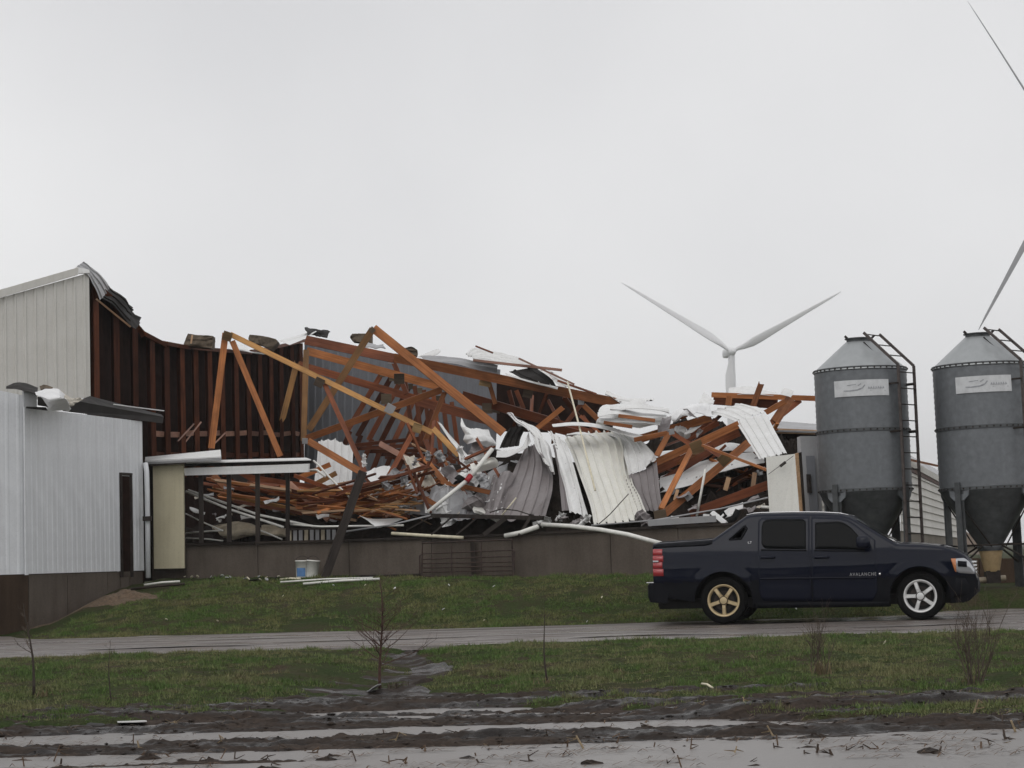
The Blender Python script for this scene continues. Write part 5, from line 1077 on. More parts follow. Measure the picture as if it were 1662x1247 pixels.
# ------------------------------------------------------------------ the pickup
m, t, b = M_('navy_paint'); b.inputs['Base Color'].default_value = (0.0022, 0.0042, 0.0135, 1); setb(b, 0.35, 0.0, 0.45, 0.04); n = ntex(t, coords(t), 3, 4)
rr_ = ramp(t, n.outputs[0], [(0.3, 0.28), (0.7, 0.5)]); t.links.new(rr_.outputs[0], b.inputs['Roughness']); NAVY = m
m, t, b = M_('dark_cladding'); b.inputs['Base Color'].default_value = (0.004, 0.0045, 0.007, 1); setb(b, 0.6, spec=0.12); CLAD = m
m, t, b = M_('tinted_glass'); b.inputs['Base Color'].default_value = (0.004, 0.0045, 0.005, 1); setb(b, 0.10, spec=0.07); GLASS = m
m, t, b = M_('windscreen_glass'); b.inputs['Base Color'].default_value = (0.03, 0.035, 0.035, 1); setb(b, 0.05, spec=0.8); WGLASS = m
m, t, b = M_('tyre_rubber'); b.inputs['Base Color'].default_value = (0.007, 0.007, 0.007, 1); setb(b, 0.9, spec=0.08); TYRE = m
m, t, b = M_('silver_alloy'); b.inputs['Base Color'].default_value = (0.68, 0.68, 0.67, 1); setb(b, 0.35, 0.35); ALLOY = m
m, t, b = M_('bronze_alloy'); b.inputs['Base Color'].default_value = (0.52, 0.41, 0.24, 1); setb(b, 0.35, 0.4); BRONZE = m
m, t, b = M_('chrome'); b.inputs['Base Color'].default_value = (0.75, 0.75, 0.76, 1); setb(b, 0.15, 1.0); CHROME = m
m, t, b = M_('red_lens'); b.inputs['Base Color'].default_value = (0.33, 0.012, 0.016, 1); setb(b, 0.15, 0, 1.0); LENSR = m
m, t, b = M_('amber_lens'); b.inputs['Base Color'].default_value = (0.55, 0.19, 0.06, 1); setb(b, 0.15, 0, 1.0); LENSA = m
m, t, b = M_('clear_lens'); b.inputs['Base Color'].default_value = (0.42, 0.43, 0.45, 1); setb(b, 0.08, 0.5, 1.0); LENSC = m
hit = PZ(1176, 1013, 0.012); YAW = math.radians(-13)
TR = Matrix.Rotation(YAW, 3, 'Z'); torig = hit - TR @ Vector((0, -0.93, 0))
truck = thing('pickup_truck', 'dark navy crew-cab pickup parked on the wet gravel drive', 'pickup truck', torig, None, TR)
TM = wpos(truck); SX = 320 / 3.19
def tx(px): return (px - 1176) / SX
def tz(px, py): return (1013 - 0.0225 * (px - 1176) - py) / 97.6
topl = [(1060, 884), (1066, 882.5), (1110, 880), (1159, 877), (1163, 875), (1215, 839.5), (1222, 837), (1237, 835.5), (1290, 834.8), (1340, 835.4), (1372, 837.5), (1386, 841), (1396, 846), (1460, 884.2), (1466, 885.6), (1500, 886.6), (1535, 890), (1556, 896.5), (1570, 904), (1579, 915), (1584, 926), (1587, 938), (1588, 944)]
TXs = np.array([tx(p) for p, q in topl]); TZs = np.array([tz(p, q) for p, q in topl])
def ztopf(x): return float(np.interp(x, TXs, TZs))
botl = [(1060, 962), (1075, 970), (1132, 978), (1222, 987), (1300, 986.5), (1452, 984), (1542, 980), (1572, 977), (1584, 966), (1588, 958)]
BXs = np.array([tx(p) for p, q in botl]); BZs = np.array([tz(p, q) for p, q in botl])
WCZ = 0.375; ARCH = 0.475; AX = (0.0, 3.19)
def zbotf(x):
    z = float(np.interp(x, BXs, BZs))
    for a in AX:
        d = abs(x - a)
        if d < ARCH: z = max(z, WCZ + 0.02 + math.sqrt(ARCH ** 2 - d * d) * 0.98)
    return z
WZ = np.array([0.2, 0.36, 0.5, 0.70, 0.73, 0.95, 1.12, 1.24, 1.40, 1.60, 1.85]); WW_ = np.array([0.90, 0.945, 0.965, 0.975, 0.995, 1.0, 0.985, 0.955, 0.89, 0.81, 0.715])
def wid_(x, z):
    w = float(np.interp(z, WZ, WW_))
    if x > 3.42: w *= 1 - 0.20 * min(1.2, (x - 3.42) / 0.68) ** 2.2
    if x < -0.9: w *= 1 - 0.04 * ((-0.9 - x) / 0.3) ** 2
    for a in AX:
        d = math.hypot(x - a, z - WCZ); w += 0.022 * math.exp(-((d - ARCH - 0.02) / 0.07) ** 2) * (z > 0.3)
    d = ztopf(x) - z; r = 0.075
    if d < r: w -= r - math.sqrt(max(0, r * r - (r - max(d, 0)) ** 2))
    return w
xsT = sorted(set([round(v, 4) for v in list(np.linspace(TXs[0], TXs[-1], 120)) + list(TXs) + [a + s * ARCH * math.cos(k * math.pi / 24) for a in AX for s in (1,) for k in range(25)] + [a + s * (ARCH + 0.001) for a in AX for s in (-1, 1)]]))
hole = [(1190, 877), (1214, 857), (1216, 861), (1207, 876)]
def inpoly(x, z, poly):
    c = False; n = len(poly)
    for i in range(n):
        (x0, z0), (x1, z1) = poly[i], poly[(i + 1) % n]
        if (z0 > z) != (z1 > z) and x < (x1 - x0) * (z - z0) / (z1 - z0) + x0: c = not c
    return c
holeL = [(tx(p), tz(p, q)) for p, q in hole]
def body():
    dt = [0.075, 0.058, 0.04, 0.025, 0.012, 0.004, 0.0]; N0 = 26; rows = N0 + len(dt); v = []; f = []; NA = 10; mi = []
    for x in xsT:
        zb0, zt0 = zbotf(x), ztopf(x); zz = [zb0 + (zt0 - 0.075 - zb0) * k / N0 for k in range(N0)] + [zt0 - d for d in dt]
        if zt0 - zb0 < 0.16: zz = [zb0 + (zt0 - zb0) * k / (rows - 1) for k in range(rows)]
        ring = []
        for z in zz: ring.append((x, -wid_(x, z), z))
        wt_ = wid_(x, zt0)
        for k in range(1, NA): yy = -wt_ + 2 * wt_ * k / NA; ring.append((x, yy, zt0 + 0.022 * (1 - (yy / wt_) ** 2)))
        for z in zz[::-1]: ring.append((x, wid_(x, z), z))
        v += ring
    R_ = 2 * rows + NA - 1
    for i in range(len(xsT) - 1):
        for k in range(R_ - 1):
            q = (i * R_ + k, (i + 1) * R_ + k, (i + 1) * R_ + k + 1, i * R_ + k + 1)
            cx_ = sum(v[j][0] for j in q) / 4; cz = sum(v[j][2] for j in q) / 4; side = k < rows - 1 or k > rows + NA - 2
            if side and inpoly(cx_, cz, holeL): continue
            f.append(q); mi.append(1 if (side and cz < 0.70) else 0)
    f.append(tuple(range(R_))[::-1]); mi.append(0); f.append(tuple((len(xsT) - 1) * R_ + k for k in range(R_))); mi.append(0)
    o = put('body', v, f, [NAVY, CLAD], truck, True, TM); o.data.polygons.foreach_set('material_index', mi); return o
body()
def side_patch(name, x0, x1, bot, top, off, mat, n=24, nz=8, sides=(-1, 1), th=0.0, label=None, mt=None):
    """patch of the flank between photo columns x0..x1 and rows bot(x)..top(x)"""
    for s in sides:
        v = []; f = []
        for i in range(n + 1):
            p = x0 + (x1 - x0) * i / n; b0, t0 = bot(p), top(p)
            for j in range(nz + 1):
                q = b0 + (t0 - b0) * j / nz; x = tx(p); z = min(tz(p, q), ztopf(x) - 0.004); v.append((x, s * (wid_(x, z) + off), z))
        A = len(v)
        if th:
            v += [(a, b_ - s * th, c_) for a, b_, c_ in v]
        for i in range(n):
            for j in range(nz):
                a = i * (nz + 1) + j; q = (a, a + nz + 1, a + nz + 2, a + 1); f.append(q if s < 0 else q[::-1])
        if th:
            ring = [i * (nz + 1) for i in range(n + 1)] + [n * (nz + 1) + j for j in range(1, nz + 1)] + [i * (nz + 1) + nz for i in range(n - 1, -1, -1)] + [j for j in range(nz - 1, 0, -1)]
            for k in range(len(ring)):
                a, b_ = ring[k], ring[(k + 1) % len(ring)]; q = (a, A + a, A + b_, b_); f.append(q if s < 0 else q[::-1])
        o = put(name, v, f, mat, truck, True, TM)
        if label and s < 0: o['label'] = label
L1 = lambda pts: (lambda p: float(np.interp(p, [a for a, _ in pts], [b_ for _, b_ in pts])))
# doors stand 4 mm proud with a gap between them; glass, belt line and handles on them
side_patch('door', 1236, 1321, L1([(1236, 960), (1240, 976), (1321, 976)]), L1([(1236, 848), (1242, 842), (1321, 841)]), 0.005, NAVY, 26, 22, th=0.012)
side_patch('door', 1323.5, 1428, L1([(1324, 976), (1420, 976), (1428, 960)]), L1([(1324, 841), (1372, 843), (1386, 848), (1400, 858), (1428, 880)]), 0.005, NAVY, 30, 22, th=0.012)
rw_t = L1([(1242, 858), (1244, 850), (1249, 846), (1258, 845), (1306, 845), (1312, 846), (1315, 850)]); rw_b = L1([(1242, 884), (1245, 890), (1250, 892.5), (1315, 893.5)])
fw_t = L1([(1330, 851), (1368, 849.5), (1378, 852), (1388, 859), (1400, 872), (1410, 893)]); fw_b = L1([(1330, 893.5), (1410, 895)])
side_patch('window', 1242, 1315, rw_b, rw_t, 0.010, GLASS, 30, 8, th=0.008); side_patch('window', 1330, 1410, fw_b, fw_t, 0.010, GLASS, 30, 8, th=0.008)
side_patch('belt_moulding', 1241, 1316, L1([(1241, 895.2)] * 1 + [(1316, 896.5)]), L1([(1241, 893.2), (1316, 894.5)]), 0.016, CLAD, 12, 1, th=0.012)
side_patch('belt_moulding', 1329, 1411, L1([(1329, 896.5), (1411, 898)]), L1([(1329, 894.5), (1411, 895.8)]), 0.016, CLAD, 12, 1, th=0.012)
side_patch('body_moulding', 1238, 1425, L1([(1238, 942.6), (1425, 940.6)]), L1([(1238, 939.5), (1425, 937.5)]), 0.014, NAVY, 16, 2, th=0.012)
side_patch('rocker_panel', 1228, 1446, L1([(1228, 988), (1446, 985)]), L1([(1228, 979), (1446, 977)]), 0.02, CLAD, 16, 2, th=0.03)
side_patch('bed_rail_cap', 1062, 1160, L1([(1062, 890.5), (1150, 887), (1160, 884)]), L1([(1062, 884.6), (1160, 877.8)]), 0.010, CLAD, 14, 3, th=0.02)
side_patch('sail_panel', 1152, 1222, L1([(1152, 886), (1165, 885), (1190, 879), (1222, 879)]), L1([(1152, 881), (1166, 874.5), (1216, 841), (1222, 838)]), 0.004, CLAD, 16, 1, th=0.006, sides=()) 
# frame round the small see-through sail window
for s in (-1, 1):
    lp = [Vector((tx(p), s * (wid_(tx(p), tz(p, q)) + 0.004), tz(p, q))) for p, q in [(1188, 878), (1214.5, 855.5), (1217.5, 860), (1208, 877)]]
    mb = MB()
    for k in range(4): mb.tube([lp[k], lp[(k + 1) % 4]], 0.016 if k != 3 else 0.012, 6)
    mb.put('sail_window_frame', CLAD, truck, False, TM)
def handle(px, py):
    for s in (-1, 1):
        x, z = tx(px), tz(px, py); w = wid_(x, z)
        mb = MB().tube([(x - 0.12, s * (w + 0.012), z), (x - 0.09, s * (w + 0.045), z + 0.004), (x + 0.09, s * (w + 0.045), z + 0.004), (x + 0.12, s * (w + 0.012), z)], [0.012, 0.02, 0.02, 0.012], 8)
        mb.put('door_handle', NAVY, truck, True, TM)
handle(1252, 907); handle(1340, 907)
for s in (-1, 1):                             # mirrors
    cx_, cz = tx(1409), tz(1409, 883); mb = MB()
    sec = [(0.90, 0.05, 0.04), (0.97, 0.06, 0.05), (1.03, 0.10, 0.09), (1.12, 0.115, 0.105), (1.20, 0.105, 0.10), (1.235, 0.06, 0.06)]; v = []; f = []
    for (y, a, c_) in sec:
        for k in range(12):
            t_ = 2 * math.pi * k / 12; ex = lambda q: math.copysign(abs(q) ** 0.6, q); v.append((cx_ + a * ex(math.cos(t_)), s * y, cz + c_ * ex(math.sin(t_))))
    for i in range(5):
        for k in range(12): f.append((i * 12 + k, i * 12 + (k + 1) % 12, (i + 1) * 12 + (k + 1) % 12, (i + 1) * 12 + k))
    f.append(tuple(60 + k for k in range(12))); put('mirror', v, f, NAVY, truck, True, TM)
# lamps
tl_ = lambda k: (lambda p: 892 + 11.0 * k), 
for k, (y0, y1) in enumerate(((892.5, 902.5), (903, 913), (913.5, 924), (924.5, 936))):
    side_patch('taillight', 1060.2, 1077 + (1 if k % 2 else -0.5), (lambda p, y=y1: y), (lambda p, y=y0: y), 0.010, LENSR, 6, 2, th=0.012)
side_patch('taillight_bar', 1060.2, 1070, lambda p: 914, lambda p: 911, 0.016, LENSC, 4, 1, th=0.008)
hb = L1([(1556, 931), (1576, 933), (1583.5, 933)]); ht = L1([(1548, 909.5), (1570, 908), (1578, 915), (1583, 922)])
side_patch('headlight', 1554.5, 1583.5, L1([(1554, 929), (1560, 932), (1583.5, 934)]), L1([(1554, 909.5), (1568, 908.5), (1576, 914), (1583.5, 927)]), 0.008, LENSC, 14, 4, th=0.012)
side_patch('turn_signal', 1547.5, 1555, L1([(1547.5, 911), (1550, 920), (1553, 930), (1555, 931)]), L1([(1547.5, 909.5), (1555, 909.3)]), 0.010, LENSA, 6, 2, th=0.012)
side_patch('headlight_bezel', 1558, 1572, L1([(1558, 922), (1572, 923)]), L1([(1558, 913), (1572, 914)]), 0.013, CLAD, 6, 2, th=0.006)
# windscreen follows the slope; grille, bumpers
def top_patch(name, p0, p1, k, off, mat):
    v = []; f = []; n = 12; m = 12
    for i in range(n + 1):
        p = p0 + (p1 - p0) * i / n; x = tx(p); zt0 = ztopf(x); w = wid_(x, zt0) * k
        sl = (ztopf(x + 0.02) - ztopf(x - 0.02)) / 0.04; nx_, nz_ = -sl / math.hypot(1, sl), 1 / math.hypot(1, sl)
        for j in range(m + 1): y = -w + 2 * w * j / m; v.append((x + nx_ * off, y, zt0 + nz_ * off + 0.022 * (1 - (y / (w / k)) ** 2)))
    for i in range(n):
        for j in range(m): a = i * (m + 1) + j; f.append((a, a + m + 1, a + m + 2, a + 1))
    return put(name, v, f, mat, truck, True, TM)
top_patch('windscreen', 1397.5, 1457, 1.04, 0.006, WGLASS)
top_patch('hood', 1467, 1548, 0.97, 0.006, NAVY)
top_patch('bed_cover', 1064, 1150, 0.90, 0.008, CLAD)
for s in (-1, 1):
    pts = [(tx(p), s * (wid_(tx(p), ztopf(tx(p)))), ztopf(tx(p)) + 0.012) for p in np.linspace(1216, 1384, 14)]
    MB().tube(pts, 0.009, 6).put('roof_rail', CHROME, truck, True, TM)
    pts = [(tx(p), s * (wid_(tx(p), ztopf(tx(p))) + 0.003), ztopf(tx(p)) - 0.006) for p in np.linspace(1388, 1462, 12)]
    MB().tube(pts, 0.010, 6).put('pillar_trim', CLAD, truck, True, TM)
def bumper(name, pxs, zf, yw, mat, depth):
    pass
zg0, zg1 = tz(1585, 934), tz(1585, 912)
mb = MB()
for k in range(4): z = zg0 + (zg1 - zg0) * (k + 0.5) / 4; mb.box((4.02, -0.45, z - 0.012), (4.095, 0.45, z + 0.012))
mb.put('grille', CHROME, truck, False, TM)
v = []; f = []; pr = [(3.90, 0.36), (4.03, 0.34), (4.12, 0.42), (4.135, 0.55), (4.11, 0.66), (3.96, 0.69)]
ys_ = [-0.93, -0.90, -0.78, -0.5, 0, 0.5, 0.78, 0.90, 0.93]; bk = [0.42, 0.30, 0.12, 0.03, 0, 0.03, 0.12, 0.30, 0.42]
for y, k_ in zip(ys_, bk):
    for x, z in pr: v.append((x - k_ * 0.75, y, z))
for i in range(len(ys_) - 1):
    for k in range(6): a, b_ = i * 6 + k, i * 6 + (k + 1) % 6; f.append((a, b_, b_ + 6, a + 6))
f += [tuple(range(6))[::-1], tuple(48 + k for k in range(6))]
put('front_bumper', v, f, CLAD, truck, True, TM)
zb1 = tz(1050, 946); v = []; f = []; pr = [(-1.06, 0.36), (-1.27, 0.38), (-1.30, 0.48), (-1.30, 0.66), (-1.27, 0.70), (-1.04, 0.70)]
for y, k_ in zip([-0.97, -0.93, -0.7, 0, 0.7, 0.93, 0.97], [0.14, 0.05, 0, -0.02, 0, 0.05, 0.14]):
    for x, z in pr: v.append((x + k_, y, z))
for i in range(6):
    for k in range(6): a, b_ = i * 6 + k, i * 6 + (k + 1) % 6; f.append((a, b_, b_ + 6, a + 6))
f += [tuple(range(6))[::-1], tuple(36 + k for k in range(6))]
put('rear_bumper', v, f, CLAD, truck, False, TM)
MB().box((-1.28, -0.92, 0.702), (-1.06, 0.92, 0.715)).put('bumper_step_pad', CHROME, truck, False, TM)
MB().box((-1.185, -0.78, 0.80), (-1.165, 0.78, 1.24)).put('tailgate', NAVY, truck, False, TM)
MB().box((-1.1, -0.78, 0.26), (3.88, 0.78, 0.42)).put('underbody', BLACK, truck, False, TM)
MB().tube([(-1.15, -0.55, 0.33), (-0.7, -0.55, 0.33)], 0.04, 8).put('exhaust', BLACKMETAL, truck, False, TM)
for a in AX:
    for s in (-1, 1):
        v = []; f = []
        for k in range(17):
            t_ = math.pi * k / 16; 
            for y in (0.50, 0.955): v.append((a + (ARCH + 0.015) * math.cos(t_), s * y, WCZ + (ARCH + 0.015) * math.sin(t_)))
        for k in range(16): f.append((2 * k, 2 * k + 1, 2 * k + 3, 2 * k + 2))
        f.append(tuple(2 * k for k in range(17))); put('wheel_well', v, f, BLACK, truck, False, TM)
# wheels
def wheel(a, s, mat, rot, label=None):
    W = thing('wheel', None, None, TM @ Vector((a, s * 0.84, 0.385)), None); W.parent = truck
    m0 = TM @ Matrix.Translation((a, s * 0.84, 0.385)) @ (Matrix.Rotation(math.pi, 4, 'Z') if s > 0 else Matrix.Identity(4)) @ Matrix.Rotation(rot, 4, 'Y')
    W.matrix_basis = TM.inverted() @ m0; ORIG[W.name] = m0
    if label: W['label'] = label
    MB().lathe([(0.262, 0.10), (0.268, -0.115), (0.285, -0.128), (0.33, -0.137), (0.362, -0.125), (0.382, -0.095), (0.386, 0), (0.382, 0.10), (0.35, 0.13), (0.28, 0.12), (0.262, 0.10)], 56, 'Y').put('tyre', TYRE, W, True, m0)
    mb = MB().lathe([(0.222, -0.06), (0.232, -0.095), (0.245, -0.112), (0.262, -0.118), (0.270, -0.112), (0.270, -0.09)], 56, 'Y'); mb.put('rim', mat, W, True, m0)
    mb = MB()
    for k in range(5):
        t_ = math.radians(90 + 72 * k); d = Vector((math.cos(t_), 0, math.sin(t_))); q = Vector((-math.sin(t_), 0, math.cos(t_)))
        v = []
        for r_, w, y in ((0.045, 0.036, -0.095), (0.12, 0.030, -0.105), (0.238, 0.034, -0.098)):
            v += [d * r_ + q * w + Vector((0, y + 0.018, 0)), d * r_ + q * w * 0.75 + Vector((0, y, 0)), d * r_ - q * w * 0.75 + Vector((0, y, 0)), d * r_ - q * w + Vector((0, y + 0.018, 0)), d * r_ - q * w + Vector((0, y + 0.05, 0)), d * r_ + q * w + Vector((0, y + 0.05, 0))]
        f = []
        for i in (0, 1):
            for j in range(6): f.append((i * 6 + j, i * 6 + (j + 1) % 6, (i + 1) * 6 + (j + 1) % 6, (i + 1) * 6 + j))
        f += [(0, 1, 2, 3, 4, 5), (17, 16, 15, 14, 13, 12)]
        MB().add(v, f).put('spoke', mat, W, False, m0)
    MB().lathe([(0.075, -0.08), (0.075, -0.108), (0.062, -0.116), (0.045, -0.120), (0.0, -0.121)], 24, 'Y').put('hub_cap', mat, W, True, m0)
    MB().lathe([(0.072, -0.119), (0.066, -0.1215), (0.060, -0.119)], 24, 'Y').put('hub_ring', BLACKMETAL, W, False, m0)
    MB().lathe([(0.225, -0.055), (0.10, -0.03), (0.0, -0.03)], 32, 'Y').put('brake_shield', BLACK, W, True, m0)
    MB().lathe([(0.165, -0.052), (0.165, -0.045), (0.09, -0.045), (0.09, -0.052), (0.165, -0.052)], 32, 'Y').put('brake_disc', BLACKMETAL, W, False, m0)
wheel(0, -1, BRONZE, math.radians(180), 'rear wheel with bronze-coloured spokes'); wheel(3.19, -1, ALLOY, math.radians(198), 'front wheel with silver spokes')
wheel(0, 1, ALLOY, 0.3); wheel(3.19, 1, ALLOY, 0.9)
# lettering on the flank
ALLOYD = flat('dull_badge_metal', (0.30, 0.30, 0.31), 0.4, 0.1)
def text_on(body, px, py, size, name, mat, sx=1.0):
    cu = bpy.data.curves.new(name, 'FONT'); cu.body = body; cu.size = size; cu.extrude = 0.002; cu.space_character = 1.25; cu.materials.append(mat)
    o = bpy.data.objects.new(name, cu); C.objects.link(o); x, z = tx(px), tz(px, py); o.parent = truck
    me = bpy.data.meshes.new_from_object(o.evaluated_get(bpy.context.evaluated_depsgraph_get())); bpy.data.objects.remove(o); o = bpy.data.objects.new(name, me); C.objects.link(o); o.parent = truck
    o.matrix_basis = Matrix.Translation((x, -(wid_(x + 0.2, z) + 0.012), z)) @ Matrix.Rotation(math.pi / 2, 4, 'X') @ Matrix.Diagonal((sx, 1, 1, 1)); return o
text_on('AVALANCHE', 1384.5, 936.5, 0.075, 'badge_lettering', ALLOYD, 0.84)
text_on('LT', 1219.5, 884.5, 0.055, 'trim_lettering', CHROME, 1.0)
side_patch('badge_emblem', 1431.5, 1434.5, lambda p: 935.5, lambda p: 931.5, 0.010, CHROME, 2, 2, th=0.006, sides=(-1,))

# ------------------------------------------------------------------ wind turbines in the rain haze
TURB = flat('white_turbine', (0.80, 0.80, 0.81), 0.6, 0.03, 0.3)
TURB2 = flat('shaded_turbine_grey', (0.24, 0.24, 0.25), 0.6, 0.03, 0.3)  # shade on the blades put into the colour, darker than the other turbine
def turbine(label, hx, hy, D, Rpx, angs, pitch, nac, TURB=TURB, twr=1.0):
    hub = P(hx, hy, D); R = Rpx * D / FPX; base = Vector((hub.x, hub.y + 0.055 * R, 0))
    r = thing('wind_turbine', label, 'wind turbine', base, 'wind turbines in the haze')
    h = hub.z
    MB().lathe([(0.040 * R * twr, -0.3), (0.036 * R * twr, h * 0.4), (0.026 * R * twr, h * 0.985), (0.0, h * 0.985)], 24).put('tower', TURB, r, True, Matrix.Translation(base))
    nm = Matrix.Translation(hub) @ Matrix.Rotation(nac, 4, 'Z')
    v = []; f = []
    for y, s in ((0.02, 0.7), (0.035, 0.95), (0.10, 1.0), (0.19, 0.9), (0.20, 0.75)):
        for k in range(12):
            t_ = 2 * math.pi * k / 12; e = lambda q: math.copysign(abs(q) ** 0.5, q); v.append((0.034 * R * s * e(math.cos(t_)), y * R, 0.036 * R * s * e(math.sin(t_))))
    for i in range(4):
        for k in range(12): f.append((i * 12 + k, i * 12 + (k + 1) % 12, (i + 1) * 12 + (k + 1) % 12, (i + 1) * 12 + k))
    f += [tuple(range(12))[::-1], tuple(48 + k for k in range(12))]
    put('nacelle', v, f, TURB, r, True, nm)
    MB().lathe([(0.0, -0.045 * R), (0.018 * R, -0.04 * R), (0.03 * R, -0.015 * R), (0.032 * R, 0.02 * R)], 20, 'Y').put('hub', TURB, r, True, nm)
    secs = [(0.015, 0.030, 0.030, 0), (0.05, 0.030, 0.028, 0), (0.10, 0.048, 0.024, 22), (0.18, 0.072, 0.018, 17), (0.26, 0.068, 0.014, 12), (0.45, 0.048, 0.009, 6), (0.7, 0.030, 0.005, 2), (0.92, 0.016, 0.003, 0), (1.0, 0.004, 0.001, 0)]
    for a in angs:
        v = []; f = []
        for (q, c_, t_, tw) in secs:
            g = math.radians(tw + pitch) if q > 0.06 else 0
            for k in range(14):
                u = 2 * math.pi * k / 14; cx_ = (math.cos(u) * 0.5 + (0.18 if q > 0.06 else 0)) * c_; th = math.sin(u) * 0.5 * t_ * (1 if math.cos(u) < 0 else 0.6 + 0.4 * (1 - math.cos(u)))
                v.append((R * (cx_ * math.cos(g) - th * math.sin(g)), R * (cx_ * math.sin(g) + th * math.cos(g)) + R * 0.03 * q * q, R * q))
        n = 14
        for i in range(len(secs) - 1):
            for k in range(n): f.append((i * n + k, i * n + (k + 1) % n, (i + 1) * n + (k + 1) % n, (i + 1) * n + k))
        f.append(tuple((len(secs) - 1) * n + k for k in range(n)))
        put('blade', v, f, TURB, r, True, nm @ Matrix.Rotation(math.radians(90 - a), 4, 'Y'))
    return r
turbine('distant wind turbine above the wreck, two blades raised in a V', 1188, 571, 840, 213, (147.0, 27.2, 267.5), 8, math.radians(8))
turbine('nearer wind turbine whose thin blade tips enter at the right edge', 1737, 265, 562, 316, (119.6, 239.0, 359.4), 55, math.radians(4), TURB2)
# ------------------------------------------------------------------ gate, bucket, pipes and loose things
g = thing('farm_gate', 'rusty pipe gate leaning on the low concrete wall', 'gate', P(760, 940, D_at(760) - 0.35))
Dg = lambda x: D_at(x) - 0.30
def gp(x, y, d=0): return P(x, y, Dg(x) + d)
def gt(name, pts, r, mat, par): return MB().tube(pts, r, 6).put(name, mat, par)
gt('gate_frame', [gp(684, 940), gp(685.5, 881.5), gp(831, 876), gp(833, 936)], 0.022, RUST, g)
MB().bar(gp(685, 881), gp(831, 875.5), 0.06, 0.03).put('gate_top_rail', BLACKMETAL, g)
for y0, y1 in ((899, 893), (908, 903), (915, 912), (922, 919), (929, 926), (936, 933)): gt('gate_bar', [gp(685, y0), gp(833, y1)], 0.014, RUST, g)
for x in (733, 781): gt('gate_upright', [gp(x, 938), gp(x - 0.5, 880)], 0.016, RUST, g)
for x, w in ((768, 7.0),):
    M, L = frame(P(x + 1, 940, D_at(x) - 0.12), P(x - 1.5, 877, D_at(x) - 0.12)); ww = w * 44 / FPX
    put('gate_post', [Vector((q, y, z)) for q in (0, L) for y in (-0.05, 0.05) for z in (-ww / 2, ww / 2)], BOXF, WOOD_G, g, M=M)
gt('gate_latch', [gp(681, 941), gp(681, 902), gp(685, 900)], 0.018, RUST, g); gt('gate_hinge', [gp(834, 936), gp(835, 895), gp(832, 892)], 0.018, RUST, g)
def pipe(name, label, pts, r, mat, cat='pipe', n=10, group=None):
    o = MB().tube([P(*p) for p in pts], r, n).put(name, mat, None, True); tag(o, label, cat, group); return o
pipe('low_rail', 'dark low rail along the foot of the concrete wall', [(540, 936, D_at(540) - 0.25), (683, 933, D_at(683) - 0.3)], 0.025, BLACKMETAL, 'rail')
pipe('white_pipe', 'curved white pipe running from the wall top down to the pickup bed', [(880, 851.5, D_at(880) - 0.3), (925, 854, D_at(925) - 0.6), (975, 860, D_at(975) - 0.9), (1020, 868, D_at(1020) - 1.1), (1075, 883, D_at(1060) - 1.3)], 0.043, PVC)
pipe('white_pipe', 'white pipe lying on the wall top left of the curved pipe', [(820, 870, D_at(820) - 0.1), (845, 865, D_at(845) - 0.15), (873, 855, D_at(873) - 0.2)], 0.05, PVC)
pipe('white_pipe', 'cream pipe along the wall top above the gate', [(636, 866, D_at(636) - 0.1), (690, 869.5, D_at(690) - 0.1), (752, 873, D_at(752) - 0.1)], 0.035, PVCC)
pipe('white_pole', 'white pole with red tape leaning across the wreck, upper length', [(799, 729, 45.1), (761, 777, 44.75)], 0.046, PVC, 'pole')
pipe('white_pole', 'white pole continuing below the red tape', [(759, 779, 44.73), (694, 832, 44.5)], 0.042, PVC, 'pole')
pipe('red_tape', 'red tape wrapped round the white pole', [(764, 772, 44.78), (757, 782, 44.71)], 0.062, RED, 'tape')
pipe('black_hose_end', 'black flared end beside the red tape', [(756, 779, 44.85), (746, 777, 44.9), (736, 783, 45.0)], [0.03, 0.09, 0.06], BLACK, 'hose')
pipe('thin_strip', 'long thin cream strip hanging over the big ribbed sheet', [(921, 620, 48.5), (937, 680, 46.6), (953, 744, 44.6), (966, 796, 43.2)], 0.022, PVCC, 'strip', 6)
pipe('thin_strip', 'dark thin wire bent over the big ribbed sheet', [(1020, 802, 43.6), (990, 835, 43.0), (966, 856, 42.8)], 0.010, BLACKMETAL, 'wire', 5)
pipe('upright_rod', 'thin white upright rod before the fallen trusses', [(1131, 838, 42.5), (1145, 761, 42.4)], 0.024, PVC, 'rod', 8)
for k, q in enumerate([((302, 798), (370, 826), (460, 856)), ((306, 796), (420, 836), (520, 857)), ((301, 834), (330, 848), (362, 862)), ((420, 860), (440, 868), (458, 876)), ((300, 866), (330, 863), (362, 861)), ((300, 874), (335, 875), (362, 878))]):
    pipe('white_pipe', ['lower thin white pipe slanting behind the dark posts', 'upper thin white pipe slanting behind the dark posts', 'short grey-white pipe at the lower left of the open bay', 'short pipe end right of the third dark post', 'level thin pipe low in the open bay', 'lowest thin pipe in the open bay'][k], [(x, y, D_at(x) + 0.9 + 0.15 * k) for x, y in q], 0.028 if k < 2 else 0.018, PVC, 'pipe', 6)
pipe('white_pipe', 'bent white trim strip hanging from the eave end', [(509, 748, 47.0), (520, 758, 46.8), (534, 774, 46.6), (575, 815, 46)], 0.022, PVC, 'trim strip', 6)
pipe('white_pipe', 'second bent white strip at the eave end', [(501, 764, 46.9), (514, 763, 46.8), (528, 774, 46.6)], 0.03, PVC, 'trim strip', 6)
pipe('white_pipe', 'white rail along the sill right of the dark posts', [(466, 851, D_at(466) + 0.4), (520, 855, D_at(520) + 0.3), (655, 853, D_at(655) + 0.3)], 0.022, PVC, 'rail', 6)
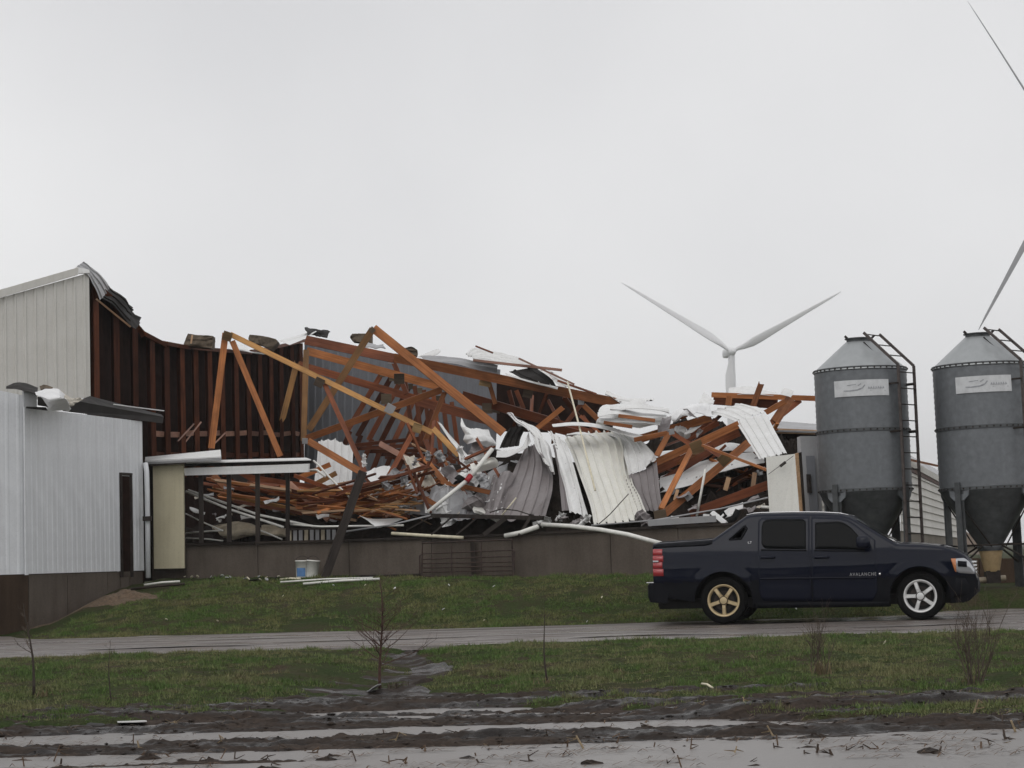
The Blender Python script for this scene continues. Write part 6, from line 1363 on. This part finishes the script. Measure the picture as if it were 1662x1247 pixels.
pipe('white_pipe', 'grey rod rising from the sill to the black bent frame', [(555, 864, D_at(555) + 0.2), (640, 851, D_at(640) + 0.1), (715, 833, D_at(715) + 0.2)], 0.018, GREY_M, 'rod', 6)
pipe('handrail', 'thin grey rail rising along the wall top to the cream panel', [(960, 853, D_at(960) - 0.1), (1060, 845, D_at(1060) - 0.1), (1170, 826, D_at(1170) - 0.1), (1246, 808, D_at(1246) - 0.1)], 0.016, GREY_M, 'rail', 6)
pipe('black_hose', 'black hose looped on the wall behind the pickup cab', [(1164, 852, 41.8), (1180, 850, 41.7), (1192, 840, 41.6), (1198, 828, 41.6)], 0.06, BLACK, 'hose')
pipe('black_hose', 'coiled black hose beside the tilted white channel', [(1168, 836, 42.0), (1174, 831, 42.0), (1178, 837, 42.0), (1172, 842, 41.9), (1166, 838, 42)], 0.03, BLACK, 'hose')
# black bent frame on the wall
fr = thing('bent_frame', 'black bent steel frame lying on the concrete wall', 'steel frame', P(790, 865, D_at(790)))
MB().bar(P(700, 837, D_at(700)), P(882, 841, D_at(882)), 0.085, 0.06).put('frame_rail', BLACKMETAL, fr)
MB().bar(P(660, 861, D_at(660)), P(700, 838, D_at(700)), 0.03, 0.03).put('frame_leg', BLACKMETAL, fr)
for x0, x1 in ((733, 700), (775, 741), (822, 785)): MB().bar(P(x0, 840, D_at(x0)), P(x1, 868, D_at(x1) - 0.3), 0.035 if x0 < 800 else 0.09, 0.03).put('frame_leg', BLACKMETAL, fr)
MB().tube([P(795, 832, D_at(795)), P(815, 826, D_at(815)), P(840, 829, D_at(840)), P(868, 838, D_at(868))], 0.012, 5).put('bent_rod', BLACKMETAL, fr)
MB().bar(P(862, 838, D_at(862)), P(842, 870, D_at(842) - 0.2), 0.06, 0.03).put('frame_leg', BLACKMETAL, fr)
pipe('splinter', 'thin pale splinter sticking up from the black bent frame', [(812, 840, 44.5), (838, 808, 44.4)], 0.016, PVCC, 'splinter', 5)
# white channel, vents and boxes behind the pickup
loose('tilted white channel on the wall behind the pickup cab', 1156, 832, 42.0, 1178, 850, 41.6, 8, TRIM_M, 0, None, 'channel', 'metal_channel')
loose('long grey-brown tray lying on the wall behind the pickup bed', 1052, 849, 41.9, 1162, 842, 41.5, 10, GREY_M, 0, None, 'tray', 'feed_tray')
def smallbox(label, x, y, D, w, h, mat=TRIM_M, name='white_box', cat='box'):
    o = MB().box((-w / 2, -w / 3, -h / 2), (w / 2, w / 3, h / 2)); s = w / 2 * 0.7
    o.box((-s, -w / 3 - 0.01, -h * 0.1), (s, -w / 3 + 0.002, h * 0.1)); o = o.put(name, mat, None, False, Matrix.Translation(P(x, y, D)) @ Matrix.Rotation(0.12, 4, 'Y')); tag(o, label, cat); return o
smallbox('small white box on the wall left of the tray end', 1095, 843, 42.0, 0.15, 0.12); smallbox('small white box on the wall near the tilted channel', 1146, 840, 41.8, 0.12, 0.13)
sheet('torn_white_sheet', 'pale crumpled scrap on the wall above the coiled hose', [[(1162, 836, 42.3), (1178, 824, 42.4), (1206, 816, 42.4)], [(1168, 842, 42.0), (1186, 836, 42.0), (1206, 826, 42.1)]], 0, WB, True, 0, 8, 0.05, 0.04, 0.01)
pipe('white_pipe', 'short white pipe end left of the cream panel', [(1236, 823, 41.5), (1252, 824, 41.4)], 0.03, PVC, 'pipe', 8)
# pale insulation lumps in the open bay
def lump(label, pts, D):
    rows = [[(x, y, D + dz) for x, y, dz in r] for r in pts]; return sheet('insulation_lump', label, rows, 0, (LUMP, LUMP), True, 0, 14, 0, 0.06, 0.05, cat='insulation', nu0=14, cs=3)
lump('large tan insulation lump behind the second dark post', [[(342, 850, 0.6), (372, 846, 0.4), (402, 846, 0.4), (425, 854, 0.6)], [(346, 856, 0.2), (376, 854, 0), (404, 856, 0), (426, 860, 0.2)], [(356, 866, 0), (372, 866, -0.1), (396, 862, -0.1), (422, 866, 0)], [(362, 874, 0), (374, 876, 0), (386, 872, 0), (400, 868, 0.1)]], 48.3)
lump('tan insulation lump between the third and fourth dark posts', [[(425, 852, 0.4), (450, 856, 0.2), (470, 860, 0.4)], [(424, 864, 0), (448, 868, -0.1), (470, 868, 0)]], 47.9)
# hog panels behind the sill
pen = thing('pen_panel', 'grey slatted pen panel behind the sill right of the last dark post', 'pen panel', P(500, 880, D_at(500) + 0.8))
for k in range(9): MB().bar(P(470 + 9 * k, 878, D_at(480) + 0.9), P(470 + 9 * k, 860, D_at(480) + 0.9), 0.08, 0.02).put('slat', GREY_M if k % 3 else LUMP, pen)
MB().bar(P(466, 859.5, D_at(480) + 0.85), P(548, 857, D_at(540) + 0.85), 0.05, 0.04).put('panel_rail', BLACKMETAL, pen)
# white bucket with a blue label, a second one tipped into it
def bucket(label, x, y, r, h, tilt, lab=True):
    D = D_at(x) - 0.55; c = P(x, y, D); R3 = Matrix.Rotation(tilt, 3, 'Y')
    k = thing('bucket', label, 'bucket', c, 'white buckets', R3); M = wpos(k)
    MB().lathe([(0.0, 0.003), (r * 0.86, 0.0), (r * 0.9, 0.02), (r, h), (r * 1.05, h), (r * 1.05, h - 0.03), (r * 1.0, h - 0.03)], 28).put('pail', PVC, k, True, M)
    MB().lathe([(r * 0.97, h - 0.01), (r * 0.88, 0.05), (0, 0.05)], 28).put('inside', GREY_M, k, True, M)
    MB().tube([(r * 1.05 * math.cos(t_), -0.05 * math.sin(t_), h - 0.05 + 0.14 * math.sin(t_)) for t_ in np.linspace(0, math.pi, 11)], 0.006, 5).put('handle', BLACKMETAL, k, False, M)
    if lab:
        v = []; f = []
        for i in range(11):
            t_ = math.radians(-140 + 80 * i / 10)
            for z in (0.04, h * 0.58): rr = r * (0.9 + 0.1 * z / h) + 0.004; v.append((rr * math.cos(t_), rr * math.sin(t_), z))
        for i in range(10): f.append((2 * i, 2 * i + 2, 2 * i + 3, 2 * i + 1))
        o = put('paper_label', v, f, BLUE, k, True, M)
    return k
bucket('white plastic bucket with a blue label by the concrete wall', 491, 939, 0.15, 0.38, 0.02)
bucket('second white bucket leaning right against the labelled bucket', 506, 938, 0.135, 0.37, 0.12, False)
# white pipes and scraps on the grass
def ground_pt(x, y, dz=0.02):
    r = ray(x, y); Ds = np.arange(14, 48, 0.02); k = Ds / r.y; zz = EYE.z + r.z * k; gz = np.maximum(height(r.x * k, Ds), np.where(Ds < 22, WATER_Z, -9)) + dz
    i = int(np.argmax(zz < gz)) if (zz < gz).any() else len(Ds) - 1; return Vector((r.x * k[i], Ds[i], gz[i]))
def gpipe(label, a, b, r, mat=PVC, name='white_pipe', cat='pipe'):
    pa, pb = ground_pt(*a, r + 0.03), ground_pt(*b, r + 0.03); o = MB().tube([pa, (pa + pb) / 2 + Vector((0, 0, 0.015)), pb], r, 8).put(name, mat, None, True); tag(o, label, cat); return o
gpipe('upper white pipe lying in the grass below the bucket', (455, 945), (605, 938.5), 0.018); gpipe('lower white pipe lying in the grass below the bucket', (492, 948), (617, 940), 0.024)
gpipe('white stick on the ground below the cream panel', (234, 950), (292, 944), 0.022, PVC, 'white_stick', 'stick'); gpipe('dark plank lying at the corner of the annex', (212, 957), (300, 948), 0.03, WOOD_G, 'plank', 'plank')
gpipe('pale lath on the bank left of the bucket', (455, 941), (488, 940), 0.02, PVCC, 'lath', 'lath')
def scrap(label, x, y, wpx, hpx, mat=WHITE_M, name='sheet_scrap', cat='sheet scrap', group=None):
    c = ground_pt(x, y, 0.03); s = wpx * c.y / FPX / 2; v = []; f = []; n = 8; a0 = random.uniform(0, 6)
    for k in range(n):
        t_ = 2 * math.pi * k / n; r_ = random.uniform(0.75, 1.1); v.append((c.x + s * r_ * math.cos(t_), c.y + s * 1.6 * r_ * math.sin(t_), c.z + hpx * c.y / FPX * 0.5 * (1 + math.sin(t_ + a0))))
    v += [(a, b_, c_ - 0.012) for a, b_, c_ in v]
    f = [tuple(range(n)), tuple(range(2 * n - 1, n - 1, -1))] + [(k, n + k, n + (k + 1) % n, (k + 1) % n) for k in range(n)]
    o = put(name, v, f, mat); tag(o, label, cat, group); return o
scrap('long white scrap lying in the mud at the lower left', 212, 1173, 50, 4, WHITE_M); scrap('dark flat scrap left of the long white scrap', 155, 1178, 30, 4, DARK_M)
scrap('small white scrap on the grass under the pickup sills', 1291, 989, 6, 6); scrap('small twisted white scrap on the verge below the pickup', 1436, 1046, 5, 7, PVCC)
scrap('tiny white scrap on the bank right of the gate', 931, 929, 6, 4); scrap('white crumpled scrap at the foot of the cream panel', 257, 933, 20, 8, CLOTH); scrap('pale stone-like scrap at the foot of the sapling', 607, 1122, 22, 12, GREY_M)
scrap('dark flat scrap on the bank below the low wall', 415, 943, 20, 3, DARK_M)
for k in range(26):
    x = random.uniform(300, 470); scrap('small pale bit of debris along the foot of the low wall', x, random.uniform(934, 942), random.uniform(2.5, 7), random.uniform(2, 5), random.choice([WHITE_M, GREY_M, PVCC, DARK_M]), 'debris_bit', 'debris', 'debris bits along the wall foot')
for k in range(12):
    scrap('tiny pale bit of debris in the grass', random.uniform(200, 1000), random.uniform(950, 1010), random.uniform(2, 4.5), 2.5, random.choice([WHITE_M, PVCC]), 'debris_bit', 'debris', 'tiny debris bits in the grass')
gpipe('thin yellow stalk lying on the verge right of the middle', (1139, 1110), (1157, 1117), 0.012, PVCC, 'dry_stalk', 'stalk')
# dirt heap at the corner of the annex
v = []; f = []; c = ground_pt(200, 976, 0); n = 26
for j in range(9):
    for k in range(n):
        t_ = 2 * math.pi * k / n; r_ = j / 8; x = c.x + 0.95 * r_ * math.cos(t_); y = c.y + 0.75 * r_ * math.sin(t_)
        v.append((x, y, hz(x, y) - 0.03 + 0.24 * (math.cos(r_ * math.pi) * 0.5 + 0.5) * (0.8 + 0.5 * noise.noise(Vector((x * 3, y * 3, 1)))) + 0.05 * noise.noise(Vector((x * 9, y * 9, 4)))))
for j in range(8):
    for k in range(n): f.append((j * n + k, j * n + (k + 1) % n, (j + 1) * n + (k + 1) % n, (j + 1) * n + k))
tag(put('dirt_heap', v, f, flat('tan_gravel_dirt', (0.115, 0.078, 0.050), 0.9, 0.5, 22, which='World', bumpy=0.8)), 'tan heap of gravelly dirt at the corner of the annex', 'dirt heap')
# bare trodden dirt along the annex base
nx, ny = 60, 12; V = []
for j in range(ny):
    for i in range(nx):
        x = -13 + 5.2 * i / (nx - 1); y0 = 38.3 + (x + 13) * 1.15; yy = y0 + (j / (ny - 1) - 0.5) * (2.6 - 1.6 * i / (nx - 1)) + 0.25 * (fbm(np.array([x * 2.0]), np.array([j * 1.0]), 3, 150)[0] - 0.5)
        V.append((x, yy, hz(x, yy) + (0.016 if 0 < j < ny - 1 and i < nx - 1 else -0.03) + 0.02 * noise.noise(Vector((x * 5, yy * 5, 2)))))
F = [(j * nx + i, j * nx + i + 1, (j + 1) * nx + i + 1, (j + 1) * nx + i) for j in range(ny - 1) for i in range(nx - 1)]
tag(put('dirt_path', V, F, MATS['tan_gravel_dirt'], None, True), kind='structure')
# ------------------------------------------------------------------ bare saplings and shrubs
BARK = flat('dark_bark', (0.045, 0.034, 0.026), 0.85, 0.4, 30); REDB = flat('red_twigs', (0.062, 0.030, 0.022), 0.85, 0.4, 20); TWIG = flat('brown_twigs', (0.075, 0.055, 0.040), 0.85, 0.4, 20)
def grow(mb, p, d, L, r, depth, spread, kids, up=0.25):
    n = 4; pts = [p]; rs = [r]
    for i in range(n):
        d = (d + Vector((random.gauss(0, 0.10), random.gauss(0, 0.10), random.gauss(0, 0.05) + up * 0.2))).normalized(); pts.append(pts[-1] + d * L / n); rs.append(max(0.0009, r * (1 - 0.75 * (i + 1) / n)))
    mb.tube(pts, rs, 4, False)
    if depth > 0:
        for _ in range(kids):
            t_ = random.uniform(0.25, 0.95); i = min(n - 1, int(t_ * n)); q = pts[i].lerp(pts[i + 1], t_ * n - i)
            a = random.uniform(0, 6.28); dd = (d + Vector((math.cos(a), math.sin(a), random.uniform(-0.1, 0.5))) * spread).normalized()
            grow(mb, q, dd, L * random.uniform(0.35, 0.6), r * 0.45, depth - 1, spread, max(2, kids - 2), up)
def sapling(label, x, y, hpx, rpx, mat, branches, lo=0.2, spread=0.8, lean=0.0, twigmat=None, name='bare_sapling', depth=1, cat='sapling', Lf=0.4):
    b = ground_pt(x, y, -0.02); s = b.y / FPX; H = hpx * s; r = rpx * s / 2
    t_ = thing(name, label, cat, b); pts = []; rs = []
    for i in range(8): u = i / 7; pts.append(b + Vector((lean * H * u + 0.02 * H * math.sin(u * 5 + x), 0.02 * H * math.sin(u * 4 + 1), H * u))); rs.append(max(0.002, r * (1 - 0.85 * u)))
    MB().tube(pts, rs, 6).put('trunk', mat, t_, True)
    mb = MB()
    for _ in range(branches):
        u = random.uniform(lo, 0.97); i = min(6, int(u * 7)); q = pts[i].lerp(pts[i + 1], u * 7 - i); a = random.uniform(0, 6.28)
        grow(mb, q, Vector((math.cos(a) * spread, math.sin(a) * spread, random.uniform(0.3, 0.9))).normalized(), H * Lf * (1.15 - u) * random.uniform(0.6, 1.1), r * 0.42 * (1.2 - u), depth, 0.7, 3)
    if mb.v: mb.put('crown', twigmat or mat, t_)
    return t_
sapling('dark bare sapling at the left end of the verge', 56, 1131, 150, 6, BARK, 16, 0.45, 1.0, -0.09, TWIG, depth=2)
sapling('thin bare sapling right of the dark one', 178, 1141, 100, 3, BARK, 5, 0.6, 0.9, 0.02, REDB, depth=1)
sapling('thin whip of a sapling in the middle of the verge', 889, 1112, 128, 4, BARK, 4, 0.7, 0.6, -0.04, TWIG, depth=1)
st = sapling('tall red-brown sapling with spreading twigs in the muddy runnel', 620, 1126, 190, 6.0, REDB, 42, 0.18, 1.1, 0.0, REDB, depth=2, Lf=0.46)
def shrub(label, x, y, hpx, wpx, mat, n, depth=1, name='bare_shrub'):
    b = ground_pt(x, y, -0.02); s = b.y / FPX; t_ = thing(name, label, 'shrub', b); H = hpx * s; Wd = wpx * s
    for k in range(n):
        mb = MB(); a = random.uniform(0, 6.28); q = random.random() ** 0.7; d = Vector((math.cos(a) * q * Wd / H, math.sin(a) * q * Wd / H, 1)).normalized()
        grow(mb, b + Vector((random.gauss(0, 0.04), random.gauss(0, 0.04), 0)), d, H * random.uniform(0.6, 1.05), random.uniform(0.004, 0.010), depth, 0.5, 4, 0.1); mb.put('stem', mat, t_)
    return t_
shrub('twiggy bare shrub at the right end of the verge', 1582, 1116, 125, 42, TWIG, 20, 2)
shrub('low brown shrub with dry grass below the pickup doors', 1330, 1097, 92, 34, TWIG, 12, 2)
STRAW = flat('dry_grass', (0.155, 0.118, 0.065), 0.9, 0.4, 20)
def tuft(label, x, y, hpx, n, mat=STRAW, name='dry_grass_tuft'):
    b = ground_pt(x, y, -0.01); s = b.y / FPX; mb = MB()
    for k in range(n):
        a = random.uniform(0, 6.28); h = hpx * s * random.uniform(0.5, 1.1); q = b + Vector((random.gauss(0, 0.05), random.gauss(0, 0.05), 0)); w = 0.006
        e = q + Vector((math.cos(a) * h * 0.5, math.sin(a) * h * 0.5, h)); t2 = Vector((math.sin(a), -math.cos(a), 0)) * w; mm = q.lerp(e, 0.6) + Vector((0, 0, h * 0.12))
        mb.add([q - t2, q + t2, mm + t2 * 0.7, mm - t2 * 0.7, e], [(0, 1, 2, 3), (3, 2, 4)])
    o = mb.put(name, mat); tag(o, label, 'grass tuft', kind='stuff'); return o
tuft('dry straw tuft on the verge right of the thin whip', 1003, 1095, 9, 40); tuft('dry straw tuft at the foot of the low brown shrub', 1332, 1098, 26, 60); tuft('dry straw tuft at the foot of the twiggy shrub', 1570, 1112, 16, 40); tuft('dry straw tuft beside the dark bare sapling', 68, 1132, 12, 30)
tuft('dry straw tuft at the foot of the thin whip', 884, 1112, 14, 26); tuft('green-brown tuft at the foot of the tall sapling', 640, 1124, 18, 60, TWIG)
# ------------------------------------------------------------------ corn stubble standing in the water
CORN = [flat('pale_cornstalk', (0.27, 0.205, 0.125), 0.8, 0.4, 25), flat('brown_cornstalk', (0.115, 0.075, 0.048), 0.85, 0.4, 25), flat('dark_wet_stalk', (0.055, 0.036, 0.024), 0.6, 0.4, 25)]
def stub(x, y, h, r, mat, lean, label, bend=False):
    z = max(fz1(x, y), WATER_Z) - 0.03; p = Vector((x, y, z)); d = Vector((lean[0], lean[1], 1)).normalized(); pts = [p, p + d * h * 0.5, p + d * h]
    if bend: pts.append(pts[-1] + Vector((random.uniform(-0.08, 0.08), random.uniform(-0.02, 0.02), -0.03)))
    mb = MB().tube(pts, [r * 1.15, r, r * 0.9] + ([r * 0.8] if bend else []), 6)
    for k in range(random.randint(1, 4)):
        a = random.uniform(0, 6.28); q = p + d * h * random.uniform(0.1, 0.9); e = q + Vector((math.cos(a) * 0.09, math.sin(a) * 0.06, random.uniform(-0.05, 0.05))); w = Vector((0, 0, 0.006))
        mb.add([q - w, q + w, e + w * 0.3, e - w * 0.3, q.lerp(e, 0.5) + Vector((0, 0.008, 0))], [(0, 3, 4), (3, 2, 4), (2, 1, 4), (1, 0, 4)])
    o = mb.put('corn_stub', mat); tag(o, label, 'corn stub', 'corn stubble in the flooded field')
LBL = ['pale corn stub standing in the flooded field', 'brown corn stub standing in the flooded field', 'dark wet corn stub standing in the flooded field']
spots = [(950, 1215, 30, 0), (1000, 1206, 22, 1), (920, 1212, 18, 1), (1120, 1216, 26, 1), (1098, 1222, 18, 2), (1190, 1222, 18, 0), (1258, 1195, 26, 0), (1263, 1210, 24, 1), (1310, 1208, 16, 2), (1325, 1222, 22, 2), (1354, 1226, 18, 2), (1577, 1170, 34, 0), (228, 1222, 26, 0), (216, 1212, 22, 1), (85, 1236, 34, 1), (98, 1240, 16, 2), (282, 1228, 18, 1), (362, 1213, 18, 0), (355, 1232, 26, 1), (380, 1232, 20, 2), (640, 1210, 26, 0), (690, 1220, 16, 1), (580, 1236, 26, 2), (512, 1222, 16, 1), (632, 1240, 20, 1), (430, 1234, 16, 2), (1108, 1246, 28, 1), (1400, 1216, 14, 2), (1520, 1224, 20, 2), (1592, 1215, 18, 1), (1650, 1188, 26, 0), (1632, 1200, 22, 2), (40, 1244, 22, 1), (780, 1238, 14, 2), (860, 1236, 18, 2), (1060, 1212, 14, 1)]
for (x, y, hp, k) in spots:
    p = PZ(x, y, WATER_Z); stub(p.x, p.y, hp * p.y / FPX * 1.0, random.uniform(0.005, 0.010), CORN[k], (random.gauss(0, 0.38), random.gauss(0, 0.25)), LBL[k], random.random() < 0.3)
for _ in range(70):
    x = random.uniform(-5, 5); y = random.choice([random.gauss(18.1, 0.35), random.gauss(16.6, 0.3), random.gauss(20.2, 0.4), random.uniform(15, 17)])
    k = random.choices([0, 1, 2], [1, 3, 4])[0]; stub(x, y, random.uniform(0.02, 0.09), random.uniform(0.004, 0.008), CORN[k], (random.gauss(0, 0.4), random.gauss(0, 0.3)), LBL[k], random.random() < 0.4)
# crop residue floating and lying about: leaves and stalk bits nobody could count
mb = MB()
for _ in range(4200):
    x = random.uniform(-5.5, 5.5); y = random.choice([random.uniform(14.8, 17.2), random.gauss(17.3, 0.3), random.gauss(18.9, 0.4), random.gauss(21.0, 0.7), random.gauss(16.3, 0.5)])
    if noise.noise(Vector((x * 0.8, y * 1.6, 5))) < -0.02: continue
    z = max(fz1(x, y), WATER_Z) + 0.006; a = random.gauss(0, 0.5); L = random.uniform(0.02, 0.15) * random.random() ** 0.6 + 0.01; w = random.uniform(0.003, 0.008)
    d = Vector((math.cos(a), math.sin(a), 0)); q = Vector((x, y, z)); n_ = Vector((-d.y, d.x, 0)) * w; up = Vector((0, 0, random.uniform(0.004, 0.03)))
    mb.add([q - d * L - n_, q - d * L + n_, q + up + n_, q + up - n_, q + d * L + n_ * 0.5 + up * 0.3, q + d * L - n_ * 0.5 + up * 0.3], [(0, 3, 2, 1), (3, 5, 4, 2)])
tag(put('crop_residue', mb.v, mb.f, CORN[1]), 'brown crop residue strewn over mud and water', 'crop residue', kind='stuff')
for _ in range(14):
    x = random.uniform(-4, 4.5); y = random.choice([16.2, 16.6, 15.7, 17.3]) + random.gauss(0, 0.2); s = random.uniform(0.035, 0.075); sq = random.uniform(0, 99); v = []; f = []
    for j in range(4):
        for k in range(8): t_ = 2 * math.pi * k / 8; r_ = s * math.sqrt(1 - (j / 3.15) ** 2) * (1 + 0.9 * noise.noise(Vector((math.cos(t_) * 1.2, math.sin(t_) * 1.2, sq + j * 0.3)))); v.append((x + 1.7 * r_ * math.cos(t_), y + r_ * math.sin(t_), WATER_Z - 0.02 + s * 0.75 * j / 3 * (1 + 0.6 * noise.noise(Vector((t_, sq, j))))))
    for j in range(3):
        for k in range(8): f.append((j * 8 + k, j * 8 + (k + 1) % 8, (j + 1) * 8 + (k + 1) % 8, (j + 1) * 8 + k))
    f.append(tuple(24 + k for k in range(8))); o = put('root_clod', v, f, MUD); tag(o, 'dark root clod sticking out of the puddle', 'root clod', 'root clods in the puddle')
# ------------------------------------------------------------------ rain haze
if HAZE:
    o = MB().box((-3700, -250, -2.2), (3700, 3900, 165)).put('haze', bpy.data.materials.new('rain_haze')); m = o.data.materials[0]; m.use_nodes = True; t = m.node_tree; t.nodes.clear()
    out = nd(t, 'ShaderNodeOutputMaterial'); pv = nd(t, 'ShaderNodeVolumePrincipled'); pv.inputs['Color'].default_value = (0.97, 0.97, 0.98, 1); pv.inputs['Density'].default_value = HAZE; pv.inputs['Anisotropy'].default_value = 0.35
    t.links.new(pv.outputs[0], out.inputs['Volume']); tag(o, kind='stuff')
